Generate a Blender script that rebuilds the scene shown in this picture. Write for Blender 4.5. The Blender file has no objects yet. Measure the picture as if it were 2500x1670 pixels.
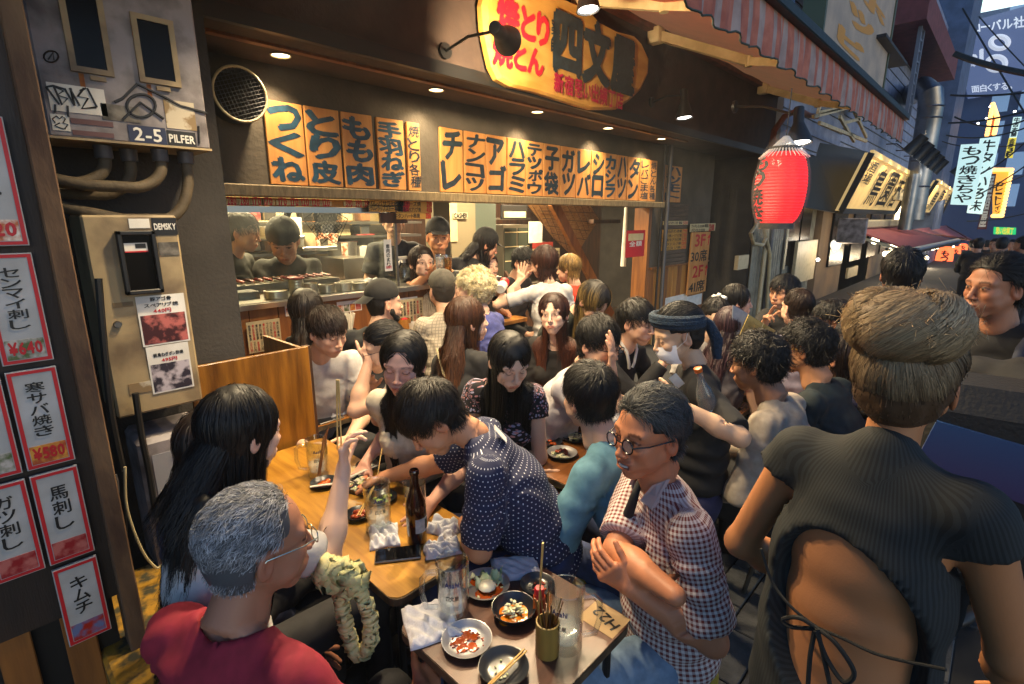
import bpy, math, random, numpy as np
from mathutils import Vector, Matrix, Euler
random.seed(7); rng = np.random.default_rng(11)
S = bpy.context.scene; COL = S.collection; R = math.radians
# ---------------------------------------------------------------- camera, world, sun, exposure
H = 1.8; AZ = R(43.5); PITCH = R(13.5); FL = 1263.0
cam = bpy.data.cameras.new('camera'); cam.lens = 36 * FL / 2500; cam.sensor_width = 36; cam.clip_end = 600; cam.clip_start = .05
camo = bpy.data.objects.new('camera', cam); COL.objects.link(camo); camo.location = (0, 0, H)
camo.rotation_euler = (R(90) - PITCH, 0, AZ - R(90)); S.camera = camo
W = bpy.data.worlds.new('World'); S.world = W; W.use_nodes = True
nt = W.node_tree; sky = nt.nodes.new('ShaderNodeTexSky'); sky.sky_type = 'NISHITA'; sky.sun_disc = False
sky.sun_elevation = R(12.0); sky.sun_rotation = R(200); sky.ozone_density = 5.0; sky.air_density = 1.0; sky.dust_density = .6
nt.links.new(sky.outputs[0], nt.nodes['Background'].inputs[0]); nt.nodes['Background'].inputs[1].default_value = .105
sun = bpy.data.lights.new('sun', 'SUN'); sun.energy = .04; sun.angle = R(12); sun.color = (.8, .88, 1)
suno = bpy.data.objects.new('sun', sun); COL.objects.link(suno); suno.rotation_euler = (R(60), 0, R(150))
S.view_settings.view_transform = 'Standard'; S.view_settings.look = 'None'; S.view_settings.exposure = 1.1; S.view_settings.gamma = 1
S.view_settings.use_curve_mapping = False
S.cycles.use_denoising = True; S.cycles.max_bounces = 7; S.cycles.transparent_max_bounces = 16; S.cycles.volume_bounces = 0
S.cycles.sample_clamp_indirect = 4.0; S.cycles.caustics_reflective = False; S.cycles.caustics_refractive = False
# ---------------------------------------------------------------- geometry of the place from measured sight lines
def ray(px, py):
    x = px - 1250; y = 835 - py
    U = y * math.cos(PITCH) - FL * math.sin(PITCH); F = FL * math.cos(PITCH) + y * math.sin(PITCH)
    return Vector((F * math.cos(AZ) + x * math.sin(AZ), F * math.sin(AZ) - x * math.cos(AZ), U)) / F
def P(px, py, F=None, z=None, X=None, Y=None):
    r = ray(px, py)
    if F is None:
        F = (z - H) / r.z if z is not None else (Y / r.y if Y is not None else X / r.x)
    return Vector((0, 0, H)) + r * F
# ---------------------------------------------------------------- materials
MATS = {}
def srgb(h):
    h = h.lstrip('#'); v = [int(h[i:i + 2], 16) / 255 for i in (0, 2, 4)]
    return [(c / 12.92 if c <= .04045 else ((c + .055) / 1.055) ** 2.4) for c in v]
def lin(c):
    return srgb(c) if isinstance(c, str) else list(c)
def mat(name, col=(.5, .5, .5), rough=.6, metal=0., emit=None, es=0., noise=None, bump=0., bscale=40., stretch=(1, 1, 1), col2=None,
        nscale=6., trans=0., ior=1.45, attr=None, alpha=1., spec=None, sheen=0., coat=0., sss=0., detail=4, contrast=(.35, .65), bands=None):
    if name in MATS: return MATS[name]
    m = bpy.data.materials.new(name); m.use_nodes = True; n = m.node_tree; b = n.nodes['Principled BSDF']
    c = lin(col); b.inputs['Base Color'].default_value = (*c, 1); b.inputs['Roughness'].default_value = rough
    b.inputs['Metallic'].default_value = metal
    if trans: b.inputs['Transmission Weight'].default_value = trans; b.inputs['IOR'].default_value = ior
    if spec is not None: b.inputs['Specular IOR Level'].default_value = spec
    if coat: b.inputs['Coat Weight'].default_value = coat; b.inputs['Coat Roughness'].default_value = .15
    if sheen: b.inputs['Sheen Weight'].default_value = sheen
    if sss: b.inputs['Subsurface Weight'].default_value = sss; b.inputs['Subsurface Radius'].default_value = (.012, .005, .003); b.inputs['Subsurface Scale'].default_value = 1
    if alpha < 1: b.inputs['Alpha'].default_value = alpha
    if emit is not None: b.inputs['Emission Color'].default_value = (*lin(emit), 1); b.inputs['Emission Strength'].default_value = es
    def vec(scale):
        tc = n.nodes.new('ShaderNodeTexCoord'); mp = n.nodes.new('ShaderNodeMapping'); mp.inputs['Scale'].default_value = scale
        n.links.new(tc.outputs['Object'], mp.inputs[0]); return mp.outputs[0]
    src = None
    if attr:
        a = n.nodes.new('ShaderNodeVertexColor'); a.layer_name = attr; src = a.outputs[0]
    if col2 is not None:
        t = n.nodes.new('ShaderNodeTexNoise'); t.inputs['Scale'].default_value = nscale; t.inputs['Detail'].default_value = detail
        n.links.new(vec(stretch), t.inputs['Vector'])
        r = n.nodes.new('ShaderNodeMapRange'); r.inputs[1].default_value = contrast[0]; r.inputs[2].default_value = contrast[1]
        n.links.new(t.outputs['Fac'], r.inputs[0])
        x = n.nodes.new('ShaderNodeMix'); x.data_type = 'RGBA'; n.links.new(r.outputs[0], x.inputs['Factor'])
        x.inputs['A'].default_value = (*c, 1); x.inputs['B'].default_value = (*lin(col2), 1)
        if src:
            x.blend_type = 'MULTIPLY'; n.links.new(src, x.inputs['A'])
        src = x.outputs['Result']
    if src: n.links.new(src, b.inputs['Base Color'])
    if bump:
        t = n.nodes.new('ShaderNodeTexNoise'); t.inputs['Scale'].default_value = bscale; t.inputs['Detail'].default_value = 5
        n.links.new(vec(stretch), t.inputs['Vector']); bp = n.nodes.new('ShaderNodeBump'); bp.inputs['Strength'].default_value = bump
        bp.inputs['Distance'].default_value = .01; n.links.new(t.outputs['Fac'], bp.inputs['Height']); n.links.new(bp.outputs[0], b.inputs['Normal'])
    MATS[name] = m; return m
def fakeglass(name, tint=(.95, .97, .97), k=.03):
    m = bpy.data.materials.new(name); m.use_nodes = True; n = m.node_tree; n.nodes.remove(n.nodes['Principled BSDF']); t = n.nodes.new('ShaderNodeBsdfTransparent'); t.inputs[0].default_value = (*tint, 1)
    g = n.nodes.new('ShaderNodeBsdfGlossy'); g.inputs['Roughness'].default_value = .04; fr = n.nodes.new('ShaderNodeLayerWeight'); fr.inputs[0].default_value = .5; pw = n.nodes.new('ShaderNodeMath'); pw.operation = 'POWER'; pw.inputs[1].default_value = 2.3; n.links.new(fr.outputs['Facing'], pw.inputs[0]); a = n.nodes.new('ShaderNodeMath'); a.operation = 'MULTIPLY_ADD'; a.use_clamp = True; a.inputs[1].default_value = .9; a.inputs[2].default_value = k
    x = n.nodes.new('ShaderNodeMixShader'); n.links.new(pw.outputs[0], a.inputs[0]); n.links.new(a.outputs[0], x.inputs[0]); n.links.new(t.outputs[0], x.inputs[1]); n.links.new(g.outputs[0], x.inputs[2]); n.links.new(x.outputs[0], n.nodes['Material Output'].inputs[0]); MATS[name] = m; return m
# ---------------------------------------------------------------- object helpers
def link(name, me, parent=None, loc=None, rot=None):
    o = bpy.data.objects.new(name, me); COL.objects.link(o)
    if parent is not None: o.parent = parent
    if loc is not None: o.location = loc
    if rot is not None: o.rotation_euler = rot
    return o
def tag(o, label=None, cat=None, group=None, kind=None):
    if label: o['label'] = label
    if cat: o['category'] = cat
    if group: o['group'] = group
    if kind: o['kind'] = kind
    return o
def thing(name, label, cat, loc=(0, 0, 0), rotz=0., group=None):
    return tag(link(name, None, None, loc, (0, 0, rotz)), label, cat, group)
class MB:
    """collects shapes with material slots; build() links ONE mesh"""
    def __init__(s): s.v = []; s.f = []; s.m = []; s.sm = []; s.mats = []
    def mi(s, m):
        if m not in s.mats: s.mats.append(m)
        return s.mats.index(m)
    def add(s, vs, fs, m, smooth=False, M=None):
        k = len(s.v)
        if M is not None: vs = [M @ Vector(v) for v in vs]
        s.v += [tuple(v) for v in vs]; i = s.mi(m)
        for q in fs: s.f.append([j + k for j in q]); s.m.append(i); s.sm.append(smooth)
        return s
    def box(s, a, b, m, M=None, bev=0.):
        x0, y0, z0 = a; x1, y1, z1 = b
        if x0 > x1: x0, x1 = x1, x0
        if y0 > y1: y0, y1 = y1, y0
        if z0 > z1: z0, z1 = z1, z0
        if bev <= 0:
            vs = [(x, y, z) for z in (z0, z1) for y in (y0, y1) for x in (x0, x1)]
            fs = [(0, 2, 3, 1), (4, 5, 7, 6), (0, 1, 5, 4), (2, 6, 7, 3), (0, 4, 6, 2), (1, 3, 7, 5)]
            return s.add(vs, fs, m, False, M)
        t = bev; vs = []; 
        def ring(z, e): return [(x0 + e, y0 + t, z), (x0 + t, y0 + e, z), (x1 - t, y0 + e, z), (x1 - e, y0 + t, z), (x1 - e, y1 - t, z), (x1 - t, y1 - e, z), (x0 + t, y1 - e, z), (x0 + e, y1 - t, z)]
        for z, e in ((z0, t * .8), (z0 + t, 0), (z1 - t, 0), (z1, t * .8)): vs += ring(z, e)
        fs = [tuple(reversed(range(8)))]
        for k in range(3): fs += [(k * 8 + i, k * 8 + (i + 1) % 8, k * 8 + 8 + (i + 1) % 8, k * 8 + 8 + i) for i in range(8)]
        fs.append(tuple(range(24, 32)))
        return s.add(vs, fs, m, False, M)
    def lathe(s, prof, m, n=24, M=None, smooth=True, cap=True, ax=0):
        vs = []; fs = []
        for r, z in prof:
            for i in range(n): t = 2 * math.pi * i / n; vs.append((r * math.cos(t), r * math.sin(t), z))
        for k in range(len(prof) - 1):
            fs += [(k * n + i, k * n + (i + 1) % n, (k + 1) * n + (i + 1) % n, (k + 1) * n + i) for i in range(n)]
        if cap: fs += [tuple(reversed(range(n))), tuple(range((len(prof) - 1) * n, len(prof) * n))]
        return s.add(vs, fs, m, smooth, M)
    def cyl(s, a, b, r, m, n=12, r2=None, smooth=True):
        a = Vector(a); b = Vector(b); d = b - a; q = d.to_track_quat('Z', 'Y').to_matrix().to_4x4(); r2 = r if r2 is None else r2
        return s.lathe([(r, 0), (r2, d.length)], m, n, Matrix.Translation(a) @ q, smooth)
    def bar(s, a, b, w, h, m, up=(0, 0, 1)):
        a = Vector(a); b = Vector(b); d = (b - a); L = d.length; d.normalize(); u = Vector(up); l = u.cross(d)
        if l.length < 1e-4: l = Vector((1, 0, 0)).cross(d)
        l.normalize(); u = d.cross(l); M = Matrix.Translation(a) @ Matrix((d, l, u)).transposed().to_4x4()
        return s.box((0, -w / 2, -h / 2), (L, w / 2, h / 2), m, M)
    def tube(s, pts, r, m, n=8, closed=False, rs=None):
        pts = [Vector(p) for p in pts]; N = len(pts); vs = []; fs = []
        up = Vector((0, 0, 1)); pl = None
        for i, p in enumerate(pts):
            d = (pts[(i + 1) % N] - pts[i - 1]) if closed else (pts[min(i + 1, N - 1)] - pts[max(i - 1, 0)])
            d.normalize()
            l = pl - d * pl.dot(d) if pl else (up.cross(d) if abs(d.z) < .95 else Vector((1, 0, 0)).cross(d))
            l.normalize(); pl = l; u = d.cross(l); rr = rs[i] if rs else r
            for k in range(n): t = 2 * math.pi * k / n; vs.append(p + (l * math.cos(t) + u * math.sin(t)) * rr)
        for i in range(N if closed else N - 1):
            j = (i + 1) % N
            fs += [(i * n + k, i * n + (k + 1) % n, j * n + (k + 1) % n, j * n + k) for k in range(n)]
        if not closed: fs += [tuple(reversed(range(n))), tuple(range((N - 1) * n, N * n))]
        return s.add(vs, fs, m, True)
    def prism(s, poly, z0, z1, m, M=None):
        n = len(poly); vs = [(x, y, z0) for x, y in poly] + [(x, y, z1) for x, y in poly]
        fs = [tuple(reversed(range(n))), tuple(range(n, 2 * n))] + [(i, (i + 1) % n, n + (i + 1) % n, n + i) for i in range(n)]
        return s.add(vs, fs, m, False, M)
    def quad(s, a, b, c, d, m): return s.add([a, b, c, d], [(0, 1, 2, 3)], m)
    def ball(s, c, r, m, nu=14, nv=8):
        r = (r, r, r) if not hasattr(r, '__len__') else r; vs = [(c[0], c[1], c[2] - r[2])]; fs = []
        for j in range(1, nv):
            for i in range(nu):
                t = 2 * math.pi * i / nu; p = math.pi * j / nv
                vs.append((c[0] + r[0] * math.sin(p) * math.cos(t), c[1] + r[1] * math.sin(p) * math.sin(t), c[2] - r[2] * math.cos(p)))
        vs.append((c[0], c[1], c[2] + r[2])); L = len(vs) - 1
        for i in range(nu): fs += [(0, 1 + (i + 1) % nu, 1 + i), (L, L - nu + i, L - nu + (i + 1) % nu)]
        for j in range(nv - 2):
            for i in range(nu): a = 1 + j * nu; fs.append((a + i, a + (i + 1) % nu, a + nu + (i + 1) % nu, a + nu + i))
        return s.add(vs, fs, m, True)
    def mesh(s, name):
        me = bpy.data.meshes.new(name); me.from_pydata(s.v, [], s.f)
        for m in s.mats: me.materials.append(m)
        me.polygons.foreach_set('material_index', s.m); me.polygons.foreach_set('use_smooth', s.sm)
        if any(s.sm) and len(s.f) < 60000 and not getattr(s, 'soft', 0):
            try: me.set_sharp_from_angle(angle=R(42))
            except Exception: pass
        me.update(); return me
    def build(s, name, parent=None, loc=None, rot=None): return link(name, s.mesh(name), parent, loc, rot)
def curve(pts, n=6):
    p = [Vector(q) for q in pts]; p = [2 * p[0] - p[1]] + p + [2 * p[-1] - p[-2]]; out = []
    for i in range(1, len(p) - 2):
        for k in range(n): t = k / n; out.append(.5 * (2 * p[i] + (p[i + 1] - p[i - 1]) * t + (2 * p[i - 1] - 5 * p[i] + 4 * p[i + 1] - p[i + 2]) * t * t + (3 * p[i] - p[i - 1] - 3 * p[i + 1] + p[i + 2]) * t ** 3))
    return out + [p[-2]]
def frame(o, x, n=None, up=None):
    """matrix with local x along x, local z = n (outward), origin o"""
    x = Vector(x).normalized(); n = Vector(n).normalized(); y = n.cross(x)
    return Matrix.Translation(Vector(o)) @ Matrix((x, y, n)).transposed().to_4x4()
# text: glyphs of the built-in font made into one mesh per text, thickened like brush strokes
TS = bpy.data.scenes.new('text_tmp'); GL = {}
def glyph(ch):
    if ch not in GL:
        c = bpy.data.curves.new('g', 'FONT'); c.body = ch; c.size = 1; c.resolution_u = 2
        o = bpy.data.objects.new('g', c); TS.collection.objects.link(o)
        TS.view_layers[0].update(); dg = TS.view_layers[0].depsgraph
        me = bpy.data.meshes.new_from_object(o.evaluated_get(dg), depsgraph=dg)
        v = [tuple(x.co) for x in me.vertices]; fs = [tuple(p.vertices) for p in me.polygons]
        bpy.data.objects.remove(o); bpy.data.meshes.remove(me)
        if v:
            xs = [a[0] for a in v]; ys = [a[1] for a in v]; GL[ch] = (v, fs, min(xs), max(xs), min(ys), max(ys))
        else: GL[ch] = None
    return GL[ch]
def text(mb, s, M, w, h, m, vertical=False, bold=.03, fill=True, gap=.1, jit=0., cell=None):
    """writes s centred on M's origin (local xy plane) within w x h"""
    n = len(s); 
    if vertical: cw, chh = w, h / n
    else: cw, chh = w / n, h
    offs = [(0, 0)] if bold <= 0 else [(0, 0), (bold, 0), (-bold, 0), (0, bold), (0, -bold), (bold * .7, bold * .7), (-bold * .7, -bold * .7)]
    if not vertical:
        G = [glyph(c) for c in s]; ws = [(g[3] - g[2] + .12 if g else .35) for g in G]; tot = sum(ws); sx = w / tot; x = -w / 2
        hh = max([g[5] for g in G if g] + [.7]); lo = min([g[4] for g in G if g] + [0]); sy = h / (hh - lo)
        for g, q in zip(G, ws):
            if g:
                for k, (a, b) in enumerate(offs):
                    mb.add([((p[0] - g[2] + .06 + a) * sx + x, (p[1] - lo + b) * sy - h / 2, k * .00012) for p in g[0]], g[1], m, False, M)
            x += q * sx
        return
    for i, c in enumerate(s):
        g = glyph(c)
        if not g: continue
        cx, cy = 0, h / 2 - (i + .5) * chh
        gw = max(g[3] - g[2], .35); gh = max(g[5] - g[4], .35); sx = cw * (1 - gap) / gw; sy = chh * (1 - gap) / gh
        if not fill: sx = sy = min(sx, sy)
        jr = random.uniform(-jit, jit)
        for k, (a, b) in enumerate(offs):
            mb.add([((p[0] - (g[2] + g[3]) / 2 + a) * sx + cx + (p[1] - g[4]) * jr * .1, (p[1] - (g[4] + g[5]) / 2 + b) * sy + cy + p[0] * jr * sy * .2, k * .00012) for p in g[0]], g[1], m, False, M)
# ================================================================ people: smooth signed-distance bodies, meshed with surface nets
A3 = lambda *a: np.array(a if len(a) > 1 else a[0], dtype=np.float64)
def nrm(v): v = np.asarray(v, float); return v / (np.linalg.norm(v) + 1e-9)
def cap(a, b, ra, rb=None):
    a = A3(a); b = A3(b); rb = ra if rb is None else rb; d = b - a; L2 = max(d @ d, 1e-9); R_ = max(ra, rb)
    def fn(p):
        q = p - a; t = np.clip(q @ d / L2, 0, 1); return np.linalg.norm(q - t[..., None] * d, axis=-1) - (ra + (rb - ra) * t)
    return fn, np.minimum(a, b) - R_, np.maximum(a, b) + R_
def ell(c, r, ax=None):
    c = A3(c); r = A3(r); ax = np.eye(3) if ax is None else np.array(ax); R_ = float(r.max()) if ax is not None else r
    def fn(p):
        q = (p - c) @ ax.T; k0 = np.linalg.norm(q / r, axis=-1); k1 = np.linalg.norm(q / (r * r), axis=-1) + 1e-9
        return k0 * (k0 - 1) / k1
    ex = np.abs(ax.T) @ r
    return fn, c - ex, c + ex
def eco(a, b, side, w0, d0, w1, d1, flat=0.):
    """elliptical cone: half-width along side, half-depth across it"""
    a = A3(a); b = A3(b); d = b - a; L = np.linalg.norm(d); d = d / L; s = nrm(side - (np.asarray(side) @ d) * d); e = np.cross(d, s)
    def fn(p):
        q = p - a; t = q @ d; tt = np.clip(t / L, 0, 1); w = w0 + (w1 - w0) * tt; dp = d0 + (d1 - d0) * tt
        m = np.minimum(w, dp); ax = (t - tt * L) / m
        return (np.sqrt((q @ s / w) ** 2 + (q @ e / dp) ** 2 + ax * ax) - 1) * m
    R_ = max(w0, d0, w1, d1)
    return fn, np.minimum(a, b) - R_, np.maximum(a, b) + R_
EDG = [((0, 0, 0), (1, 0, 0)), ((0, 1, 0), (1, 1, 0)), ((0, 0, 1), (1, 0, 1)), ((0, 1, 1), (1, 1, 1)), ((0, 0, 0), (0, 1, 0)), ((1, 0, 0), (1, 1, 0)),
       ((0, 0, 1), (0, 1, 1)), ((1, 0, 1), (1, 1, 1)), ((0, 0, 0), (0, 0, 1)), ((1, 0, 0), (1, 0, 1)), ((0, 1, 0), (0, 1, 1)), ((1, 1, 0), (1, 1, 1))]
def nets(D, o, h):
    s = D < 0; n = np.array(D.shape) - 1
    cnt = sum(s[i:i + n[0], j:j + n[1], k:k + n[2]].astype(np.int8) for i in (0, 1) for j in (0, 1) for k in (0, 1))
    m = (cnt > 0) & (cnt < 8); ix = np.argwhere(m); idx = -np.ones(m.shape, np.int64); idx[m] = np.arange(len(ix))
    acc = np.zeros((len(ix), 3)); c = np.zeros(len(ix))
    for a, b in EDG:
        va = D[ix[:, 0] + a[0], ix[:, 1] + a[1], ix[:, 2] + a[2]]; vb = D[ix[:, 0] + b[0], ix[:, 1] + b[1], ix[:, 2] + b[2]]
        x = (va < 0) != (vb < 0); t = np.where(x, va / np.where(x, va - vb, 1), 0); A = np.array(a); B = np.array(b)
        acc += np.where(x[:, None], A + t[:, None] * (B - A), 0); c += x
    V = (ix + acc / np.maximum(c, 1)[:, None]) * h + o; Fs = []
    for ax in range(3):
        sl = [slice(None)] * 3; sl[ax] = slice(0, -1); sh = [slice(None)] * 3; sh[ax] = slice(1, None)
        a = s[tuple(sl)]; b = s[tuple(sh)]; e = np.argwhere(a != b); u, v = [(1, 2), (2, 0), (0, 1)][ax]
        e = e[(e[:, u] > 0) & (e[:, v] > 0) & (e[:, u] < n[u]) & (e[:, v] < n[v])]
        if not len(e): continue
        def g(du, dv): q = e.copy(); q[:, u] -= du; q[:, v] -= dv; return idx[q[:, 0], q[:, 1], q[:, 2]]
        Q = np.stack([g(1, 1), g(0, 1), g(0, 0), g(1, 0)], 1); fl = ~a[e[:, 0], e[:, 1], e[:, 2]]; Q[fl] = Q[fl][:, ::-1]; Fs.append(Q)
    F_ = np.concatenate(Fs) if Fs else np.zeros((0, 4), int); F_ = F_[(F_ >= 0).all(1)]
    return V, F_
def sdf(prims, h, k=.02, sub=(), disp=None, ks=None, kc=.01, dispd=0.):
    """prims: list of (fn,lo,hi); sub: list of functions cut away (positive inside the removed part is d<0)"""
    lo = np.min([p[1] for p in prims], 0) - h * 3 - k * .3; hi = np.max([p[2] for p in prims], 0) + h * 3 + k * .3
    n = np.ceil((hi - lo) / h).astype(int) + 1; D = np.full(n, .5, np.float32)
    ax = [lo[i] + h * np.arange(n[i]) for i in range(3)]
    for p in prims:
        kk = p[3] if len(p) > 3 else k; mg = kk + h * 3
        a = np.clip(((p[1] - mg - lo) / h).astype(int), 0, n - 1); b = np.clip(((p[2] + mg - lo) / h).astype(int) + 2, 1, n)
        sl = tuple(slice(a[i], b[i]) for i in range(3)); g = np.stack(np.meshgrid(*[ax[i][sl[i]] for i in range(3)], indexing='ij'), -1)
        d = p[0](g); e = D[sl]; 
        if len(p) > 4 and p[4]:   # smooth subtraction
            hh = np.clip(.5 - .5 * (e + d) / kk, 0, 1); D[sl] = e * (1 - hh) + (-d) * hh + kk * hh * (1 - hh)
        else:
            hh = np.clip(.5 + .5 * (e - d) / kk, 0, 1); D[sl] = e * (1 - hh) + d * hh - kk * hh * (1 - hh)
    if disp is not None or sub:
        g = np.stack(np.meshgrid(*ax, indexing='ij'), -1)
        if disp is not None: D = D + disp(g)
        for q in sub: D = np.maximum(D, -q(g))
    return nets(D, lo, h)
def labels(V, prims):
    return np.argmin(np.stack([p[0](V) if not (len(p) > 4 and p[4]) else np.full(len(V), 9.) for p in prims]), 0)
def mk(name, V, F_, mats, col=None, uv=None, parent=None, off=(0, 0, 0), midx=None):
    me = bpy.data.meshes.new(name); V = np.asarray(V, np.float64) - np.asarray(off); nv = len(V); k = F_.shape[1]; nf = len(F_)
    me.vertices.add(nv); me.vertices.foreach_set('co', V.astype(np.float32).ravel()); me.loops.add(nf * k); me.loops.foreach_set('vertex_index', F_.astype(np.int32).ravel())
    me.polygons.add(nf); me.polygons.foreach_set('loop_start', np.arange(0, nf * k, k, dtype=np.int32)); 
    me.polygons.foreach_set('use_smooth', np.ones(nf, bool))
    for m in mats: me.materials.append(m)
    if midx is not None: me.polygons.foreach_set('material_index', midx.astype(np.int32))
    if col is not None:
        a = me.color_attributes.new('Col', 'FLOAT_COLOR', 'POINT'); a.data.foreach_set('color', np.concatenate([col, np.ones((nv, 1))], 1).astype(np.float32).ravel())
    if uv is not None:
        a = me.attributes.new('pc', 'FLOAT_VECTOR', 'POINT'); a.data.foreach_set('vector', np.concatenate([uv, np.zeros((nv, 1))], 1).astype(np.float32).ravel())
    me.update(calc_edges=True); me.validate()
    return link(name, me, parent)
def rot3(v, ax, a):
    ax = nrm(ax); return v * math.cos(a) + np.cross(ax, v) * math.sin(a) + ax * (ax @ v) * (1 - math.cos(a))
# ---- head template: +x forward, +y left, +z up, origin between the ears at eye level
def head_mesh(h, kind='m', smile=False, eyes='open'):
    fem = kind == 'f'; j = .9 if fem else 1.0; nr = .85 if fem else 1.0
    L = [ell((-.014, 0, .032), (.094, .077, .086)), ell((.022, 0, -.03), (.066, .063 * j, .078)), ell((.03, 0, .03), (.055, .062, .06))]
    for s in (-1, 1):
        L += [cap((-.002, s * .055 * j, -.045), (.055, s * .016, -.1), .018, .015), ell((.06, s * .04, -.028), (.026, .022, .024)),
              cap((.082, s * .014, .017), (.072, s * .048, .02), .009, .009)]
        L.append(cap((.072, s * .022, -.07), (.05, s * .045, -.06), .012, .016))
    L += [ell((.064, 0, -.103), (.022, .02, .017)), cap((-.02, 0, -.05), (-.036, 0, -.16), .052 * (.88 if fem else 1), .054 * (.88 if fem else 1)), ell((.078, 0, -.07), (.02, .03, .022))]
    L += [cap((.088, 0, .008), (.107, 0, -.034), .0068, .0095, )+(.010,), ell((.11, 0, -.038), (.0095, .010 * nr, .0085))+(.006,)]
    for s in (-1, 1): L.append(ell((.1, s * .0135 * nr, -.041), (.0095, .0075, .007))+(.005,))
    for s in (-1, 1): L.append(ell((.104, s * .031, -.001), (.017, .018, .012))+(.008, True))
    for s in (-1, 1): L.append(ell((.0775, s * .031, -.002), (.0135, .0155, .0125))+(.003,))
    if smile: L.append(ell((.1, 0, -.073), (.014, .026, .0085))+(.004, True)); L.append(ell((.083, 0, -.068), (.012, .024, .006))+(.001,))
    L.append(ell((.0955, 0, -.066 + (.004 if smile else 0)), (.0075, .023 if not smile else .028, .0045))+(.005,)); L.append(ell((.093, 0, -.0755 - (.006 if smile else 0)), (.0085, .019 if not smile else .026, .0058))+(.004,))
    nE = len(L)
    for s in (-1, 1):
        ax = np.array([[.94, -s * .3, -.15], [s * .3, .95, 0], [.15, 0, .98]]); c = np.array([-.006, s * .078, -.012])
        L.append(ell(c, (.019, .008, .032), ax)+(.004,)); L.append(ell(c + (.004, s * .008, .003), (.011, .007, .020), ax)+(.003, True))
    V, F_ = sdf(L, h, .02); lab = labels(V, L)
    # painted features
    x, y, z = V.T; c = np.ones((len(V), 3)); ay = np.abs(y)
    def blend(mask, rgb):
        for i in range(3): c[:, i] = c[:, i] * (1 - mask) + rgb[i] * mask
    cheek = np.exp(-(((ay - .042) / .02) ** 2 + ((z + .03) / .02) ** 2)) * (x > .03) * .35; blend(cheek, (1., .72, .66))
    nose = np.exp(-((ay / .014) ** 2 + ((z + .036) / .014) ** 2)) * (x > .09) * .35; blend(nose, (1, .72, .66))
    blend((((ay > .072) & (np.abs(z + .012) < .04)) * .4).astype(float), (1., .62, .55))
    lp = ((np.abs(z + .071 - ((y / .03) ** 2) * (.006 if smile else -.003)) < (.0095 if not smile else .015)) & (ay < (.022 if not smile else .029)) & (x > .07)).astype(float)
    blend(lp * (.75 if fem else .4), (.75, .33, .3))
    if not smile: blend(((np.abs(z + .0705) < .0016) & (ay < .021) & (x > .07)).astype(float), (.3, .12, .1))
    else: blend(((np.abs(z + .0735) < .005) & (ay < .022) & (x > .07)).astype(float), (.25, .09, .08))
    bw = .0035 if fem else .0048; zc = .0235 - ((ay - .034) / .02) ** 2 * .004
    blend(((np.abs(z - zc) < bw) & (ay > .015) & (ay < .052) & (x > .05)).astype(float) * (.55 if fem else .8), (.12, .09, .08))
    ex = (ay - .031) / .0145; 
    if eyes == 'open':
        ins = (ex ** 2 + ((z + .001) / .0058) ** 2 < 1) & (x > .06); blend(ins.astype(float) * (1 if h < .005 else .5), (1.1, 1.18, 1.25))
        ir = ((ay - .031) ** 2 + (z + .001) ** 2 < .0054 ** 2) & ins; blend(ir.astype(float), (.05, .03, .02))
        lash = (np.abs(z - (.0048 - ex ** 2 * .004)) < .0019) & (np.abs(ex) < 1.1) & (x > .055); blend(lash.astype(float), (.06, .04, .04))
    else:
        lash = (np.abs(z - (-.005 + ex ** 2 * .0035)) < .0019) & (np.abs(ex) < 1.05) & (x > .055); blend(lash.astype(float), (.1, .06, .05))
        cr = (np.abs(z - (.006 - ex ** 2 * .004)) < .001) & (np.abs(ex) < .95) & (x > .055); blend(cr * .5, (.4, .25, .2))
    blend(((x > .095) & (ay > .004) & (ay < .012) & (z < -.044) & (z > -.05)).astype(float) * .7, (.25, .1, .08))
    return V, F_, c
HEADS = {}
def head_tpl(h, kind, smile, eyes):
    k = (h, kind, smile, eyes)
    if k not in HEADS: HEADS[k] = head_mesh(h, kind, smile, eyes)
    return HEADS[k]
def hand_prims(w, fd, pn, side, s=1., curl=.35, spread=0., thumb=None, cl=None):
    """w wrist, fd finger direction, pn palm normal, side: direction towards the thumb"""
    fd = nrm(fd); pn = nrm(pn - (pn @ fd) * fd); td = nrm(np.cross(fd, pn)); td = td if td @ np.asarray(side) > 0 else -td
    L = [eco(w, w + fd * .055 * s, td, .026 * s, .017 * s, .036 * s, .013 * s), cap(w + fd * .06 * s + td * .028 * s, w + fd * .075 * s - td * .028 * s, .0125 * s)]
    lens = [(.040, .024, .018), (.045, .028, .020), (.041, .026, .019), (.032, .019, .017)]
    for i, ph in enumerate(lens):
        o = .0275 - i * .0185; p = w + fd * (.082 - .006 * abs(i - 1)) * s + td * o * s; a = 0; cc = (cl[i] if cl else curl)
        d0 = rot3(fd, pn, 0) ; d0 = nrm(fd + td * (.5 - i / 3) * (.12 + spread)); r = .0088 * s
        for q, l in enumerate(ph):
            a += cc * (.9 if q == 0 else 1.15 if q == 1 else .7); d = rot3(d0, np.cross(d0, pn), a) if True else d0
            p2 = p + d * l * s; L.append(cap(p, p2, r, r * .92) + (.004,)); p = p2; r *= .92
    tp = w + fd * .018 * s + td * .022 * s; t1 = nrm(td * .75 + fd * .75 + pn * .25) if thumb is None else nrm(thumb)
    t2 = nrm(t1 * .7 + fd * .6 + pn * .15 * (1 + curl)); p1 = tp + t1 * .042 * s; p2 = p1 + t2 * .03 * s; p3 = p2 + nrm(t2 + pn * .2 * curl) * .024 * s
    L += [cap(tp, p1, .014 * s, .0105 * s), cap(p1, p2, .0102 * s, .0095 * s) + (.004,), cap(p2, p3, .0095 * s, .008 * s) + (.004,)]
    return L
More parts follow.
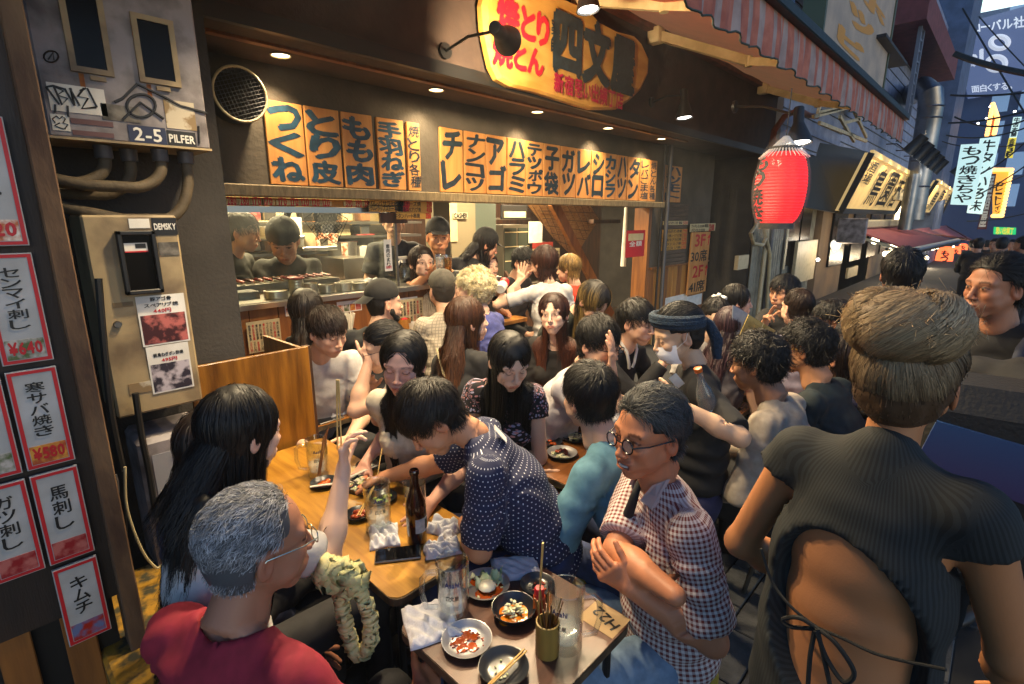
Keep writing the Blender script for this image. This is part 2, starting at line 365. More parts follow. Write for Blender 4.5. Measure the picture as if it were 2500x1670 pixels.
def ik(sh, tg, l1, l2, hint):
    d = tg - sh; L = np.linalg.norm(d); L = min(L, (l1 + l2) * .995); d = nrm(d); tg = sh + d * L; a = (l1 * l1 - l2 * l2 + L * L) / (2 * L); hgt = math.sqrt(max(l1 * l1 - a * a, 1e-6))
    hn = nrm(hint - (hint @ d) * d); return sh + d * a + hn * hgt, tg
def ribbons(P3, W_, nrmls):
    """P3: (N,S,3) strand points, W_ width (N,S), nrmls (N,S,3)"""
    N, Sg, _ = P3.shape; T = np.gradient(P3, axis=1); T /= (np.linalg.norm(T, axis=-1, keepdims=True) + 1e-9)
    B = np.cross(T, nrmls); B /= (np.linalg.norm(B, axis=-1, keepdims=True) + 1e-9)
    V = np.stack([P3 - B * W_[..., None] / 2, P3 + B * W_[..., None] / 2], 2).reshape(-1, 3)
    b = (np.arange(N)[:, None] * Sg + np.arange(Sg - 1)[None]).ravel() * 2
    return V, np.stack([b, b + 1, b + 3, b + 2], 1)
def make_hair(style, par, n, hw, Rh, hc, sc, coll, bd):
    """returns V,F of base shell and V,F,colorfactor of strands in world space. Rh: head rotation 3x3 rows = fwd,left,up ; coll: list of (centre, radii, axes)"""
    toW = lambda L: (L * sc) @ Rh + hc
    th = par.get('th', .009); crown = A3(-.045, 0, .105); hl = par.get('line', .062)
    # hair region on skull, local coordinates
    def inhair(p, m=0.):
        x, y, z = p[..., 0], p[..., 1], p[..., 2]; ay = np.abs(y)
        front = (x - .055 * 1 > 0) & (z < hl + m + (-.6 * (ay - .03)).clip(-.03, 0)); side = (x > .012 - par.get('sb', 0)) & (z < .035 + m - par.get('sbz', 0)); low = (z < -.055 + (x + .02) * .6 + par.get('nape', 0) + m)
        ear = (np.abs(x + .004) < .02) & (z < .022) & (z > -.06); face = (x > .03) & (z < hl - .012 + m)
        return ~(front | side | low | (ear & (ay > .05)) | face)
    e0 = ell((-.014, 0, .034), (.094 + th, .078 + th * .8, .088 + th)); e1 = ell((-.022, 0, -.01), (.080 + th * .7, .072 + th * .6, .09))
    nz = par.get('rough', .004); s1, s2 = rng.uniform(0, 6, 2)
    fr = 70
    def disp(g):
        x, y, z = g[..., 0], g[..., 1], g[..., 2]
        w = np.sin(x * fr + s1 + 2 * np.sin(z * 40 + s2)) * np.sin(y * fr * 1.1 + 2 * np.sin(x * 45)) * np.sin(z * fr * .8 + s2); return (w * nz).astype(np.float32)
    cut = lambda g: np.where(inhair(g), .02, -.001 - .0 * g[..., 0]).astype(np.float32)
    prims = [e0, e1]
    def sub(g):  # signed: negative inside region removed
        x, y, z = g[..., 0], g[..., 1], g[..., 2]; ay = np.abs(y)
        f1 = np.maximum(-(x - .05), z - (hl + par.get('frg', 0) + np.clip(-.5 * (ay - .03), -.03, .0)) )
        f2 = np.maximum(-(x - .014 + par.get('sb', 0)), z - (.03 - par.get('sbz', 0))); f3 = z - (-.06 + (x + .02) * .6 + par.get('nape', 0))
        f4 = np.maximum(np.maximum(np.abs(x + .004) - .02, np.abs(z + .018) - .038), .055 - ay) if par.get('ears', 1) else np.full(x.shape, .1)
        return np.minimum(np.minimum(f1, f2), np.minimum(f3, f4))
    hs = .0075 if n < 1500 else (.0062 if n < 6500 else .005)
    V, F_ = sdf(prims, hs, .02, sub=[sub], disp=disp); Vb = toW(V); Fb = F_
    # strands
    outer = np.minimum(e0[0](V), e1[0](V)) > -.009; cand = V[outer & inhair(V, -.004)]
    rt = cand[rng.integers(0, len(cand), n)] + rng.normal(size=(n, 3)) * .003; q = rt - A3(-.014, 0, .02); rt = rt - q / np.linalg.norm(q, axis=1, keepdims=True) * .004; Sg = par.get('seg', 5)
    Ln = par.get('len', .055) * rng.uniform(.7, 1.1, n); E = A3(.094, .078, .088); C = A3(-.014, 0, .034)
    cl = np.floor((rt + .2) / par.get('clump', .022)); hsh = np.sin(cl @ A3(12.9, 78.2, 37.7)) * 43758.5; hsh -= np.floor(hsh); hs2 = hsh * 7.3 % 1
    if style in ('short', 'curly'):
        fl = rt - crown; fl[:, 2] *= 1; fl += A3(par.get('fwd', .03), par.get('swp', 0), -.02)
        if par.get('back'): fl = A3(-1, par.get('swp', 0), .15) * .06 + (rt - crown) * A3(.2, .5, .6)
    elif style in ('long', 'bob'):
        py = par.get('part', 0.); fl = np.stack([np.zeros(n) - .2 + (rt[:, 0] > .02) * par.get('bang', .1), np.sign(rt[:, 1] - py) * 1.0, -np.ones(n) * .6], 1)
        back = rt[:, 0] < -.04; fl[back] = fl[back] * A3(.6, .35, 1.) + A3(-.3, 0, -.4)
    else:  # updo
        bp = A3(par.get('bun', (-.06, 0, .13))); fl = bp - rt; Ln = np.linalg.norm(fl, axis=1) * 1.02
    if style in ('short', 'curly'): Ln = Ln * np.clip((rt[:, 2] + .09) / .11, .42, 1)
    Pn = np.zeros((n, Sg, 3)); Nn = np.zeros((n, Sg, 3)); p = rt.copy(); d = fl / (np.linalg.norm(fl, axis=1, keepdims=True) + 1e-9)
    lift = par.get('lift', .5); up_l = Rh @ A3(0, 0, 1.)
    rj = rng.normal(size=(n, 3)) * par.get('messy', .12) + np.stack([hsh - .5, hs2 - .5, (hsh * 3.1 % 1) - .5], 1) * par.get('cl', .35)
    Pw = toW(p); off = th * (.55 + par.get('tuft', .9) * hsh + .25 * rng.uniform(0, 1, n)) + .001
    lng = style in ('long', 'bob'); out0 = ((p - C) / E); off_l = off + rng.uniform(0, par.get('poof', .006), n)
    for i in range(Sg):
        q = (p - C) / E; r = np.linalg.norm(q, axis=1, keepdims=True); nn = q / E; nn /= np.linalg.norm(nn, axis=1, keepdims=True)
        if style == 'updo': tgt = th * .95 + off * .35 * np.sin(np.linspace(.3, 2.8, Sg)[i])
        else: tgt = off_l * min(1, .55 + i / Sg)
        k = 1 + tgt / .085; snap = (p[:, 2] > par.get('free', -.035)) if style != 'curly' else (r[:, 0] < k)
        if style == 'short': snap = snap | (r[:, 0] < k)
        if style == 'updo': snap = np.ones(n, bool)
        inside = r[:, 0] < k; sn = snap & (r[:, 0] < k + .5) | inside
        tg_ = C + q / np.maximum(r, 1e-6) * E * k[:, None]; wgt = np.where(inside, 1., .85 if style != 'short' else .4)[:, None]
        if i > 0: p = np.where(sn[:, None], p + (tg_ - p) * wgt, p)
        Pn[:, i] = p; Nn[:, i] = nn
        if style == 'updo': d = bp - p; d /= (np.linalg.norm(d, axis=1, keepdims=True) + 1e-9); p = p + d * (Ln / (Sg - 1))[:, None]; continue
        g = -up_l * par.get('grav', .55 if lng else .12); d = d + rj * ((.10 if lng else .35) if i else 1) + g
        if lng:
            bl_ = np.clip(-(p[:, 2] + .0) / .04, 0, 1)[:, None] * .7; cen = np.stack([par.get('bx', -.055) - p[:, 0], np.sign(p[:, 1]) * par.get('by', .068) * (1 if par.get('split', 0) else np.minimum(1, np.abs(p[:, 1]) / .068)) - p[:, 1], 0 * p[:, 0]], 1); d = d * (1 - bl_) + (-up_l * 1.0 + cen * par.get('hug', 1.6)) * bl_
        if style == 'curly': d = d + par.get('curl', .5) * np.stack([np.sin(i * 2.1 + hsh * 40), np.cos(i * 2.1 + hs2 * 40), np.sin(i * 1.7 + hsh * 9)], 1)
        tn = (d * nn).sum(1, keepdims=True); d = np.where(sn[:, None], d - nn * (tn - (.12 if style == 'short' else 0) * lift), d)
        d /= (np.linalg.norm(d, axis=1, keepdims=True) + 1e-9); p = p + d * (Ln / (Sg - 1))[:, None]
    PW = Pn.reshape(-1, 3); PW = toW(PW).reshape(n, Sg, 3); NW = (Nn.reshape(-1, 3) @ Rh).reshape(n, Sg, 3)
    if style in ('long', 'bob'):
        for (c, r, ax) in coll:
            q = ((PW - c) @ ax.T) / r; k = np.linalg.norm(q, axis=-1, keepdims=True); pr = c + (q / np.maximum(k, .2) * 1.02 * r) @ ax; PW = np.where(k < 1.02, pr, PW)
    NW = NW + np.repeat(rng.normal(size=(n, 1, 3)) * par.get('glint', .38), Sg, 1)
    wd = np.linspace(1, .25, Sg)[None] ** .7 * hw * rng.uniform(.6, 1.2, (n, 1))
    V2, F2 = ribbons(PW, wd, NW); cf = np.repeat(.35 + par.get('var', 1.3) * (hsh * .5 + rng.uniform(0, 1, n) * .5) ** 1.5, Sg * 2); tt = np.tile(np.repeat(np.linspace(0, 1, Sg), 2), n)
    return Vb, Fb, V2, F2, cf, tt
# ---------------------------------------------------------------- person
SKIN = mat('skin', (.5, .5, .5), .5, attr='Col', sss=.0, bump=.05, bscale=220, spec=.35)
HAIRM = mat('hair', (.02, .02, .02), .52, attr='Col', spec=.35)
SHOE = mat('shoe_leather', '#1c1a1a', .5)
def cloth(name, c, c2=None, bump=.25, rough=.85, sheen=.2):
    return mat(name, c, rough, col2=c2 or [v * .8 for v in lin(c)], nscale=30, bump=bump, bscale=9, sheen=0)
def pattern(name, kind, a, b, c=None, sc=1.):
    m = bpy.data.materials.new(name); m.use_nodes = True; n = m.node_tree; bs = n.nodes['Principled BSDF']; bs.inputs['Roughness'].default_value = .85
    at = n.nodes.new('ShaderNodeAttribute'); at.attribute_name = 'pc'; sp = n.nodes.new('ShaderNodeSeparateXYZ'); n.links.new(at.outputs['Vector'], sp.inputs[0])
    def mth(op, x, y=None):
        q = n.nodes.new('ShaderNodeMath'); q.operation = op
        for i, w in enumerate((x, y)):
            if w is None: continue
            if isinstance(w, (int, float)): q.inputs[i].default_value = w
            else: n.links.new(w, q.inputs[i])
        return q.outputs[0]
    def mix(fac, A, B, bt='MIX'):
        x = n.nodes.new('ShaderNodeMix'); x.data_type = 'RGBA'; x.blend_type = bt
        for k, w in (('Factor', fac), ('A', A), ('B', B)):
            if isinstance(w, (int, float)): x.inputs[k].default_value = w
            elif isinstance(w, (list, tuple)): x.inputs[k].default_value = (*w, 1)
            else: n.links.new(w, x.inputs[k])
        return x.outputs['Result']
    u, v = sp.outputs[0], sp.outputs[1]; A, B = lin(a), lin(b)
    if kind == 'gingham':
        k = sc; fu = mth('LESS_THAN', mth('FRACT', mth('MULTIPLY', u, k)), .5); fv = mth('LESS_THAN', mth('FRACT', mth('MULTIPLY', v, k)), .5)
        col = mix(fu, A, B); col2 = mix(fv, A, B); out = mix(.5, col, col2)
        both = mth('MULTIPLY', fu, fv); out = mix(mth('MULTIPLY', both, .45), out, B)
    elif kind == 'lines':
        k = sc; fu = mth('LESS_THAN', mth('FRACT', mth('MULTIPLY', u, k)), .2); fv = mth('LESS_THAN', mth('FRACT', mth('MULTIPLY', v, k)), .2)
        out = mix(mth('MULTIPLY', mth('MAXIMUM', fu, fv), .6), A, B)
    elif kind == 'ribs':
        out = mix(mth('LESS_THAN', mth('FRACT', mth('MULTIPLY', u, sc)), .5), A, B)
    elif kind == 'dots':
        k = sc; U = mth('MULTIPLY', u, k); V_ = mth('MULTIPLY', v, k * 1.0); row = mth('MODULO', mth('FLOOR', V_), 2.0); U = mth('ADD', U, mth('MULTIPLY', row, .5))
        fu = mth('SUBTRACT', mth('FRACT', U), .5); fv = mth('SUBTRACT', mth('FRACT', V_), .5)
        d = mth('ADD', mth('MULTIPLY', fu, fu), mth('MULTIPLY', fv, fv)); out = mix(mth('LESS_THAN', d, .019), A, B)
    else:  # floral
        vo = n.nodes.new('ShaderNodeTexVoronoi'); vo.inputs['Scale'].default_value = sc; n.links.new(at.outputs['Vector'], vo.inputs['Vector'])
        msk = mth('LESS_THAN', vo.outputs['Distance'], .42); hs = n.nodes.new('ShaderNodeSeparateColor'); n.links.new(vo.outputs['Color'], hs.inputs[0])
        out = mix(msk, A, mix(mth('GREATER_THAN', hs.outputs[0], .55), B, lin(c or b)))
    n.links.new(out, bs.inputs['Base Color'])
    t = n.nodes.new('ShaderNodeTexNoise'); t.inputs['Scale'].default_value = 11 if kind != 'ribs' else 5; tc = n.nodes.new('ShaderNodeTexCoord'); n.links.new(tc.outputs['Object'], t.inputs[0])
    bp = n.nodes.new('ShaderNodeBump'); bp.inputs['Strength'].default_value = .5; bp.inputs['Distance'].default_value = .02; n.links.new(t.outputs['Fac'], bp.inputs['Height']); n.links.new(bp.outputs[0], bs.inputs['Normal'])
    MATS[name] = m; return m
LOD = [dict(h=.0042, b=.0105, hd=.0042, tr=.024), dict(h=.0055, b=.0135, hd=.0055, tr=.03), dict(h=.0075, b=.019, hd=.0075, tr=.04)]
JEAN = cloth('denim_trousers', '#1d2740', '#27345a'); BLACKT = cloth('black_trousers', '#111115', '#18181c')
def person(lab, px, py, F, yaw, pitch=0, roll=0, s=1., sex='m', hair=None, top=('tee', None), pants=None, lean=12, slean=0, byaw=None, seat=True, arms=(None, None),
           lod=1, tone='#c99a78', smile=False, eyes='open', hs=1., name='person', neck='crew', group=None, fat=1., headbare=False, tl=.5, legs=True, sl=.7, wr=.0075, shoe=None, sd_=.066):
    Q = LOD[lod]; hc = np.array(P(px, py, F=F)); a = nrm(A3(hc[0], hc[1], 0)); rr = A3(a[1], -a[0], 0); UP = A3(0, 0, 1.)
    hd = lambda y: a * math.cos(R(y)) + rr * math.sin(R(y))
    bf = hd(yaw if byaw is None else byaw); bl = np.cross(UP, bf); f0 = hd(yaw); l0 = np.cross(UP, f0)
    f = f0 * math.cos(R(pitch)) - UP * math.sin(R(pitch)); u = UP * math.cos(R(pitch)) + f0 * math.sin(R(pitch))
    l = l0 * math.cos(R(roll)) + u * math.sin(R(roll)); u = np.cross(f, l); Rh = np.stack([f, l, u]); hs = hs * s
    bu = nrm(UP * math.cos(R(lean)) + bf * math.sin(R(lean)) + bl * math.tan(R(slean))); bl = nrm(bl - (bl @ bu) * bu); bd = np.cross(bl, bu)
    nb = hc - f * .045 * hs - u * .105 * hs - bu * .055 * s - bd * .012; pel = nb - bu * tl * s
    root = tag(link(name, None, None, (pel[0], pel[1], 0)), lab, 'person', group); off = A3(pel[0], pel[1], 0)
    wv = (.9 if sex == 'f' else 1.) * s; shw = .165 * wv
    bkz = lambda t: nb - bu * (t * s) - bd * .012 * math.sin(min(t / .5, 1) * math.pi)   # gentle back curve
    # arms
    J = []
    for i, sg in enumerate((1, -1)):
        sh = nb - bu * sd_ * s + bl * sg * shw; ar = arms[i] or {}
        if 'px' in ar: tg = np.array(P(*ar['px'][:2], **ar.get('d', {'F': F})))
        else:
            o = ar.get('o', (.26, -.02, -.38)); tg = sh + (bf * o[0] + bl * sg * o[1] + UP * o[2]) * s
        hint = ar.get('hint', (-.3, .6, -1.)); hint = bf * hint[0] + bl * sg * hint[1] + UP * hint[2]
        el, wr_ = ik(sh, tg, ar.get('l1', .285) * s, ar.get('l2', .25) * s, hint); J.append((sh, el, wr_, ar, sg))
    # head + skin body
    V, F_, c = head_tpl(Q['h'], sex, smile, eyes); tn = A3(lin(tone)); Vh = (V * hs) @ Rh + hc; parts = [(Vh, F_, c * tn)]
    L = [cap(hc - u * .06 * hs - f * .02, nb + bu * .0 * s, .05 * wv, .056 * wv), cap(nb - bu * .045 * s - bl * .11 * wv, nb - bu * .045 * s + bl * .11 * wv, .042 * s), eco(bkz(.06), bkz(.2), bl, .13 * wv, .07 * s, .135 * wv, .085 * s)]
    for sh, el, wr_, ar, sg in J:
        L += [cap(sh, el, .047 * wv, .038 * wv), cap(el, el + (wr_ - el) * .35, .037 * wv, .041 * wv), cap(el + (wr_ - el) * .3, wr_, .041 * wv, .0255 * wv)]
    if top[0] == 'back': L += [eco(bkz(.12), bkz(.3), bl, .14 * wv, .085 * s, .125 * wv, .08 * s), eco(bkz(.3), bkz(.52), bl, .125 * wv, .08 * s, .15 * wv, .1 * s)]
    BODYL = L
    for sh, el, wr_, ar, sg in J:
        if ar.get('hide'): continue
        fd = nrm(wr_ - el); fd = nrm(fd + (bf * ar['fd'][0] + bl * sg * ar['fd'][1] + UP * ar['fd'][2])) if 'fd' in ar else fd
        pn = ar.get('pn'); pn = -bl * sg * .8 - UP * .6 if pn is None else bf * pn[0] + bl * sg * pn[1] + UP * pn[2]
        sd = ar.get('th'); sd = (-bl * sg + UP * .8 + bf * .2) if sd is None else bf * sd[0] + bl * sg * sd[1] + UP * sd[2]
        HP = hand_prims(wr_, fd, pn, sd, s * (1. if sex == 'm' else .92), ar.get('curl', .35), ar.get('spread', 0), cl=ar.get('cl'))
        V, F_ = sdf([cap(wr_ - nrm(wr_ - el) * .035, wr_ + fd * .01, .027 * wv, .0245 * wv)] + HP, Q['hd'], .010); parts.append((V, F_, np.ones((len(V), 3)) * tn * A3(1.02, .97, .95)))
    # top garment
    ty, tm = top[0], top[1]; fx = fat
    Tp = [(eco(bkz(.53), bkz(.36), bl, .165 * wv * fx, .125 * s * fx, .15 * wv * fx, .118 * s * fx), bkz(.53), bkz(.36)), (eco(bkz(.38), bkz(.22), bl, .15 * wv * fx, .118 * s * fx, .165 * wv, .12 * s), bkz(.38), bkz(.22)),
          (eco(bkz(.24), bkz(.1), bl, .165 * wv, .12 * s, .15 * wv, .09 * s), bkz(.24), bkz(.1)), (cap(nb - bu * sd_ * s - bl * shw * .85, nb - bu * sd_ * s + bl * shw * .85, .058 * s), bkz(.2), bkz(.05)),
          (cap(nb - bu * .03 * s - bl * .05 * s, nb - bu * .03 * s + bl * .05 * s, .05 * s), bkz(.2), bkz(.05))]
    if sex == 'f' and ty != 'back': Tp += [(ell(bkz(.22) + bd * .085 + bl * q * .07, (.06, .06, .065)), bkz(.3), bkz(.2)) for q in (-1, 1)]
    subs = []
    slv = {'tee': sl, 'shirt': .85, 'long': 2, 'cap': .32, 'back': .17, 'none': 0}[ty]
    for sh, el, wr_, ar, sg in J:
        if slv > 0:
            e = sh + (el - sh) * min(slv, 1); lo_ = .055 if slv < 2 else .05; Tp.append((cap(sh, e, .058 * wv, (.068 if slv < 2 else .052) * wv), sh, e))
            if slv >= 2: w2 = el + (wr_ - el) * .93; Tp.append((cap(el, w2, .053 * wv, .04 * wv), el, w2)); dn = nrm(wr_ - el); subs.append((w2, dn, .06))
            else: dn = nrm(el - sh); subs.append((e, dn, .088 if ty != 'back' else .078))
    prims = [t[0] for t in Tp]; hem = bkz(.555)
    nr_ = {'crew': .062, 'wide': .085, 'collar': .06, 'turtle': .0, 'deep': .1}[neck] * s; ncx = nb + bu * .035 * s + bd * {'crew': .012, 'wide': .03, 'collar': .02, 'turtle': 0, 'deep': .045}[neck]
    if neck == 'turtle': prims.append(cap(nb - bu * .03, nb + bu * .012 + bd * .002, .07 * wv, .064 * wv)); Tp.append((prims[-1], nb, nb + bu * .05))
    S3 = []
    if ty == 'back':   # open back: lens-shaped hole
        bc = bkz(.315) - bd * .12 - bl * .03
        S3.append(lambda g: (np.sqrt((((g - bc) @ bl) / (.15 * s)) ** 2 + (((g - bc) @ bu - ((g - bc) @ bl) * .35) / (.18 * s)) ** 2 + (((g - bc) @ bd) / .14) ** 2) - 1) * .1)
    if nr_ > 0: S3.append(lambda g: np.linalg.norm(g - ncx, axis=-1) - nr_)
    for e, dn, rad in subs: S3.append(lambda g, e=e, dn=dn, rad=rad: np.maximum(np.maximum(-((g - e) @ dn), ((g - e) @ dn) - .08), np.linalg.norm(g - e, axis=-1) - rad))
    S3.append(lambda g: (g - hem) @ bu)
    ph = rng.uniform(0, 6, 6)
    def disp(g):
        x, y, z = g[..., 0], g[..., 1], g[..., 2]; w = np.zeros(x.shape)
        for i, (sh, el, wr_, ar, sg) in enumerate(J):   # drag folds radiating from the armpits
            q = g - (sh - bu * .1); r = np.linalg.norm(q, axis=-1) + .02; an = np.arctan2(q @ bu, q @ bl * sg + .6 * (q @ bd)); w = w + np.sin(an * 9 + ph[i]+ 2 * np.sin(r * 22)) * np.exp(-r / .14) * 1.3
        t = (g - nb) @ bu; w = w + np.sin(t * 75 + ph[2] + 2.2 * np.sin((g @ bl) * 14 + ph[3]) + 1.5 * np.sin((g @ bd) * 17)) * np.exp(-((t + .42) / .1) ** 2) * .9
        w = w + .28 * np.sin(x * 31 + 2 * np.sin(z * 17 + ph[4])) * np.sin(y * 27 + 2 * np.sin(z * 23 + ph[5])); return (w * wr).astype(np.float32)
    V, F_ = sdf(BODYL, Q['b'] * .85, .022)
    def tee(q): return np.min(np.stack([t_[0](q) for t_ in prims]), 0) - .003
    hol = np.min(np.stack([q(V) for q in S3]), 0)
    for _ in range(3):
        t_ = tee(V); m_ = (t_ > -.013) & (t_ < .03) & (hol > .0)
        for e, dn, rad in subs: m_ &= ~((np.linalg.norm(V - e, axis=1) < .17) & ((V - e) @ dn > -.004))
        G = np.zeros_like(V)
        if m_.any():
            Vm = V[m_]
            for a_ in range(3): e_ = np.zeros(3); e_[a_] = .004; G[m_, a_] = (tee(Vm + e_) - tee(Vm - e_)) / .008
            V[m_] -= G[m_] / (np.linalg.norm(G[m_], axis=1, keepdims=True) + 1e-6) * (t_[m_] + .016)[:, None]
    parts.insert(1, (V, F_, np.ones((len(V), 3)) * tn))
    k = 0; VV = []; FF = []; CC = []
    for V, F_, c in parts: VV.append(V); FF.append(F_ + k); CC.append(c); k += len(V)
    col = np.clip(np.concatenate(CC), 0, .9); mk('body', np.concatenate(VV), np.concatenate(FF), [SKIN], col, parent=root, off=off)
    V, F_ = sdf(prims, Q['b'], .03, sub=S3, disp=disp)
    lab_ = labels(V, prims); uv = np.zeros((len(V), 2)); av = nrm(hc * A3(1, 1, 0))
    for i, t in enumerate(Tp):
        mk_ = lab_ == i
        if not mk_.any(): continue
        if i < 5 or i >= len(Tp): o_, d_ = pel, bu; sd = bl; rad = .15
        else: o_, d_ = t[1], nrm(t[2] - t[1]); rad = .065
        sd = av - (av @ d_) * d_; sd = nrm(sd); e = np.cross(d_, sd); q = V[mk_] - o_
        uv[mk_, 0] = np.arctan2(q @ e, -(q @ sd)) * rad; uv[mk_, 1] = q @ d_
    mk({'tee': 't_shirt', 'shirt': 'shirt', 'long': 'sweatshirt', 'cap': 'dress_top', 'back': 'open_back_top', 'none': 'top'}[ty], V, F_, [tm], uv=uv, parent=root, off=off)
    # legs
    if legs:
        pm = pants or BLACKT; hp = [pel + bl * q * .085 * wv - bu * .02 for q in (1, -1)]; Lg = [ell(pel, (.12 * wv, .165 * wv, .11), np.stack([bd, bl, bu]))]; feet = []
        for hj, q in zip(hp, (1, -1)):
            if seat: kn = hj + bf * .40 * s + bl * q * .07; kn[2] = max(min(pel[2] + .04, .62), .4); ft = kn + bf * .03; ft[2] = .1
            else: ft = hj + bf * (.0 if q > 0 else .08) + bl * q * .03; ft[2] = .1; kn = (hj + ft) / 2 + bf * .03
            Lg += [cap(hj, kn, .088 * wv, .064 * wv), cap(kn, ft, .062 * wv, .045 * wv)]; feet.append(ft)
        V, F_ = sdf(Lg, Q['tr'], .04); mk('trousers', V, F_, [pm], parent=root, off=off)
        for ft in feet:
            V, F_ = sdf([eco(A3(ft[0], ft[1], .045) - bf * .05, A3(ft[0], ft[1], .035) + bf * .14, bl, .042, .045, .045, .03)], .02, .01, sub=[lambda g: g[..., 2] - .004]); mk('shoe', V, F_, [shoe or SHOE], parent=root, off=off)
    # hair
    if hair:
        hr = dict(hair); st = hr.pop('style', 'short'); n = hr.pop('n', (4000, 1500, 600)[lod]); hw = hr.pop('w', (.0018, .0029, .004)[lod]); hcA = A3(lin(hr.pop('col', '#0d0b0b'))); tip = A3(lin(hr.pop('tip', None))) if 'tip' in hr else hcA
        rt = hr.pop('root', None)
        if st == 'long': hr.setdefault('len', .45); hr.setdefault('seg', (14, 9, 7)[lod]); hr.setdefault('ears', 0); hr.setdefault('th', .010); hr.setdefault('lift', .2); hr.setdefault('poof', .006); hr.setdefault('rough', .002); hr.setdefault('nape', -.03)
        if st == 'bob': hr.setdefault('len', .2); hr.setdefault('seg', 9); hr.setdefault('ears', 0); hr.setdefault('th', .011); hr.setdefault('nape', -.02); hr.setdefault('rough', .002)
        coll = [(bkz(.25), A3(.15 * wv, .185 * wv, .27 * s), np.stack([bd, bl, bu])), (nb - bu * .07 * s, A3(.09, .225 * wv, .085), np.stack([bd, bl, bu]))]
        Vb, Fb, V2, F2, cf, tt = make_hair(st, hr, n, hw * hs, Rh, hc, hs, coll, bd)
        if st == 'long' and hr.get('mass', 1):
            ln = hr['len']; back = -f0; m0 = hc - f * .055 * hs; m1 = nb - bd * .075 + bu * .01; m2 = nb - bu * max(ln - .2, .05) - bd * .125
            if hr.get('front'): m1 = nb + bd * .03 + bl * .0; m2 = nb - bu * .1
            MP = [eco(m0, m1, l, .066 * hs, .045 * hs, .075 * hs, .03), eco(m1, m2, bl, .078 * hs, .028, .06 * hs, .018)]
            ph2 = rng.uniform(0, 6); V, F_ = sdf(MP, .011, .03, disp=lambda g: (np.sin((g @ bl) * 120 + ph2 + 1.5 * np.sin(g[..., 2] * 12)) * .003).astype(np.float32)); Fb = np.concatenate([Fb, F_ + len(Vb)]); Vb = np.concatenate([Vb, V])
            ns = int(n * .7); iv = rng.integers(0, len(V), ns); v0 = V[iv]; ax0, ax1 = np.array(m0), np.array(m2); dd = ax1 - ax0; tt0 = np.clip((v0 - ax0) @ dd / (dd @ dd), 0, 1); nn_ = v0 - (ax0 + tt0[:, None] * dd); nn_ /= np.linalg.norm(nn_, axis=1, keepdims=True) + 1e-9
            tdir = np.where((tt0 * np.linalg.norm(dd) < np.linalg.norm(m1 - m0))[:, None], nrm(m1 - m0), nrm(m2 - m1)); Sx = 5; st_ = rng.uniform(.015, .034, ns); PX = np.stack([v0 + nn_ * (.0015 + .0015 * q) + tdir * (st_ * q)[:, None] + rng.normal(size=(ns, 3)) * .0012 * q for q in range(Sx)], 1)
            NX_ = np.repeat((nn_ + rng.normal(size=(ns, 3)) * .35)[:, None], Sx, 1); V3, F3 = ribbons(PX, np.linspace(1, .3, Sx)[None] * hw * hs * rng.uniform(.6, 1.2, (ns, 1)), NX_); F2 = np.concatenate([F2, F3 + len(V2)]); V2 = np.concatenate([V2, V3]); cf = np.concatenate([cf, np.repeat(.35 + 1.1 * rng.uniform(0, 1, ns) ** 1.5, Sx * 2)]); tt = np.concatenate([tt, np.repeat(np.clip(tt0 * .9 + .1, 0, 1), Sx * 2)])
        c1 = np.repeat(hcA[None] * .75, len(Vb), 0); mixf = np.clip(tt * 1.3 - .2, 0, 1)[:, None]; c2 = (hcA * (1 - mixf) + tip * mixf) * cf[:, None]
        if rt is not None:
            rt = A3(lin(rt)); m3 = np.clip(1 - tt * 3, 0, 1)[:, None]; c2 = c2 * (1 - m3) + rt * m3 * cf[:, None]
        mk('hair', np.concatenate([Vb, V2]), np.concatenate([Fb, F2 + len(Vb)]), [HAIRM], np.clip(np.concatenate([c1, c2]), 0, .9), parent=root, off=off)
    MH = Matrix(((f[0] * hs, l[0] * hs, u[0] * hs, hc[0]), (f[1] * hs, l[1] * hs, u[1] * hs, hc[1]), (f[2] * hs, l[2] * hs, u[2] * hs, hc[2]), (0, 0, 0, 1)))
    MBd = Matrix(((bd[0], bl[0], bu[0], nb[0]), (bd[1], bl[1], bu[1], nb[1]), (bd[2], bl[2], bu[2], nb[2]), (0, 0, 0, 1)))
    return dict(root=root, H=MH, B=MBd, J=J, off=Vector(off), pel=pel, s=s)
def kid(mb, name, pr, M=None):
    """attach shapes given in world (or in M's) coordinates as a part of a person"""
    if M is not None: mb.v = [tuple(M @ Vector(v)) for v in mb.v]
    return mb.build(name, pr['root'], loc=-pr['off'])
def glasses(pr, m, r=.021, square=False, thick=.0016):
    g = MB()
    for s in (-1, 1):
        pts = []
        for i in range(20):
            t = 2 * math.pi * i / 20; cx, cy = math.cos(t), math.sin(t)
            if square: k = 1 / max(abs(cx), abs(cy)) ** .6; cx *= k * .98; cy *= k * .72
            pts.append((.108, s * .031 + cx * r, -.004 + cy * r))
        g.tube(pts, thick, m, 6, closed=True); g.tube([(.107, s * .053, .0), (.07, s * .072, .002), (-.005, s * .083, .004), (-.02, s * .08, -.012)], thick * .9, m, 6)
    g.tube([(.109, -.011, .0), (.112, 0, .003), (.109, .011, .0)], thick, m, 6); o = kid(g, 'glasses', pr, pr['H'])
    q = MB(); gm = mat('lens_glass', (.9, .95, 1), .05, alpha=.12, spec=.8)
    for s in (-1, 1): q.lathe([(.0, 0), (r * .95, .0001)], gm, 20, Matrix.Translation((.1075, s * .031, -.004)) @ Matrix.Rotation(R(90), 4, 'Y'), cap=False)
    o2 = kid(q, 'lens', pr, pr['H']); o2.parent = o; o2.location = (0, 0, 0); return o
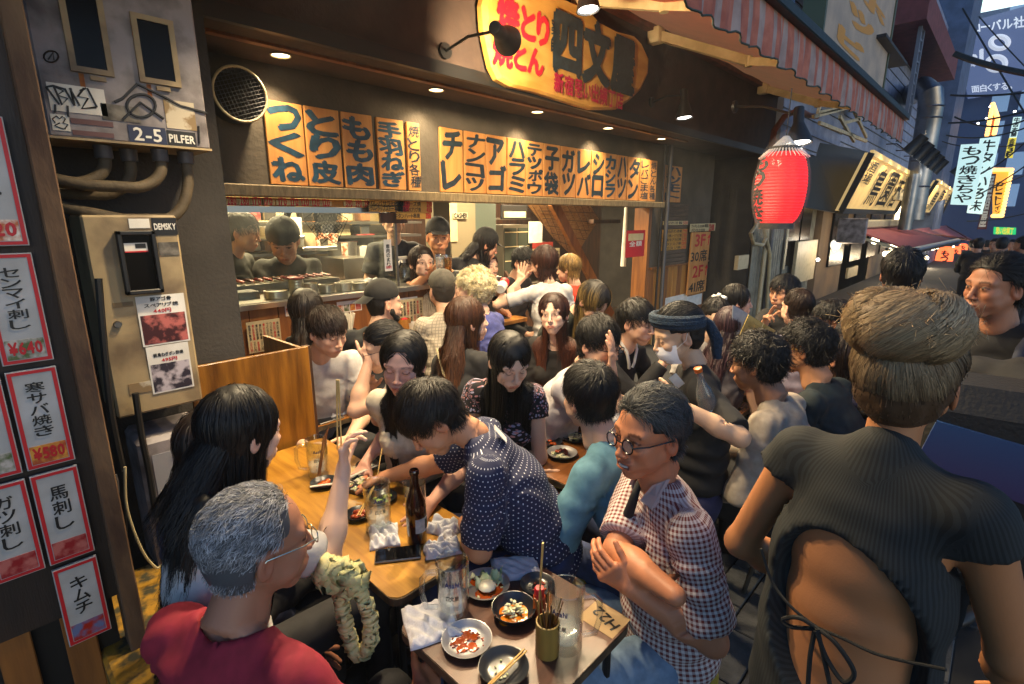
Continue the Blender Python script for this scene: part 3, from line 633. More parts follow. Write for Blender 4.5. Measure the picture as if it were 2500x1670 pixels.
# ================================================================ the setting
PLAS = mat('dark_plaster', '#443e35', .9, col2='#544c42', nscale=3, bump=.5, bscale=35)
PLASD = mat('charcoal_plaster', '#2e2b28', .9, col2='#3a3632', nscale=4, bump=.35, bscale=60)
BROWN = mat('dark_brown_board', '#3b2d26', .8, col2='#493930', nscale=5, bump=.2)
WOOD = mat('menu_wood', '#b5773a', .55, col2='#c78f4e', nscale=3, stretch=(6, 6, .6), bump=.08, bscale=30)
WOODP = mat('panel_wood', '#8f5a26', .5, col2='#6e421c', nscale=4, stretch=(5, 5, .5), bump=.1)
WOODD = mat('dark_wood', '#4a2c17', .6, col2='#2f1b0e', nscale=4, stretch=(5, 5, .5), bump=.15)
PINE = mat('yellow_pine', '#b07a32', .55, col2='#96601f', nscale=4, stretch=(5, 5, .5), bump=.1)
INK = mat('brush_paint', '#1b242b', .45, col2='#27363f', nscale=25); INKB = mat('blue_brush_paint', '#1a2d3a', .4, col2='#26485c', nscale=18)
REDP = mat('red_paint', '#b3141d', .5); BLK = mat('black_ink', '#0c0c0d', .5); WHT = mat('white_print', '#d9d7d0', .6, col2='#c6c3ba', nscale=9)
PAPER = mat('cream_paper', '#c9b98d', .7, col2='#b8a67a', nscale=7); YEL = mat('yellow_card', '#c08f3c', .6, col2='#a87a2e', nscale=6)
STEEL = mat('stainless_steel', '#b5b2aa', .28, 1., bump=.05, bscale=60); STEELD = mat('worn_steel', '#77746e', .42, 1., bump=.1, bscale=30)
IRON = mat('black_iron', '#141414', .45); GREYM = mat('grey_metal', '#56565a', .5, .6); CREAM = mat('cream_metal', '#b3a683', .5, col2='#95886a', nscale=8, contrast=(.5, .75))
CONC = mat('concrete', '#4d4943', .9, col2='#3a3733', nscale=5, bump=.3)
NI = (0, -1, 0)
def facm(x, z, Y): return frame((x, Y, z), (1, 0, 0), NI)
g = MB(); g.box((-60, -60, -.06), (140, 90, -.012), mat('dark_ground', '#26272a', .85, col2='#1c1d20', nscale=2, bump=.3)); tag(g.build('ground'), kind='structure')
# street paving: each stone of its own round the feet
pav = tag(link('pavement', None), kind='structure'); base = MB().box((-1.5, -4.5, -.012), (9, 2.55, .004), mat('paving_joint', '#131314', .95)).build('paving_bed', pav)
PVM = [mat('paving_stone_%s' % n, c, .75, col2=c2, nscale=14, bump=.4, bscale=90) for n, c, c2 in (('grey', '#3d3f42', '#2e3033'), ('slate', '#34363a', '#28292c'), ('pale', '#484a4c', '#37393b'))]
pvs = []
for m_ in PVM:
    q = MB().box((0, 0, 0), (.292, .142, .028), m_, bev=.004); pvs.append(q.mesh('paver'))
k = 0
for iy in range(-8, 17):
    for ix in range(-1, 22):
        x = .3 * ix + (.15 if iy % 2 else 0) - .3; y = .15 * iy - .1
        c = P(0, 0, F=1); F_ = x * math.cos(AZ) + y * math.sin(AZ); rr_ = x * math.sin(AZ) - y * math.cos(AZ)
        if F_ < .8 or F_ > 4.2 or rr_ / F_ > 1.15 or rr_ / F_ < -1.1 or k >= 290: continue
        if F_ > 2.4 and rr_ < .2: continue
        o = link('paving_stone', pvs[random.randrange(3)], pav, (x, y, random.uniform(-.014, -.010)), (random.uniform(-.006, .006), random.uniform(-.006, .006), random.uniform(-.004, .004))); k += 1
# ---- the restaurant building
B = thing('restaurant_building', 'dark plastered yakitori restaurant with open front and wooden menu boards', 'building', (1.2, 3.6, 0))
def bp(mb, name, parent=None): return mb.build(name, parent or B, loc=(-1.2, -3.6, 0))
bp(MB().box((.9, 3.6, 1.98), (8.45, 3.8, 2.76), PLAS), 'wall'); bp(MB().box((-3, 2.7, 0), (.9, 3.8, 4.4), PLASD), 'pillar')
bp(MB().box((6.56, 3.6, 1.12), (8.45, 3.8, 1.978), PLAS), 'wall'); bp(MB().box((8.44, 3.9, 0), (10.9, 4.05, 2.76), PLASD), 'wall')
bp(MB().box((-3, 3.01, 2.75), (10.9, 4.1, 2.86), BROWN), 'soffit'); bp(MB().box((.905, 2.94, 2.752), (9.0, 3.008, 4.4), BROWN), 'fascia')
bp(MB().box((.91, 3.18, 2.735), (6.6, 3.23, 2.751), WOODP), 'trim_strip'); bp(MB().box((.91, 2.90, 2.72), (8.9, 2.938, 2.80), IRON), 'gutter_rail')
bp(MB().box((.902, 3.42, 1.93), (6.56, 3.598, 2.0), mat('tan_stone', '#8d7a57', .7, col2='#6f5f43', nscale=12, stretch=(4, 1, 1), bump=.2), bev=.006), 'lintel')
bp(MB().box((6.48, 3.602, 0), (6.56, 3.82, 1.928), WOODP), 'door_jamb')
bp(MB().cyl((6.82, 3.52, 0), (6.82, 3.52, 2.75), .028, GREYM), 'drain_pipe'); bp(MB().cyl((6.72, 3.55, 0), (6.72, 3.55, 2.75), .014, IRON), 'conduit')
for i in range(13):
    x = 6.57 + i * .144; bp(MB().box((x, 3.6, .0), (x + .14, 3.7, 1.10), PINE if i % 3 else WOODP, bev=.004), 'wall_plank')
bp(MB().box((6.57, 3.56, 1.10), (8.47, 3.72, 1.125), WOODP), 'ledge')
# interior
bp(MB().box((.9, 3.8, -.01), (12, 9.2, .02), mat('tile_floor', '#3a2a1c', .5)), 'interior_floor'); bp(MB().box((.9, 4.1, 2.62), (12, 9.2, 2.72), mat('ceiling_board', '#6b5233', .8)), 'ceiling')
WARM = mat('warm_kitchen_wall', '#a08a55', .7, col2='#80683c', nscale=3); bp(MB().box((.9, 5.9, 0), (3.9, 6.0, 2.62), WARM), 'kitchen_wall')
bp(MB().box((.8, 3.8, 0), (.9, 9.2, 2.62), WARM), 'side_wall'); bp(MB().box((3.9, 7.4, 0), (12, 7.5, 2.62), WOODD), 'back_wall')
bp(MB().box((10, 4.4, 0), (10.1, 7.4, 2.62), WOODD), 'side_wall')
r0 = P(1100, 500, Y=5.4); r1 = P(1160, 500, Y=5.4); bp(MB().box((r0.x, 5.4, 0), (r1.x, 5.5, 2.6), mat('pale_column', '#756b54', .7)), 'column')
r1b = P(1186, 500, Y=5.5); bp(MB().box((r1.x + .01, 5.5, 0), (r1b.x + .2, 5.6, 2.6), mat('teal_wall', '#455048', .7)), 'column')
r2 = P(1058, 520, Y=4.6); r3 = P(1098, 520, Y=4.6); bp(MB().box((r2.x, 4.6, 0), (r3.x, 4.75, 2.6), mat('grey_column', '#57503f', .7)), 'column')
# counter with plank front
cx0, cx1 = .905, 3.62
bp(MB().box((cx0, 3.60, 1.2), (cx1, 4.4, 1.245), STEEL, bev=.006), 'counter_top'); bp(MB().box((cx0, 3.575, 1.205), (cx1, 3.598, 1.24), STEEL), 'counter_edge')
x = cx0
while x < cx1: w_ = random.uniform(.16, .2); bp(MB().box((x, 3.64, .86), (min(x + w_ - .004, cx1), 3.66, 1.198), WOODP, bev=.002), 'counter_plank'); x += w_
bp(MB().box((cx0, 3.662, 0), (cx1, 3.72, 1.19), WOODD), 'counter_wall'); bp(MB().box((cx0, 3.3, .82), (3.7, 3.638, .858), PINE, bev=.005), 'counter_shelf')
zt = P(700, 512, Y=3.62).z; gx1 = P(965, 600, Y=3.62).x
rail = MB(); rail.box((.905, 3.602, zt - .02), (P(930, 520, Y=3.6).x, 3.66, zt + .02), STEEL); rail.box((.905, 3.604, zt + .022), (P(990, 520, Y=3.6).x, 3.64, 1.928), PINE); bp(rail, 'screen_rail')
GLASS = fakeglass('screen_glass', (.93, .95, .91), .03)
for a_, b_ in ((.92, P(770, 600, Y=3.62).x), (P(771.5, 600, Y=3.62).x, gx1)): bp(MB().box((a_, 3.62, 1.246), (b_ - .004, 3.626, zt - .021), GLASS), 'screen_pane')
bp(MB().box((gx1, 3.612, 1.246), (gx1 + .018, 3.634, zt - .021), STEELD), 'screen_post')
# downlights in the soffit
def spot(loc, d, e, col=(1, .77, .46), size=100, blend=.6, rad=.03, parent=None):
    l = bpy.data.lights.new('lamp_light', 'SPOT'); l.energy = e; l.color = col; l.spot_size = R(size); l.spot_blend = blend; l.shadow_soft_size = rad
    o = link('lamp_light', l, parent, loc); o.rotation_euler = Vector(d).to_track_quat('-Z', 'Y').to_euler(); return o
def point(loc, e, col=(1, .7, .35), rad=.05, parent=None):
    l = bpy.data.lights.new('lamp_light', 'POINT'); l.energy = e; l.color = col; l.shadow_soft_size = rad; return link('lamp_light', l, parent, loc)
GLOW = mat('warm_lamp_glow', (1, .8, .5), .5, emit=(1, .82, .5), es=6); GLOWW = mat('white_lamp_glow', (1, 1, 1), .5, emit=(1, .95, .85), es=9)
WHERE = ['above the first left-hand boards', 'above the gap between the two groups of menu boards', 'below the big round sign', 'above the middle of the long board row', 'above the last boards by the pole']
for i, (px, py) in enumerate([(685, 133), (1065, 218), (1312, 272), (1485, 312), (1615, 338)]):
    p_ = P(px, py, z=2.75); t = thing('downlight', 'recessed round ceiling downlight ' + WHERE[i], 'downlight', (p_.x, p_.y, 2.75), group='downlights in the soffit')
    MB().lathe([(.062, -.006), (.055, -.010), (.05, -.004), (.05, .0)], CREAM, 24, cap=False).build('ring', t); MB().lathe([(.0, -.003), (.05, -.003)], GLOW, 24, cap=False).build('bulb', t)
    spot((0, .05, -.02), (0, .16, -1), 24, size=110, blend=.85, rad=.025, parent=t); spot((0, 0, -.02), (.05, -.5, -1), 22, size=120, blend=.6, rad=.03, parent=t)
# ---- wooden menu boards, every board a thing
def board(x0, x1, z0, z1, s, lab, m=INK, grp='wooden menu boards over the opening', Y=3.57, vert=True, wm=WOOD, th=.024, name='menu_board', pad=.9, mtxt=None, bold=.035, cat='menu board'):
    t = thing(name, lab, cat, ((x0 + x1) / 2, Y + th / 2, (z0 + z1) / 2), group=grp); w, h = x1 - x0, z1 - z0; tilt = random.uniform(-.01, .01); t.rotation_euler = (0, tilt if vert else 0, 0)
    MB().box((-w / 2, -th / 2, -h / 2), (w / 2, th / 2, h / 2), wm, bev=.003).build('plank' if wm in (WOOD, PINE) else 'panel', t)
    if s:
        q = MB(); text(q, s, frame((0, -th / 2 - .0012, 0), (1, 0, 0), NI), w * pad, h * .93, m, vertical=vert, bold=bold, jit=.25 if vert else 0); q.build('lettering', t)
    return t
ed = [(642, 735, 242), (741, 825, 259), (832, 907, 272), (919, 984, 286), (992, 1023, 297)]
for (a_, b_, y_), s_, n_ in zip(ed, ['つくね', 'とり皮', 'もも肉', '手羽ねぎ', '焼とり各種'], ['leftmost and widest', 'second from left', 'third from left', 'fourth from left', 'narrow small-lettered']):
    board(P(a_, y_, Y=3.57).x, P(b_, y_, Y=3.57).x, 2.015, 2.53, s_, 'orange wood menu board, %s of the left group, painted %s' % (n_, s_), INKB if s_ != '焼とり各種' else INK, bold=.05 if s_ != '焼とり各種' else .02)
e2 = [65, 220, 232, 378, 385, 522, 530, 655, 662, 775, 780, 892, 898, 1000, 1005, 1103, 1108, 1195, 1198, 1278, 1282, 1352, 1360, 1438, 1442, 1505, 1508, 1555]
for i, s_ in enumerate(['チレ', 'ナンコツ', 'アゴ', 'ハラミ', 'テッポウ', '子袋', 'ガツ', 'レバ', 'シロ', 'カシラ', 'ハツ', 'タン', 'レバごま塩', '焼とん各種']):
    a_, b_ = e2[2 * i], e2[2 * i + 1]; ya = (870 + (a_ - 65) * .16) / 2.8; board(P(1050 + a_ / 2.8, ya, Y=3.57).x, P(1050 + b_ / 2.8, ya + (b_ - a_) * .16 / 2.8, Y=3.57).x, 2.015, 2.53, s_, 'orange wood menu board in the long right-hand row painted ' + ['chire, first from left', 'nankotsu, second', 'ago, third', 'harami, fourth', 'teppou, fifth', 'kobukuro, sixth', 'gatsu, seventh', 'reba, eighth', 'shiro, ninth', 'kashira in bluish ink, tenth', 'hatsu, eleventh', 'tan, twelfth', 'reba with goma-shio, small letters', 'yakiton list, narrow and last'][i], INK if i != 9 else INKB, bold=.045 if len(s_) < 5 else .015)
board(P(1050 + 1615 / 2.8, 391, Y=3.57).x, P(1050 + 1730 / 2.8, 393, Y=3.57).x, 2.015, 2.5, 'ハツモト', 'orange wood menu board painted hatsumoto, alone right of the pole')
# slatted price rack right of the pole
xa, xb = P(1620, 500, Y=3.57).x, P(1682, 500, Y=3.57).x; zA, zB = P(1650, 498, Y=3.57).z, P(1640, 650, Y=3.57).z
t = thing('price_rack', 'grey slatted rack with small painted price strips right of the pole', 'price rack', ((xa + xb) / 2, 3.58, zB)); n_ = 15; hh = (zA - zB) / n_
rows = {4: ('ミノの冷製500', PAPER), 6: ('親鳥ねぎポン酢焼790', YEL), 7: ('豚アゴ骨スペアリブ焼750', YEL), 8: ('和風牛アカミ串220', YEL), 9: ('豚タンスジ串120', YEL), 10: ('フエスジ串120', YEL)}
GW = mat('weathered_slat', '#5b4a3b', .8, col2='#463a2f', nscale=12, stretch=(.5, 4, 4))
for i in range(n_):
    z1 = zA - zB - i * hh; MB().box((-(xb - xa) / 2, -.012, z1 - hh * .86), ((xb - xa) / 2, .012, z1), GW, bev=.002).build('slat', t)
    if i in rows:
        s_, m_ = rows[i]; MB().box((-(xb - xa) * .49, -.02, z1 - hh * .95), ((xb - xa) * .49, -.0125, z1 + hh * .0), m_).build('price_strip', t)
        q = MB(); k_ = len(s_) - 3; text(q, s_[:k_], frame((-(xb - xa) * .1, -.0212, z1 - hh * .48), (1, 0, 0), NI), (xb - xa) * .72, hh * .7, BLK, bold=.02); text(q, s_[k_:], frame(((xb - xa) * .38, -.0212, z1 - hh * .48), (1, 0, 0), NI), (xb - xa) * .2, hh * .75, REDP, bold=.03); q.build('lettering', t)
# seats sign
xa, xb = P(1688, 567, Y=3.55).x, P(1733, 567, Y=3.55).x; zA, zB = P(1700, 567, Y=3.55).z, P(1690, 718, Y=3.55).z
t = thing('seating_sign', 'tall wooden sign reading 3F 30 seats and 2F 41 seats with red arrows', 'sign', ((xa + xb) / 2, 3.55, zB)); w_ = xb - xa; h_ = zA - zB
MB().box((-w_ / 2, -.012, 0), (w_ / 2, .012, h_), WOOD, bev=.003).build('plank', t); q = MB()
for i, (s_, m_) in enumerate((('3F', REDP), ('30席', BLK), ('2F', REDP), ('41席', BLK))): text(q, s_, frame((-.03 * w_, -.0135, h_ * (.87 - .25 * i)), (1, 0, 0), NI), w_ * (.62 if i % 2 == 0 else .9), h_ * .19, m_, bold=.02)
for z_ in (.9, .4): q.tube([(w_ * .40, -.016, h_ * (z_ - .12)), (w_ * .44, -.016, h_ * (z_ + .05))], .008, REDP, 5); q.tube([(w_ * .36, -.016, h_ * (z_ + .0)), (w_ * .44, -.016, h_ * (z_ + .05)), (w_ * .48, -.016, h_ * (z_))], .007, REDP, 5)
q.build('lettering', t)
board(xa - .1, xb + .15, zA + .01, P(1700, 546, Y=3.55).z, None, 'cream paper strip with red closing hours 23:00 above the seating sign', Y=3.53, wm=PAPER, th=.004, name='notice', grp=None, cat='notice')
q = MB(); text(q, 'フードL.O.22:00 閉店', facm((xa + xb) / 2 - .1, P(1700, 552, Y=3.5).z, 3.526), (xb - xa) * .9, .05, BLK, bold=.02); text(q, 'ドリンクL.O.22:30', facm((xa + xb) / 2 - .15, P(1700, 562, Y=3.5).z, 3.526), (xb - xa) * .7, .05, BLK, bold=.02); text(q, '23:00', facm((xa + xb) / 2 + .33, P(1700, 557, Y=3.5).z, 3.525), .2, .1, REDP, bold=.04)
nn_ = [o for o in COL.objects if o.name.startswith('notice')][-1]; q.build('lettering', nn_, loc=-nn_.location)
# price tags over the kitchen screen
z0_, z1_ = zt + .03, 1.925
t = thing('price_tag_row', 'row of white price tags in red brush numbers above the kitchen glass', 'price tags', (1.2, 3.585, z0_))
for px_, s_ in zip([566, 597, 627, 655, 690, 719, 745, 771, 796, 852, 875, 897], ['280', '280', '170', '170', '170', '170', '120', '120', '120', '390', '390', '390']):
    xx = P(px_, 493, Y=3.585).x - 1.2; MB().box((xx - .042, 0, 0), (xx + .042, .004, z1_ - z0_ - .01), PAPER).build('price_tag', t); q = MB(); text(q, s_, frame((xx, -.001, (z1_ - z0_) / 2), (1, 0, 0), NI), .056, .05, REDP, bold=.04); q.build('lettering', t)
for k_, (px_, py_, w_, s_, pr_) in enumerate(((950, 509, .30, '生ラム・ラップステーキ', '530'), (1012, 512, .28, '豚アゴ骨スペアリブ焼', '450'), (1010, 527, .28, '牛タンハート串焼', '350'), (952, 497, .30, 'とりレバサラミ串', '280'), (1012, 498, .28, 'つくねチーズ焼', '250'))):
    c_ = P(px_, py_, Y=3.56); t = board(c_.x - w_ * .62, c_.x + w_ * .62, c_.z - .026, c_.z + .026, None, 'small orange price strip under the lintel, ' + ['left one of the middle row', 'right one of the middle row', 'lowest one', 'left one of the top row', 'right one of the top row'][k_], Y=3.55, wm=YEL, th=.006, name='price_strip_sign', grp='price strips under the lintel', cat='price strip')
    q = MB(); text(q, s_, frame((-.07, -.0045, 0), (1, 0, 0), NI), w_ * .9, .038, BLK, bold=.02); text(q, pr_, frame((w_ * .5, -.0045, 0), (1, 0, 0), NI), w_ * .2, .04, REDP, bold=.05); q.build('lettering', t)
board(P(925, 530, Y=3.6).x, P(992, 530, Y=3.6).x, P(960, 545, Y=3.6).z, P(960, 520, Y=3.6).z, None, 'worn brown board fixed at the end of the glass screen', Y=3.58, wm=WOODD, grp=None, name='wood_board', cat='board')
# ---- big rough sign on the fascia
pts = [(1172, 15), (1178, -25), (1215, -60), (1300, -55), (1370, 0), (1428, 22), (1455, 55), (1500, 78), (1545, 90), (1562, 108), (1580, 145), (1578, 180), (1560, 220), (1530, 248), (1500, 268), (1440, 268), (1380, 250), (1300, 225), (1240, 212), (1210, 195), (1195, 165), (1185, 120), (1175, 70)]
w3 = [P(a_, b_, Y=2.86) for a_, b_ in pts]; cx_, cz_ = 3.75, 3.15
t = thing('shop_sign', 'large rough-edged golden wooden sign lettered 四文屋 in black and red', 'shop sign', (cx_, 2.86, cz_))
GOLD = mat('golden_sign_wood', '#c99a4c', .5, col2='#b07e34', nscale=3, stretch=(1, 1, 3), bump=.3, bscale=12); poly = [(v.x - cx_, v.z - cz_) for v in w3]
MT = Matrix(((1, 0, 0, 0), (0, 0, -1, 0), (0, 1, 0, 0), (0, 0, 0, 1)))
sg = MB(); n_ = len(poly); sc_ = lambda k, z: [(x * k, y * k, z) for x, y in poly]; vs = sc_(1, -.03) + sc_(1.0, .015) + sc_(.96, .035) + [(0, 0, .045)]
fs = [tuple(reversed(range(n_)))] + [(k * n_ + i, k * n_ + (i + 1) % n_, (k + 1) * n_ + (i + 1) % n_, (k + 1) * n_ + i) for k in (0, 1) for i in range(n_)] + [(2 * n_ + i, 2 * n_ + (i + 1) % n_, 3 * n_) for i in range(n_)]
sg.add(vs, fs, GOLD, False, MT); sg.build('sign_panel', t)
def sgt(s, px, py, wpx, hpx, m, bold, vert=False):
    a_ = P(px - wpx / 2, py, Y=2.8); b_ = P(px + wpx / 2, py, Y=2.8); q = MB(); zc = P(px, py, Y=2.8); h_ = P(px, py - hpx / 2, Y=2.8).z - P(px, py + hpx / 2, Y=2.8).z
    text(q, s, frame((zc.x - cx_, -.055, zc.z - cz_), (1, 0, .0), NI), b_.x - a_.x, h_, m, vertical=vert, bold=bold); q.build('lettering', t)
PINKR = mat('crimson_brush', '#c0172b', .5); sgt('焼とり', 1282, 55, 130, 85, PINKR, .05); sgt('焼とん', 1270, 137, 125, 70, PINKR, .05); sgt('四文屋', 1462, 134, 200, 145, INK, .06); sgt('薬師', 1358, 90, 24, 85, INK, .02, True); sgt('新宿思い出横丁店', 1445, 225, 170, 45, mat('magenta_brush', '#a3143c', .5), .03)
# arm lamps
def arm_lamp(base, head, aim, e, lab, sz=110, L=.20, r=.075):
    t = thing('arm_lamp', lab, 'lamp', base, group='spotlights on arms'); base = Vector(base); h = Vector(head) - base; aim = Vector(aim).normalized(); q_ = aim.to_track_quat('Z', 'Y').to_matrix().to_4x4()
    MB().cyl((0, 0, 0), (0, -.02, 0), .05, IRON).tube([(0, -.02, 0), tuple(h * .5 + Vector((0, 0, .03))), tuple(h)], .009, IRON, 8).build('arm', t)
    s = MB(); M_ = Matrix.Translation(h) @ q_; s.lathe([(.03, -.06), (.036, -.05), (.036, .05), (.045, .07), (r, .17), (r + .006, .2), (r, .2), (r - .008, .17), (.03, .08)], IRON, 24, M_, cap=False); s.lathe([(.0, -.06), (.03, -.06)], IRON, 24, M_, cap=False); s.build('lamp_shade', t)
    MB().lathe([(.0, .208), (.03, .2), (r - .012, .19), (.04, .1)], GLOWW, 20, M_, cap=False).build('bulb', t)
    spot(h + aim * .225, aim, e, size=sz, blend=.7, rad=.045, parent=t); return t
pA = P(1215, 75, Y=2.2); arm_lamp((P(1085, 125, Y=2.93).x, 2.93, P(1085, 125, Y=2.93).z), pA, (.80, .42, .03), 90, 'black arm lamp in front of the big golden sign', 150)
pB = P(1668, 262, Y=2.45); arm_lamp((P(1590, 250, Y=2.93).x, 2.93, P(1590, 250, Y=2.93).z), pB + Vector((0, 0, .1)), (0, -.1, -1), 90, 'black arm lamp hanging right of the golden sign', 140)
WL = ['above the wooden-partition table', 'added above the middle tables', 'added above the tables by the counter', 'added above the street-side tables', 'above the front left table']
for i, (x, y, e) in enumerate([(1.15, 1.95, 105), (2.1, 2.0, 125), (3.2, 2.35, 115), (2.9, 1.75, 112), (.9, 1.65, 44)]):  # out-of-view lamps added to light the tables; those over the left table inferred
    arm_lamp((x, 2.93, 3.42), (x, y, (3.12, 3.12, 3.36, 3.24, 3.05)[i]), (0, -.12 if i < 3 else -.3, -1), e, 'unseen black arm lamp under the awning ' + WL[i], 125)
# interior lamps above the kitchen and the tables
for i, (x, y, e, s_) in enumerate([(1.8, 4.9, 62, 'kitchen grill'), (3.0, 5.0, 40, 'kitchen shelves'), (4.6, 4.6, 60, 'waiter and the end of the counter'), (6.2, 5.2, 60, 'indoor dining tables'), (6.8, 6.6, 40, 'staircase'), (4.4, 6.6, 40, 'doorway at the back')]):
    t = thing('ceiling_lamp', 'warm box ceiling lamp over the ' + s_, 'ceiling lamp', (x, y, 2.6), group='ceiling lamps indoors'); MB().box((-.3, -.08, -.05), (.3, .08, .018), CREAM).build('housing', t); MB().box((-.28, -.06, -.058), (.28, .06, -.0505), GLOW).build('diffuser', t)
    l = bpy.data.lights.new('lamp_light', 'AREA'); l.shape = 'RECTANGLE'; l.size = .56; l.size_y = .12; l.energy = e; l.color = (1, .78, .46); link('lamp_light', l, t, (0, 0, -.065))
# ---- awning
AWN = thing('awning', 'orange awning with folding arms and red and white striped valance', 'awning', (4, 3.0, 3.6)); XA0, XA1 = -1.5, 8.95; ob = Vector((4, 3.0, 3.6))
CAN = mat('orange_canvas', '#c8522a', .8, col2='#ae3f1c', nscale=5, bump=.2, bscale=20); _t = CAN.node_tree; _m = _t.nodes.new('ShaderNodeMixShader'); _l = _t.nodes.new('ShaderNodeBsdfTranslucent'); _l.inputs[0].default_value = (.95, .32, .10, 1); _m.inputs[0].default_value = .6; _t.links.new(_t.nodes['Principled BSDF'].outputs[0], _m.inputs[1]); _t.links.new(_l.outputs[0], _m.inputs[2]); _t.links.new(_m.outputs[0], _t.nodes['Material Output'].inputs[0])
a = MB(); NX, NY = 40, 6; vs = []
for i in range(NX + 1):
    for j in range(NY + 1):
        x = XA0 + (XA1 - XA0) * i / NX; t_ = j / NY; y = 2.93 - 1.61 * t_; z = 3.66 - .58 * t_ - .03 * math.sin(math.pi * t_) - .008 * math.sin(i * 1.9); vs.append((x, y, z))
a.add(vs, [(i * (NY + 1) + j, i * (NY + 1) + j + 1, (i + 1) * (NY + 1) + j + 1, (i + 1) * (NY + 1) + j) for i in range(NX) for j in range(NY)], CAN, True); o = a.build('canopy', AWN, loc=-ob); 
VR, VW = mat('valance_red', '#b8705a', .8, col2='#9a5442', nscale=9), mat('valance_white', '#a8948c', .8, col2='#8f7a74', nscale=9)
a = MB(); n_ = 300; vs = []
for i in range(n_ + 1):
    x = XA0 + (XA1 - XA0) * i / n_; zb = 3.06 - .26 - .03 * abs(math.sin(i * .33)); wv_ = .012 * math.sin(i * 1.3) + .008 * math.sin(i * .41)
    vs += [(x, 1.30, 3.07), (x, 1.29 + wv_ * .5, 2.95), (x, 1.29 + wv_, zb)]
for i in range(n_):
    k = i * 3; st = (i // 2) % 3 == 0 or (i * 7) % 11 == 0
    a.add([vs[k], vs[k + 3], vs[k + 4], vs[k + 1]], [(0, 1, 2, 3)], VW if st else VR, True); a.add([vs[k + 1], vs[k + 4], vs[k + 5], vs[k + 2]], [(0, 1, 2, 3)], VW if st else VR, True)
a.build('valance', AWN, loc=-ob); MB().tube([(XA0 + (XA1 - XA0) * i / n_, 1.292 + .012 * math.sin(i * 1.3) + .008 * math.sin(i * .41), 3.06 - .262 - .03 * abs(math.sin(i * .33))) for i in range(n_ + 1)], .006, mat('green_piping', '#39463e', .7), 5).build('piping', AWN, loc=-ob)
MB().box((XA0, 1.24, 3.06), (XA1 + .02, 1.32, 3.13), mat('front_bar', '#2f3532', .5, .4, bump=.3, bscale=15), bev=.008).build('front_bar', AWN, loc=-ob)
MB().box((XA0, 2.86, 3.58), (XA1, 2.935, 3.64), mat('rust_brown_metal', '#6d3a26', .6, col2='#4f2a1c', nscale=8)).build('wall_bar', AWN, loc=-ob)
ARM = mat('cream_arm', '#cdb587', .5, col2='#b39c70', nscale=8)
for sp, ep, fp in (((1427, 0), (1622, 12), (1800, 16)), ((1609, 88), (1828, 150), (1986, 154)), ((1870, 217), (1996, 252), (2131, 266))):
    s0, el, e0_ = P(*sp, Y=2.83), P(*ep, Y=2.15), P(*fp, Y=1.45); m_ = MB(); m_.bar(s0, el, .05, .085, ARM); m_.bar(el, e0_, .045, .07, ARM); m_.cyl(el - Vector((0, 0, .05)), el + Vector((0, 0, .05)), .035, ARM); m_.box(s0 - Vector((.06, .03, .06)), s0 + Vector((.06, .10, .08)), ARM, bev=.01); m_.build('folding_arm', AWN, loc=-ob)
# ================================================================ left side: menu panel, meter boxes, conduits
OFFW = mat('aged_white_enamel', '#8a8486', .55, col2='#524c4c', nscale=7, bump=.12, contrast=(.42, .62), detail=12); BEI = mat('aged_beige_enamel', '#988664', .55, col2='#665640', nscale=5, contrast=(.46, .66), detail=12, bump=.08); RUST = mat('rust', '#6b3310', .8, col2='#8f5a20', nscale=20)
DGL = mat('dark_glass', '#0b0908', .25, spec=.12)
def ylab(o): return o
t = thing('menu_stand', 'dark brown slatted wooden panel carrying red-bordered menu plates', 'panel', (-.4, 2.0, 0))
MB().box((-.8, .02, .55), (.575, .06, 2.6), mat('near_black_wood', '#2b1b11', .6, col2='#1d120b', nscale=4, stretch=(5, 5, .5), bump=.15)).build('backing', t); MB().box((.575, -.02, 0), (.625, .08, 2.6), mat('worn_post_wood', '#6e5338', .8, col2='#3e2616', nscale=7, stretch=(1, 1, .4), bump=.3), bev=.004).build('post', t)
for i in range(9): MB().box((-.78 + i * .15, .03, 0), (-.70 + i * .15, .06, .549), WOODP, bev=.003).build('slat', t)
MB().box((-.8, .07, 0), (.56, .09, .56), BLK).build('backing', t)
FOOD = [mat('printed_photo_%s' % n, a_, .4, col2=b_, nscale=28, contrast=(.42, .58)) for n, a_, b_ in (('stew', '#b05a28', '#d8d0c0'), ('greens', '#4c5a30', '#b0a8a0'), ('salmon', '#a04422', '#d09038'), ('red_meat', '#8a1a20', '#b06058'), ('kimchi', '#9a2418', '#5f6a90'), ('grilled_ribs', '#3a1518', '#b0605a'), ('onion', '#b0a8b0', '#2a2632'))]
cols = [(.028, .138), (-.092, .018)]; rowz = [(1.725, 2.06), (1.395, 1.705), (1.075, 1.375), (.755, 1.055), (.455, .735)]
PL = [(0, 0, '煮込み', 0, '520', 'top plate of the right column, cut by the frame'), (0, 1, 'センマイ刺し', 1, '¥640', 'second plate, tripe sashimi with price 640'), (0, 2, '寒サバ焼き', 2, '¥580', 'third plate, grilled mackerel'), (0, 3, '馬刺し', 3, '', 'fourth plate, raw horse meat'), (0, 4, 'キムチ', 4, '', 'lowest plate, kimchi'), (1, 2, 'ホルモンラ', 1, '', 'left column upper plate'), (1, 3, 'ガツ刺し', 3, '', 'left column lower plate, pork stomach sashimi')]
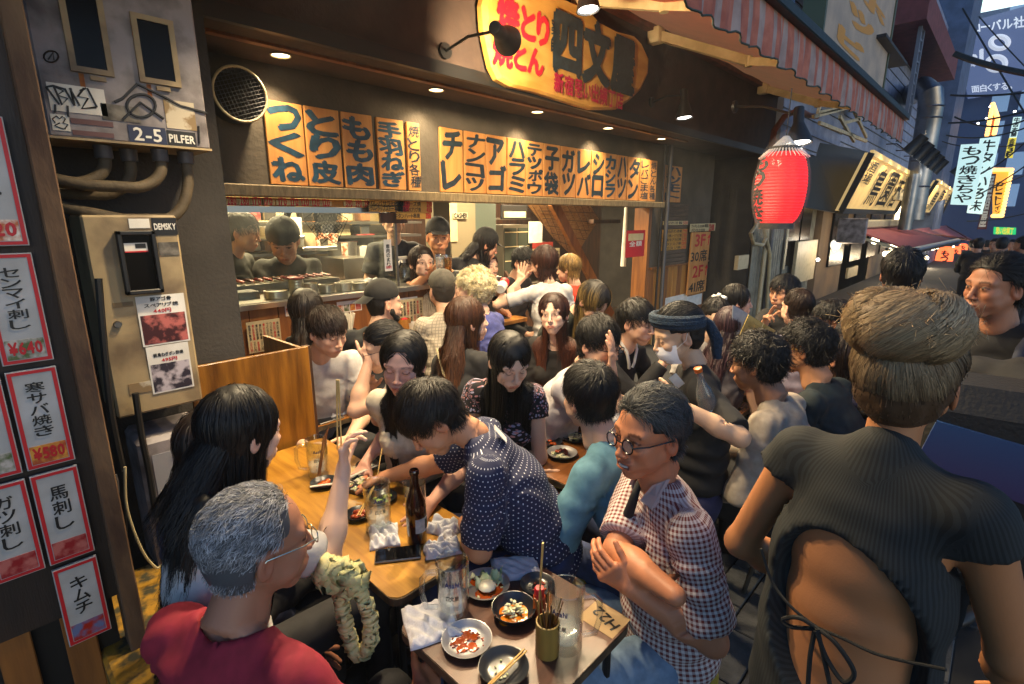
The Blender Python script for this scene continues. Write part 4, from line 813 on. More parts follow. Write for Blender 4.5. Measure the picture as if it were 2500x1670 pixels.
for c_, r_, s_, fm, pr_, lb in PL:
    x0, x1 = cols[c_]; z0, z1 = rowz[r_]; w, h = x1 - x0, z1 - z0; t = thing('menu_plate', 'white menu plate with red border, ' + lb, 'menu plate', ((x0 + x1) / 2, 1.995, z0), group='red bordered menu plates')
    MB().box((-w / 2, -.006, 0), (w / 2, .006, h), mat('plate_white', '#aeacaa', .55, col2='#96948f', nscale=8), bev=.001).build('plate', t)
    m_ = MB()
    for a_, b_ in (((-w / 2 + .003, .003), (-w / 2 + .012, h - .003)), ((w / 2 - .012, .003), (w / 2 - .003, h - .003)), ((-w / 2 + .012, .003), (w / 2 - .012, .012)), ((-w / 2 + .012, h - .012), (w / 2 - .012, h - .003))): m_.box((a_[0], -.0072, a_[1]), (b_[0], -.0062, b_[1]), REDP)
    m_.build('border', t); MB().box((-w / 2 + .014, -.0074, .014), (w / 2 - .014, -.0062, .07), FOOD[fm]).build('printed_photo', t)
    q = MB(); nn = len(s_); text(q, s_, frame((0, -.0082, h * .6), (1, 0, 0), NI), w * .42, h * (.56 if nn > 3 else .13 * nn + .1), BLK, vertical=True, bold=.015)
    if pr_: text(q, pr_, frame((0, -.0082, .045), (1, 0, 0), NI), w * .66, .035, REDP, bold=.04)
    q.build('lettering', t)
# upper meter box
bx0, bx1, bz0, bz1, bY = .275, .772, 2.07, 2.80, 2.42
t = thing('meter_cabinet', 'large grimy white meter cabinet with two dark windows, stickers and graffiti', 'meter box', (bx0, bY, bz0)); ob = Vector((bx0, bY, bz0))
def lp(mb, n): return mb.build(n, t, loc=-ob)
lp(MB().box((bx0, bY, bz0), (bx1, 2.69, bz1), OFFW, bev=.006), 'cabinet'); lp(MB().box((bx0 - .004, bY - .003, bz0 - .006), (bx1 + .004, 2.69, bz0 + .002), BEI), 'bottom_lip')
for cs in ([(138, -60), (240, -20), (283, 190), (164, 172)], [(313, 29), (420, 53), (442, 216), (342, 200)]):
    v = [P(a_, b_, Y=bY) for a_, b_ in cs]; x0, x1, z0, z1 = (v[0].x + v[3].x) / 2, (v[1].x + v[2].x) / 2, (v[2].z + v[3].z) / 2, (v[0].z + v[1].z) / 2; m_ = MB(); w_ = .018
    for a_, b_ in (((x0, z0), (x0 + w_, z1)), ((x1 - w_, z0), (x1, z1)), ((x0 + w_, z0), (x1 - w_, z0 + w_)), ((x0 + w_, z1 - w_), (x1 - w_, z1))): m_.box((a_[0], bY - .012, a_[1]), (b_[0], bY - .0005, b_[1]), BEI)
    lp(m_, 'window_frame'); lp(MB().box((x0 + w_, bY - .006, z0 + w_), (x1 - w_, bY - .001, z1 - w_), DGL), 'window_pane'); lp(MB().box((x0 + .05, bY - .009, z0 - .02), (x0 + .095, bY - .001, z0 - .006), BEI), 'latch'); lp(MB().box((x0 + .02, bY - .0012, z0 - .05), (x0 + .034, bY - .0006, z0 - .003), RUST), 'rust_streak')
def sticker(cs, m_, s=None, sm=None, bold=.03, Y=bY, k=.8, ky=.75, nm='sticker'):
    v = [P(a_, b_, Y=Y) for a_, b_ in cs]; x0, x1, z0, z1 = (v[0].x + v[3].x) / 2, (v[1].x + v[2].x) / 2, (v[2].z + v[3].z) / 2, (v[0].z + v[1].z) / 2
    q = MB().box((x0, Y - .0024, z0), (x1, Y - .0004, z1), m_)
    if s: text(q, s, facm((x0 + x1) / 2, (z0 + z1) / 2, Y - .003), (x1 - x0) * k, (z1 - z0) * ky, sm, bold=bold)
    return lp(q, nm)
sticker([(311, 304), (403, 313), (408, 354), (317, 346)], mat('navy_plate', '#18213f', .5), '2-5', WHT, .02, nm='number_plate'); sticker([(408, 317), (477, 325), (480, 362), (409, 355)], BLK, 'PILFER', WHT, .03, k=.92, ky=.5)
sticker([(106, 198), (268, 222), (250, 290), (128, 262)], WHT); sticker([(125, 275), (168, 285), (172, 322), (125, 316)], WHT); sticker([(172, 286), (275, 300), (278, 312), (172, 300)], mat('maroon_strip', '#5e4244', .7)); sticker([(176, 318), (278, 325), (278, 337), (178, 330)], MATS['maroon_strip'])
sticker([(245, 253), (340, 262), (342, 300), (250, 292)], mat('peeled_paper', '#77736c', .8, col2='#3e3b38', nscale=25)); sticker([(400, 240), (475, 255), (478, 320), (405, 312)], mat('peeled_brown', '#7a6648', .8, col2='#b0a692', nscale=18, contrast=(.45, .55)))
def graf(lines, r_=.0035, Y=bY, m_=BLK, nm='graffiti'):
    q = MB()
    for L_ in lines: q.tube([P(a_, b_, Y=Y - .003) for a_, b_ in L_], r_, m_, 5)
    return lp(q, nm)
graf([[(113, 212), (145, 255)], [(113, 212), (130, 209), (160, 218)], [(132, 212), (152, 256), (165, 240), (140, 232), (155, 222), (135, 212)], [(158, 216), (182, 258)], [(170, 215), (195, 258)], [(182, 258), (172, 215)], [(205, 215), (190, 235), (215, 240), (200, 265), (235, 262)], [(213, 215), (237, 262)], [(195, 222), (210, 215)], [(135, 255), (135, 275)], [(165, 258), (167, 285)]])
graf([[(280, 249), (300, 240), (335, 205), (400, 236), (440, 258), (505, 276)], [(300, 292), (343, 250), (400, 290)]], .005); graf([[(345 + 35 * math.cos(a_), 258 + 28 * math.sin(a_)) for a_ in np.linspace(0, 6.3, 20)]], .005)
graf([[(125 + 18 * math.cos(a_), 138 + 14 * math.sin(a_)) for a_ in np.linspace(0, 6.3, 14)], [(118, 145), (130, 128), (132, 146)]], .0025); graf([[(135, 300), (128, 290), (138, 283), (146, 290), (152, 284), (160, 290), (154, 300), (166, 304), (158, 315), (146, 312), (134, 306), (146, 300)]], .002); graf([[(485, 308), (487, 350)]], .004)
# conduits under the cabinet
CP = mat('taped_conduit', '#4f4330', .75, col2='#3a3020', nscale=16, bump=.3, bscale=60)
for i, (xp, drop, fy) in enumerate(((.43, .10, 2.5), (.52, .14, 2.56), (.605, .11, 2.48), (.70, .24, 2.5))):
    t = thing('conduit', 'bent grey-brown cable conduit below the white meter cabinet, ' + ['leftmost', 'second from the left', 'third, with the long flat sweep', 'rightmost and lowest bend'][i], 'conduit', (xp, fy, 2.06), group='conduits under the meter cabinet'); pts = [(0, 0, 0), (0, 0, -.05)]
    for a_ in np.linspace(0, 1.45, 9): pts.append((-.12 * (1 - math.cos(a_)), -.02 * a_, -.05 - drop * .9 * math.sin(a_)))
    pts += [(-.25, -.04, -.055 - drop * .92 + .01), (-.42, -.03, -.02 - drop * .85), (-.62, .1, .05 - drop * .8)]
    MB().tube(pts, .021, CP, 12).build('pipe', t); MB().lathe([(.027, -.045), (.029, -.04), (.029, -.01), (.03, -.008), (.03, 0)], GREYM, 14).build('collar', t)
# lower cabinet
bx0, bx1, bz0, bz1, bY = .315, .615, 1.035, 1.81, 2.42; t = thing('electric_cabinet', 'tall beige electric cabinet with black meter window and grilled meat flyers', 'meter box', (bx0, bY, bz0)); ob = Vector((bx0, bY, bz0))
lp(MB().box((bx0, bY, bz0), (bx1, 2.69, bz1), BEI, bev=.008), 'cabinet')
v = [P(a_, b_, Y=bY) for a_, b_ in ((274, 564), (374, 564), (397, 712), (303, 718))]; x0, x1, z0, z1 = v[0].x + .005, v[1].x, v[2].z, v[0].z; m_ = MB()
for a_, b_ in (((x0, z0), (x0 + .016, z1)), ((x1 - .016, z0), (x1, z1)), ((x0, z0), (x1, z0 + .016)), ((x0, z1 - .016), (x1, z1))): m_.box((a_[0], bY - .03, a_[1]), (b_[0], bY - .001, b_[1]), IRON, bev=.003)
lp(m_, 'window_frame'); lp(MB().box((x0 + .016, bY - .012, z0 + .016), (x1 - .016, bY - .001, z1 - .016), DGL), 'window_pane'); lp(MB().box((x0 + .02, bY - .0135, z1 - .075), (x1 - .03, bY - .0125, z1 - .045), WHT).box((x0 + .02, bY - .014, z1 - .08), (x1 - .03, bY - .0128, z1 - .075), REDP).box((x0 + .055, bY - .0145, z1 - .065), (x1 - .035, bY - .0137, z1 - .048), BLK), 'meter_label')
lp(MB().lathe([(0, .012), (.012, .012), (.014, .004), (.014, 0)], STEELD, 16, facm(P(287, 792, Y=bY).x, P(287, 792, Y=bY).z, bY)), 'lock')
sticker([(368, 531), (430, 533), (434, 575), (375, 573)], BLK, 'DEMSKY', WHT, .04, k=.9, ky=.35); sticker([(385, 590), (435, 592), (438, 625), (390, 622)], MATS['peeled_paper']); sticker([(312, 533), (365, 535), (365, 558), (316, 556)], WHT); sticker([(275, 740), (325, 735), (325, 748), (276, 752)], MATS['peeled_brown']); sticker([(312, 935), (370, 932), (372, 958), (316, 960)], MATS['peeled_brown'])
def flyer(cs, l1, l2, pr, fm):
    v = [P(a_, b_, Y=bY) for a_, b_ in cs]; x0, x1, z0, z1 = (v[0].x + v[3].x) / 2, (v[1].x + v[2].x) / 2, (v[2].z + v[3].z) / 2, (v[0].z + v[1].z) / 2; w, h = x1 - x0, z1 - z0; xc = (x0 + x1) / 2
    q = MB().box((x0, bY - .0034, z0), (x1, bY - .0006, z1), WHT); q.box((x0 + .006, bY - .004, z0 + .006), (x1 - .006, bY - .0035, z0 + h * .62), fm)
    if l1: text(q, l1, facm(xc, z1 - h * .07, bY - .0042), w * .45, h * .08, BLK, bold=.03)
    text(q, l2, facm(xc, z1 - h * .19, bY - .0042), w * .72, h * .08, BLK, bold=.03); text(q, pr, facm(xc, z1 - h * .31, bY - .0042), w * .38, h * .08, REDP, bold=.03); lp(q, 'flyer')
flyer([(328, 723), (450, 717), (462, 832), (350, 846)], '豚アゴ骨', 'スペアリブ焼', '440円', FOOD[5]); flyer([(352, 848), (462, 834), (470, 945), (376, 960)], '', '親鳥ねぎポン酢焼', '495円', FOOD[6])
# gas meter
t = thing('gas_heater', 'small white enamel gas unit with oval opening and warning labels low on the wall', 'heater', (.36, 2.42, .3)); m_ = MB().box((0, 0, 0), (.26, .26, .62), OFFW, bev=.02); m_.build('housing', t)
MB().tube([(.17 + .055 * math.cos(a_), -.003, .53 + .022 * math.sin(a_)) for a_ in np.linspace(0, 6.283, 20)[:-1]], .006, STEEL, 8, closed=True).build('opening_rim', t); MB().box((.12, -.002, .515), (.22, .0, .545), BLK).build('opening', t); q = MB().box((.04, -.003, .33), (.11, -.0005, .55), mat('grey_label', '#8a8a90', .6)); q.box((.05, -.004, .36), (.09, -.0035, .39), WHT); q.build('warning_label', t)
# yellow step / curb by the wall
YM = mat('yellow_mossy_paint', '#8f6a12', .8, col2='#2c2a18', nscale=16, bump=.4, contrast=(.45, .6)); t = thing('step_block', 'chipped yellow painted concrete step at the foot of the wall', 'step', (.1, 1.55, 0)); MB().box((0, 0, .0), (.42, .95, .14), CONC, bev=.01).build('concrete_base', t); MB().box((.0, .0, .14), (.42, .95, .34), YM, bev=.015).build('painted_top', t)
for i, (pp, r_) in enumerate((([(175 + 105, 1160), (285, 1200), (282, 1350)], .008), ([(305, 1140), (310, 1240), (345, 1340), (380, 1385), (395, 1380)], .005), ([(300, 1150), (307, 1260), (309, 1400)], .004), ([(240, 680), (250, 800), (270, 1000), (300, 1150)], .012), ([(330, 960), (345, 1060), (365, 1160), (380, 1260)], .012))):
    t = thing('cable', ['grey plastic strip hanging beside the menu panel post', 'thin pale cable looping to the yellow step', 'thin dark cable hanging straight by the wall', 'thick black cable bundle beside the beige cabinet', 'corrugated dark hose beside the gas unit'][i], 'cable', P(*pp[0], Y=2.3)); MB().tube(curve([P(a_, b_, Y=2.3 + .02 * i) - t.location for a_, b_ in pp]), r_, [GREYM, CREAM, IRON, IRON, IRON][i], 7).build('cable_run', t)
# round vent on the wall
c_ = P(578, 234, Y=3.5); t = thing('round_vent', 'round exhaust vent with wire mesh and white dirty rim beside the menu boards', 'vent', c_); rr_ = .15
MB().tube([(rr_ * math.cos(a_), -.06, rr_ * math.sin(a_)) for a_ in np.linspace(0, 2 * math.pi, 33)[:-1]], .008, CREAM, 8, closed=True).build('rim', t); MB().lathe([(rr_ - .006, -.06), (rr_ - .006, .1), (0, .1)], IRON, 32, Matrix.Rotation(R(-90), 4, 'X') @ Matrix.Identity(4), cap=False).build('duct', t)
m_ = MB()
for k in range(-6, 7):
    d_ = k * rr_ / 7; L_ = math.sqrt(rr_ * rr_ - d_ * d_)
    for q_ in (R(20), R(110)): ca, sa = math.cos(q_), math.sin(q_); m_.tube([(ca * -L_ - sa * d_, -.062, sa * -L_ + ca * d_), (ca * L_ - sa * d_, -.062, sa * L_ + ca * d_)], .0016, GREYM, 4)
m_.build('wire_mesh', t)['kind'] = 'stuff'
# ================================================================ kitchen and dining room behind
def pot(px, py_top, py_bot, wpx, lab, Y=3.72, lid=False):
    b_ = P(px, py_bot, Y=Y); b_.z = 1.246; tz = P(px, py_top, Y=Y).z; r_ = wpx / 2 / FL * (b_.x * math.cos(AZ) + b_.y * math.sin(AZ)) * .92
    t = thing('steel_pot', lab, 'pot', b_, group='steel pots behind the glass'); h_ = max(tz - 1.246, .05); q = MB(); prof = [(0, .001), (r_ * .97, .001), (r_, .01)]
    for k in range(5): z_ = h_ * (.15 + .18 * k); prof += [(r_ * 1.0, z_), (r_ * 1.02, z_ + .004), (r_, z_ + .008)]
    prof += [(r_, h_), (r_ * 1.05, h_ + .004), (r_ * .97, h_ - .004)]; q.lathe(prof + ([(0, h_ - .01)]), STEELD if lid else STEEL, 24, cap=False); q.build('pot_body', t); return t, h_, r_
t, h_, r_ = pot(727, 682, 735, 38, 'tall steel pot heaped with red meat skewers'); q = MB(); [q.ball((random.uniform(-r_, r_) * .7, random.uniform(-r_, r_) * .7, h_ + .01), (.03, .02, .012), FOOD[3]) for _ in range(9)]; q.build('meat', t)
pot(762, 692, 732, 34, 'steel canister right of the tall meat pot'); pot(800, 695, 730, 40, 'low steel pot in the middle of the row'); pot(840, 690, 722, 42, 'wide steel pot near the right end of the row'); pot(880, 694, 715, 42, 'rightmost shallow steel pot behind the glass'); pot(676, 712, 742, 58, 'wide shallow steel bowl at the left of the pots')
t = thing('grill', 'long charcoal yakitori grill behind the glass with rows of skewers', 'grill', (1.0, 4.02, 1.246)); MB().box((0, 0, 0), (1.15, .3, .07), STEELD, bev=.005).build('grill_box', t)
for i in range(16):
    x = .06 + i * .068; q = MB(); q.tube([(x, -.02, .085), (x + .01, .28, .09)], .0025, PINE, 5)
    for k in range(4): q.ball((x + .003 * k, .05 + .045 * k, .092), (.016, .02, .012), FOOD[3 if i % 3 else 5], 8, 5)
    q.build('skewer', t)
t = thing('drip_tray', 'small square dark sauce tray at the left end of the counter', 'tray', (1.27, 3.8, 1.246)); MB().box((0, 0, 0), (.14, .16, .05), STEELD).box((.01, .01, .051), (.13, .15, .052), BLK).build('tray', t)
# hot plate smoke over the grill
SM = bpy.data.materials.new('grill_smoke'); SM.use_nodes = True; n = SM.node_tree; n.nodes.remove(n.nodes['Principled BSDF']); v_ = n.nodes.new('ShaderNodeVolumePrincipled'); v_.inputs['Color'].default_value = (.95, .93, .9, 1); tcx = n.nodes.new('ShaderNodeTexCoord'); tn = n.nodes.new('ShaderNodeTexNoise'); tn.inputs['Scale'].default_value = 3.2; tn.inputs['Detail'].default_value = 3; tn.inputs['Distortion'].default_value = 1.2
mr = n.nodes.new('ShaderNodeMapRange'); mr.inputs[1].default_value = .42; mr.inputs[2].default_value = .75; mr.inputs[3].default_value = .0; mr.inputs[4].default_value = .35; n.links.new(tcx.outputs['Object'], tn.inputs[0]); n.links.new(tn.outputs[0], mr.inputs[0]); n.links.new(mr.outputs[0], v_.inputs['Density']); n.links.new(v_.outputs[0], n.nodes['Material Output'].inputs['Volume'])
o = MB().ball((0, 0, 0), (.75, .28, .36), SM, 20, 12).build('smoke', loc=(2.0, 4.05, 1.62)); tag(o, 'pale smoke rising from the charcoal grill behind the glass', 'smoke', kind='stuff')
def wallbox(cs, Y, m_, name, lab, cat, d=.1, s=None, sm=None, grp=None, vert=False, bold=.02, k=.85, parts='panel', ky=.8):
    a_ = P(cs[0], cs[1], Y=Y); b_ = P(cs[2], cs[3], Y=Y); t = thing(name, lab, cat, ((a_.x + b_.x) / 2, Y, b_.z), group=grp); w, h = b_.x - a_.x, a_.z - b_.z
    MB().box((-w / 2, 0, 0), (w / 2, d, h), m_, bev=min(.004, d / 3)).build(parts, t)
    if s: q = MB(); text(q, s, frame((0, -.0015, h / 2), (1, 0, 0), NI), w * k, h * ky, sm or BLK, vertical=vert, bold=bold); q.build('lettering', t)
    return t, w, h
for i, cs in enumerate(((548, 535, 570, 556), (650, 530, 690, 600), (735, 540, 752, 640))): wallbox(cs, 5.8, [WHT, CREAM, WOODP][i], 'wall_panel', ['small white notice on the kitchen wall', 'cream shuttered cabinet behind the grill cook', 'narrow wooden post in the kitchen'][i], ['notice', 'cabinet', 'post'][i])
for i in range(3):
    t, w, h = wallbox((655 + 85 * i, 578 + 26 * i, 745 + 80 * i, 584 + 26 * i), 5.3, STEEL, 'kitchen_shelf', 'steel kitchen shelf, ' + ['upper left', 'middle', 'lower right one with pans'][i], 'shelf', d=.3, grp='kitchen shelves')
    for k in range(5):
        r_ = random.uniform(.05, .1); x = -w / 2 + w * (k + .5) / 5; t2 = thing('cooking_vessel', 'pan or tub, ' + ['first', 'second', 'third', 'fourth', 'fifth'][k] + ' on the ' + ['upper left', 'middle', 'lower right'][i] + ' kitchen shelf', 'vessel', (t.location.x + x, 5.42, t.location.z + h + .001), group='pans and tubs on the kitchen shelves'); MB().lathe([(0, 0), (r_, 0), (r_ * 1.06, random.uniform(.08, .2)), (r_, .08)], random.choice([STEEL, STEELD, CREAM, WHT, FOOD[0]]), 18, cap=False).build('vessel_body', t2)
t, w, h = wallbox((838, 672 - 40, 905, 690), 4.9, STEEL, 'steel_stove', 'steel stove with a stock pot right of the grill cook', 'stove', d=.5)
for i, (a_, b_) in enumerate(((790, 545), (808, 548))):
    c_ = P(a_, b_, Y=4.0); t = thing('grill_net', 'square wire grill net hanging behind the glass, ' + ['left one' if i == 0 else 'right one'][0], 'grill net', c_, group='hanging grill nets'); m_ = MB(); w_ = .115; rt_ = R(35 + 25 * i)
    for k in range(-5, 6):
        for (p_, q_) in (((k * w_ / 5, -w_), (k * w_ / 5, w_)), ((-w_, k * w_ / 5), (w_, k * w_ / 5))): m_.tube([(p_[0] * math.cos(rt_) - p_[1] * math.sin(rt_), .01 * i, p_[0] * math.sin(rt_) + p_[1] * math.cos(rt_)), (q_[0] * math.cos(rt_) - q_[1] * math.sin(rt_), .01 * i, q_[0] * math.sin(rt_) + q_[1] * math.cos(rt_))], .0035 if abs(k) == 5 else .0018, IRON, 4)
    m_.build('wire_mesh', t)['kind'] = 'stuff'
wallbox((936, 585, 959, 661), 3.59, WHT, 'venison_sign', 'tall white slip reading charred venison in brush letters with red price', 'sign', d=.003, s='鹿肉の炙り', vert=True, k=.5, ky=.72)
tv = [o for o in COL.objects if o.name.startswith('venison_sign')][-1]; q = MB(); text(q, '550円', frame((0, -.002, .03), (1, 0, 0), NI), .05, .022, REDP, bold=.04); q.build('lettering', tv)
t, w, h = wallbox((1095, 496, 1118, 590), 5.38, CREAM, 'notice_column', 'cream notice strip with printed lists beside the waiter with mugs', 'notice', d=.01)
wallbox((1107, 519, 1142, 534), 5.36, mat('cashier_plate', '#a59b80', .7), 'cashier_sign', 'cashier sign in dark block letters on the pale column', 'sign', d=.006, s='CASHER', k=.95, bold=.05)
wallbox((1160, 556, 1195, 700), 6.9, mat('pale_doorway', '#7f8a7c', .6, col2='#a3a89a', nscale=3), 'doorway', 'pale lit doorway at the back of the dining room', 'doorway', d=.05); wallbox((1170, 516, 1208, 538), 6.2, mat('maroon_cloth', '#5a1522', .8), 'cloth_bundle', 'dark red bundle on the high shelf at the back', 'bundle', d=.3)
t, w, h = wallbox((1225, 500, 1288, 535), 5.6, IRON, 'picture_frame', 'dark framed picture leaning above the drinks fridge', 'picture', d=.03); MB().box((-w * .42, -.004, h * .12), (w * .42, -.001, h * .55), PAPER).build('picture_print', t)
t, w, h = wallbox((1228, 549, 1292, 700), 5.9, mat('fridge_body', '#4d473b', .4), 'drinks_fridge', 'tall glass-door drinks fridge at the back of the dining room', 'fridge', d=.6)
for s_ in (-1, 1): MB().box((s_ * w * .25 - w * .21, -.015, h * .05), (s_ * w * .25 + w * .21, -.004, h * .95), mat('fridge_glass', '#3b4038', .08, spec=.8)).build('glass_door', t)
for k in range(4): MB().box((-w * .46, -.022, h * (.22 + .22 * k)), (w * .46, -.0155, h * (.225 + .22 * k) + .01), CREAM).build('shelf_rail', t)
wallbox((1291, 541, 1324, 592), 5.85, WHT, 'photo_menu', 'white photo menu sheet pinned beside the fridge', 'notice', d=.006); wallbox((1300, 593, 1350, 604), 5.85, mat('faded_red_strip', '#8c2a20', .7), 'red_strip', 'red lettered strip above the vertical menu slips', 'sign', d=.006)
for i, (x_, s_, h_) in enumerate(((1305, 'センマイ', 640), (1316, '赤センマイ', 640), (1327, 'ハチノス', 640), (1338, 'ミノ', 660), (1350, '牛レバ冷製', 655), (1361, '牛タン冷製', 655))): wallbox((x_ - 5, 606, x_ + 4.5, h_), 5.86, CREAM, 'menu_slip', 'narrow cream vertical menu slip on the back wall, ' + ['first', 'second', 'third', 'fourth', 'fifth', 'last'][i] + ' from the left', 'menu slip', d=.004, s=s_, vert=True, grp='vertical menu slips on the back wall', bold=.03)
NS = ['red', 'white', 'steel', 'cream', 'dark', 'brown']; CM_ = [FOOD[3], WHT, STEEL, CREAM, IRON, WOODP]
for i in range(24):
    px_, py_ = 560 + (i % 8) * 46 + random.uniform(-6, 6), 540 + (i // 8) * 36; k = random.randrange(6); a_ = P(px_, py_, Y=5.7); w_, h_ = random.uniform(.05, .12), random.uniform(.08, .2); t = thing('storage_tub', '%s tub or box in the %s row of clutter on the kitchen wall, number %s' % (NS[k], ['upper', 'middle', 'lower'][i // 8], ['one', 'two', 'three', 'four', 'five', 'six', 'seven', 'eight'][i % 8]), 'container', a_, group='clutter on the kitchen wall')
    MB().box((-w_, -.08, 0), (w_, .08, h_), CM_[k], bev=.01).build('tub_body', t); MB().box((-w_ - .01, -.09, h_), (w_ + .01, .09, h_ + .02), CM_[(k + 2) % 6]).build('lid', t)
for i in range(3): b_ = P(740, 541 + i * 36, Y=5.7); t = thing('wall_shelf', ['upper', 'middle', 'lower'][i] + ' long shelf of tubs on the kitchen back wall', 'shelf', (b_.x, 5.7, b_.z)); MB().box((-1.6, -.15, -.03), (1.5, .15, -.002), STEELD).build('shelf_board', t)
# bamboo blind hung diagonally with its rope net
MT_ = mat('bamboo_blind', '#a8804e', .7, col2='#8a6034', nscale=60, stretch=(.2, 1, 1), bump=.3); v = [P(1290, 500, Y=4.9), P(1440, 500, Y=4.9), P(1462, 535, Y=4.9), P(1403, 629, Y=4.9), P(1352, 580, Y=4.9)]; c_ = P(1380, 550, Y=4.9); t = thing('bamboo_blind', 'woven bamboo blind hanging diagonally under the stair', 'blind', c_)
m_ = MB(); m_.add([x - c_ for x in v] + [x - c_ + Vector((0, .02, 0)) for x in v], [(0, 1, 2, 3, 4), (9, 8, 7, 6, 5)] + [(i, (i + 1) % 5, 5 + (i + 1) % 5, 5 + i) for i in range(5)], MT_); m_.build('blind', t); m_ = MB()
for k in range(9): a_ = P(1300 + 17 * k, 502, Y=4.88) - c_; b_ = P(1345 + 14 * k if k < 5 else 1420 + 6 * (k - 4), 585 + 10 * k if k < 5 else 600 - 14 * (k - 4), Y=4.88) - c_; m_.tube([a_, (a_ + b_) / 2 + Vector((.02, 0, 0)), b_], .004, WOODD, 4)
for k in range(5): m_.tube([P(1315 + 10 * k, 515 + 18 * k, Y=4.88) - c_, P(1455 - 8 * k, 520 + 22 * k, Y=4.88) - c_], .004, WOODD, 4)
m_.build('rope_net', t)['kind'] = 'stuff'
t = thing('staircase', 'dark wooden staircase rising behind the opening at the right', 'staircase', (6.3, 5.3, 0))
for k in range(9): MB().box((-.2, .0 + k * .2, .22 * k), (1.5, .24 + k * .2, .22 * k + .04), mat('grey_step', '#4b4236', .7), bev=.004).build('tread', t)
m_ = MB(); m_.bar((-.25, -.1, .1), (-.25, 1.9, 2.2), .05, .2, WOODD); m_.build('stringer', t); m_ = MB(); m_.bar((-.9, -.9, 2.0), (.6, -.9, .3), .06, .14, WOODP); m_.build('handrail', t)
wallbox((1450, 536, 1515, 545), 4.7, WOODD, 'pipe_box', 'dark beam end over the stair', 'beam', d=.1); t, w, h = wallbox((1530, 563, 1572, 625), 3.59, REDP, 'red_poster', 'bright red poster with white lettering on the wooden door jamb', 'poster', d=.003, s='全額', sm=WHT, k=.7, ky=.2)
MB().box((-w * .4, -.002, h * .62), (w * .4, -.0005, h * .88), PAPER).build('poster_print', t)
t = thing('white_curtain', 'narrow white cloth hanging inside the right of the opening', 'cloth', P(1528, 520, Y=4.3)); q = MB(); q.tube([(0, 0, .1), (0, 0, -.8)], .03, WHT, 8, rs=[.025, .045]); q.build('cloth', t)
# papers on the counter front
for i, (cs, k_) in enumerate((((600, 788, 690, 850), 0), ((955, 736, 1035, 790), 1))):
    t, w, h = wallbox(cs, 3.635 - .05, CREAM, 'menu_sheet', ['handwritten red and black menu sheet leaning low on the counter front', 'handwritten menu sheet between the bearded man and the checked shirt man'][i], 'menu sheet', d=.004)
    q = MB()
    for c__ in range(9): text(q, random.choice(['焼とり串盛', '手羽先焼き', 'つくねたれ', '煮込み豆腐']) , frame((-w * .42 + c__ * w * .105, -.0015, h * .66), (1, 0, 0), NI), w * .07, h * .5, REDP if c__ % 3 == 1 else BLK, vertical=True, bold=.02); text(q, random.choice(['三八〇円', '冷奴塩', '枝豆盛']), frame((-w * .42 + c__ * w * .105, -.0015, h * .2), (1, 0, 0), NI), w * .07, h * .32, BLK if c__ % 2 else REDP, vertical=True, bold=.02)
    q.build('lettering', t)
for i, x_ in enumerate((695, 822, 958)):
    t, w, h = wallbox((x_, 745 - 7 * i, x_ + 62, 765 - 8 * i), 3.636, WHT, 'photo_strip', 'strip of small printed food photos on the counter front, ' + ['left', 'middle', 'right'][i], 'notice', d=.003, grp='photo strips on the counter')
    for k in range(4): MB().box((-w * .47 + k * w * .24, -.001, h * .1), (-w * .47 + k * w * .24 + w * .21, -.0002, h * .7), FOOD[k]).build('printed_photo', t)
# right lower wall notices
t, w, h = wallbox((1625, 728, 1665, 880), 3.595, WHT, 'banner', 'white vertical banner with brush letters on the wooden wall by the pole', 'banner', d=.004, s='名物', vert=True, k=.7, ky=.5); wallbox((1676, 725, 1712, 742), 3.59, WHT, 'notice_sheet', 'white typed sheet pinned below the seating sign', 'notice', d=.004); t, w, h = wallbox((1594, 820, 1612, 842), 3.57, CREAM, 'socket_box', 'cream weatherproof socket box on the wooden wall', 'socket box', d=.03)
# ================================================================ the street to the right
CORR = mat('corrugated_grey', '#8b897a', .6, .2, col2='#6d6b5e', nscale=5, bump=.1); SID = mat('blue_grey_siding', '#8a94ac', .7, col2='#727c94', nscale=4); REDB = mat('red_brown_wall', '#7a4444', .8, col2='#653838', nscale=5)
t = thing('corrugated_house', 'narrow house clad in corrugated grey metal beside the restaurant', 'building', (9.05, 3.1, 0)); m_ = MB(); vs = []
for i in range(121): vs += [(i * .03, .03 * (i % 4 in (1, 2)), 0), (i * .03, .03 * (i % 4 in (1, 2)), 2.9)]
m_.add(vs, [(2 * i, 2 * i + 2, 2 * i + 3, 2 * i + 1) for i in range(120)], CORR); m_.build('corrugated_cladding', t); MB().box((0, .05, 0), (3.6, 3, 2.9), PLASD).build('wall', t); MB().box((-.05, -.25, 2.9), (3.65, 3, 6.4), SID).build('upper_storey', t)
for k in range(14): MB().box((-.06, -.262, 2.95 + k * .24), (3.66, -.252, 2.965 + k * .24), IRON).build('siding_board', t)
for i in range(2): MB().box((1.75 + i * .75, -.04, .9), (2.4 + i * .75, -.005, 2.3), DGL).build('window', t)
MB().box((1.6, -.05, .85), (1.7, .0, 2.4), CREAM).build('post', t); MB().box((.55, -.06, 0), (.72, .0, 2.9), mat('pale_board', '#7d7258', .8)).build('post', t)
for i, (x_, r_) in enumerate(((.35, .035), (.62, .03), (1.35, .015))): q = MB(); q.tube([(x_, -.09, 0), (x_, -.09, 3.0), (x_ + .1, -.12, 3.2)], r_, [CREAM, GREYM, IRON][i], 8); q.build('drain_pipe', t)
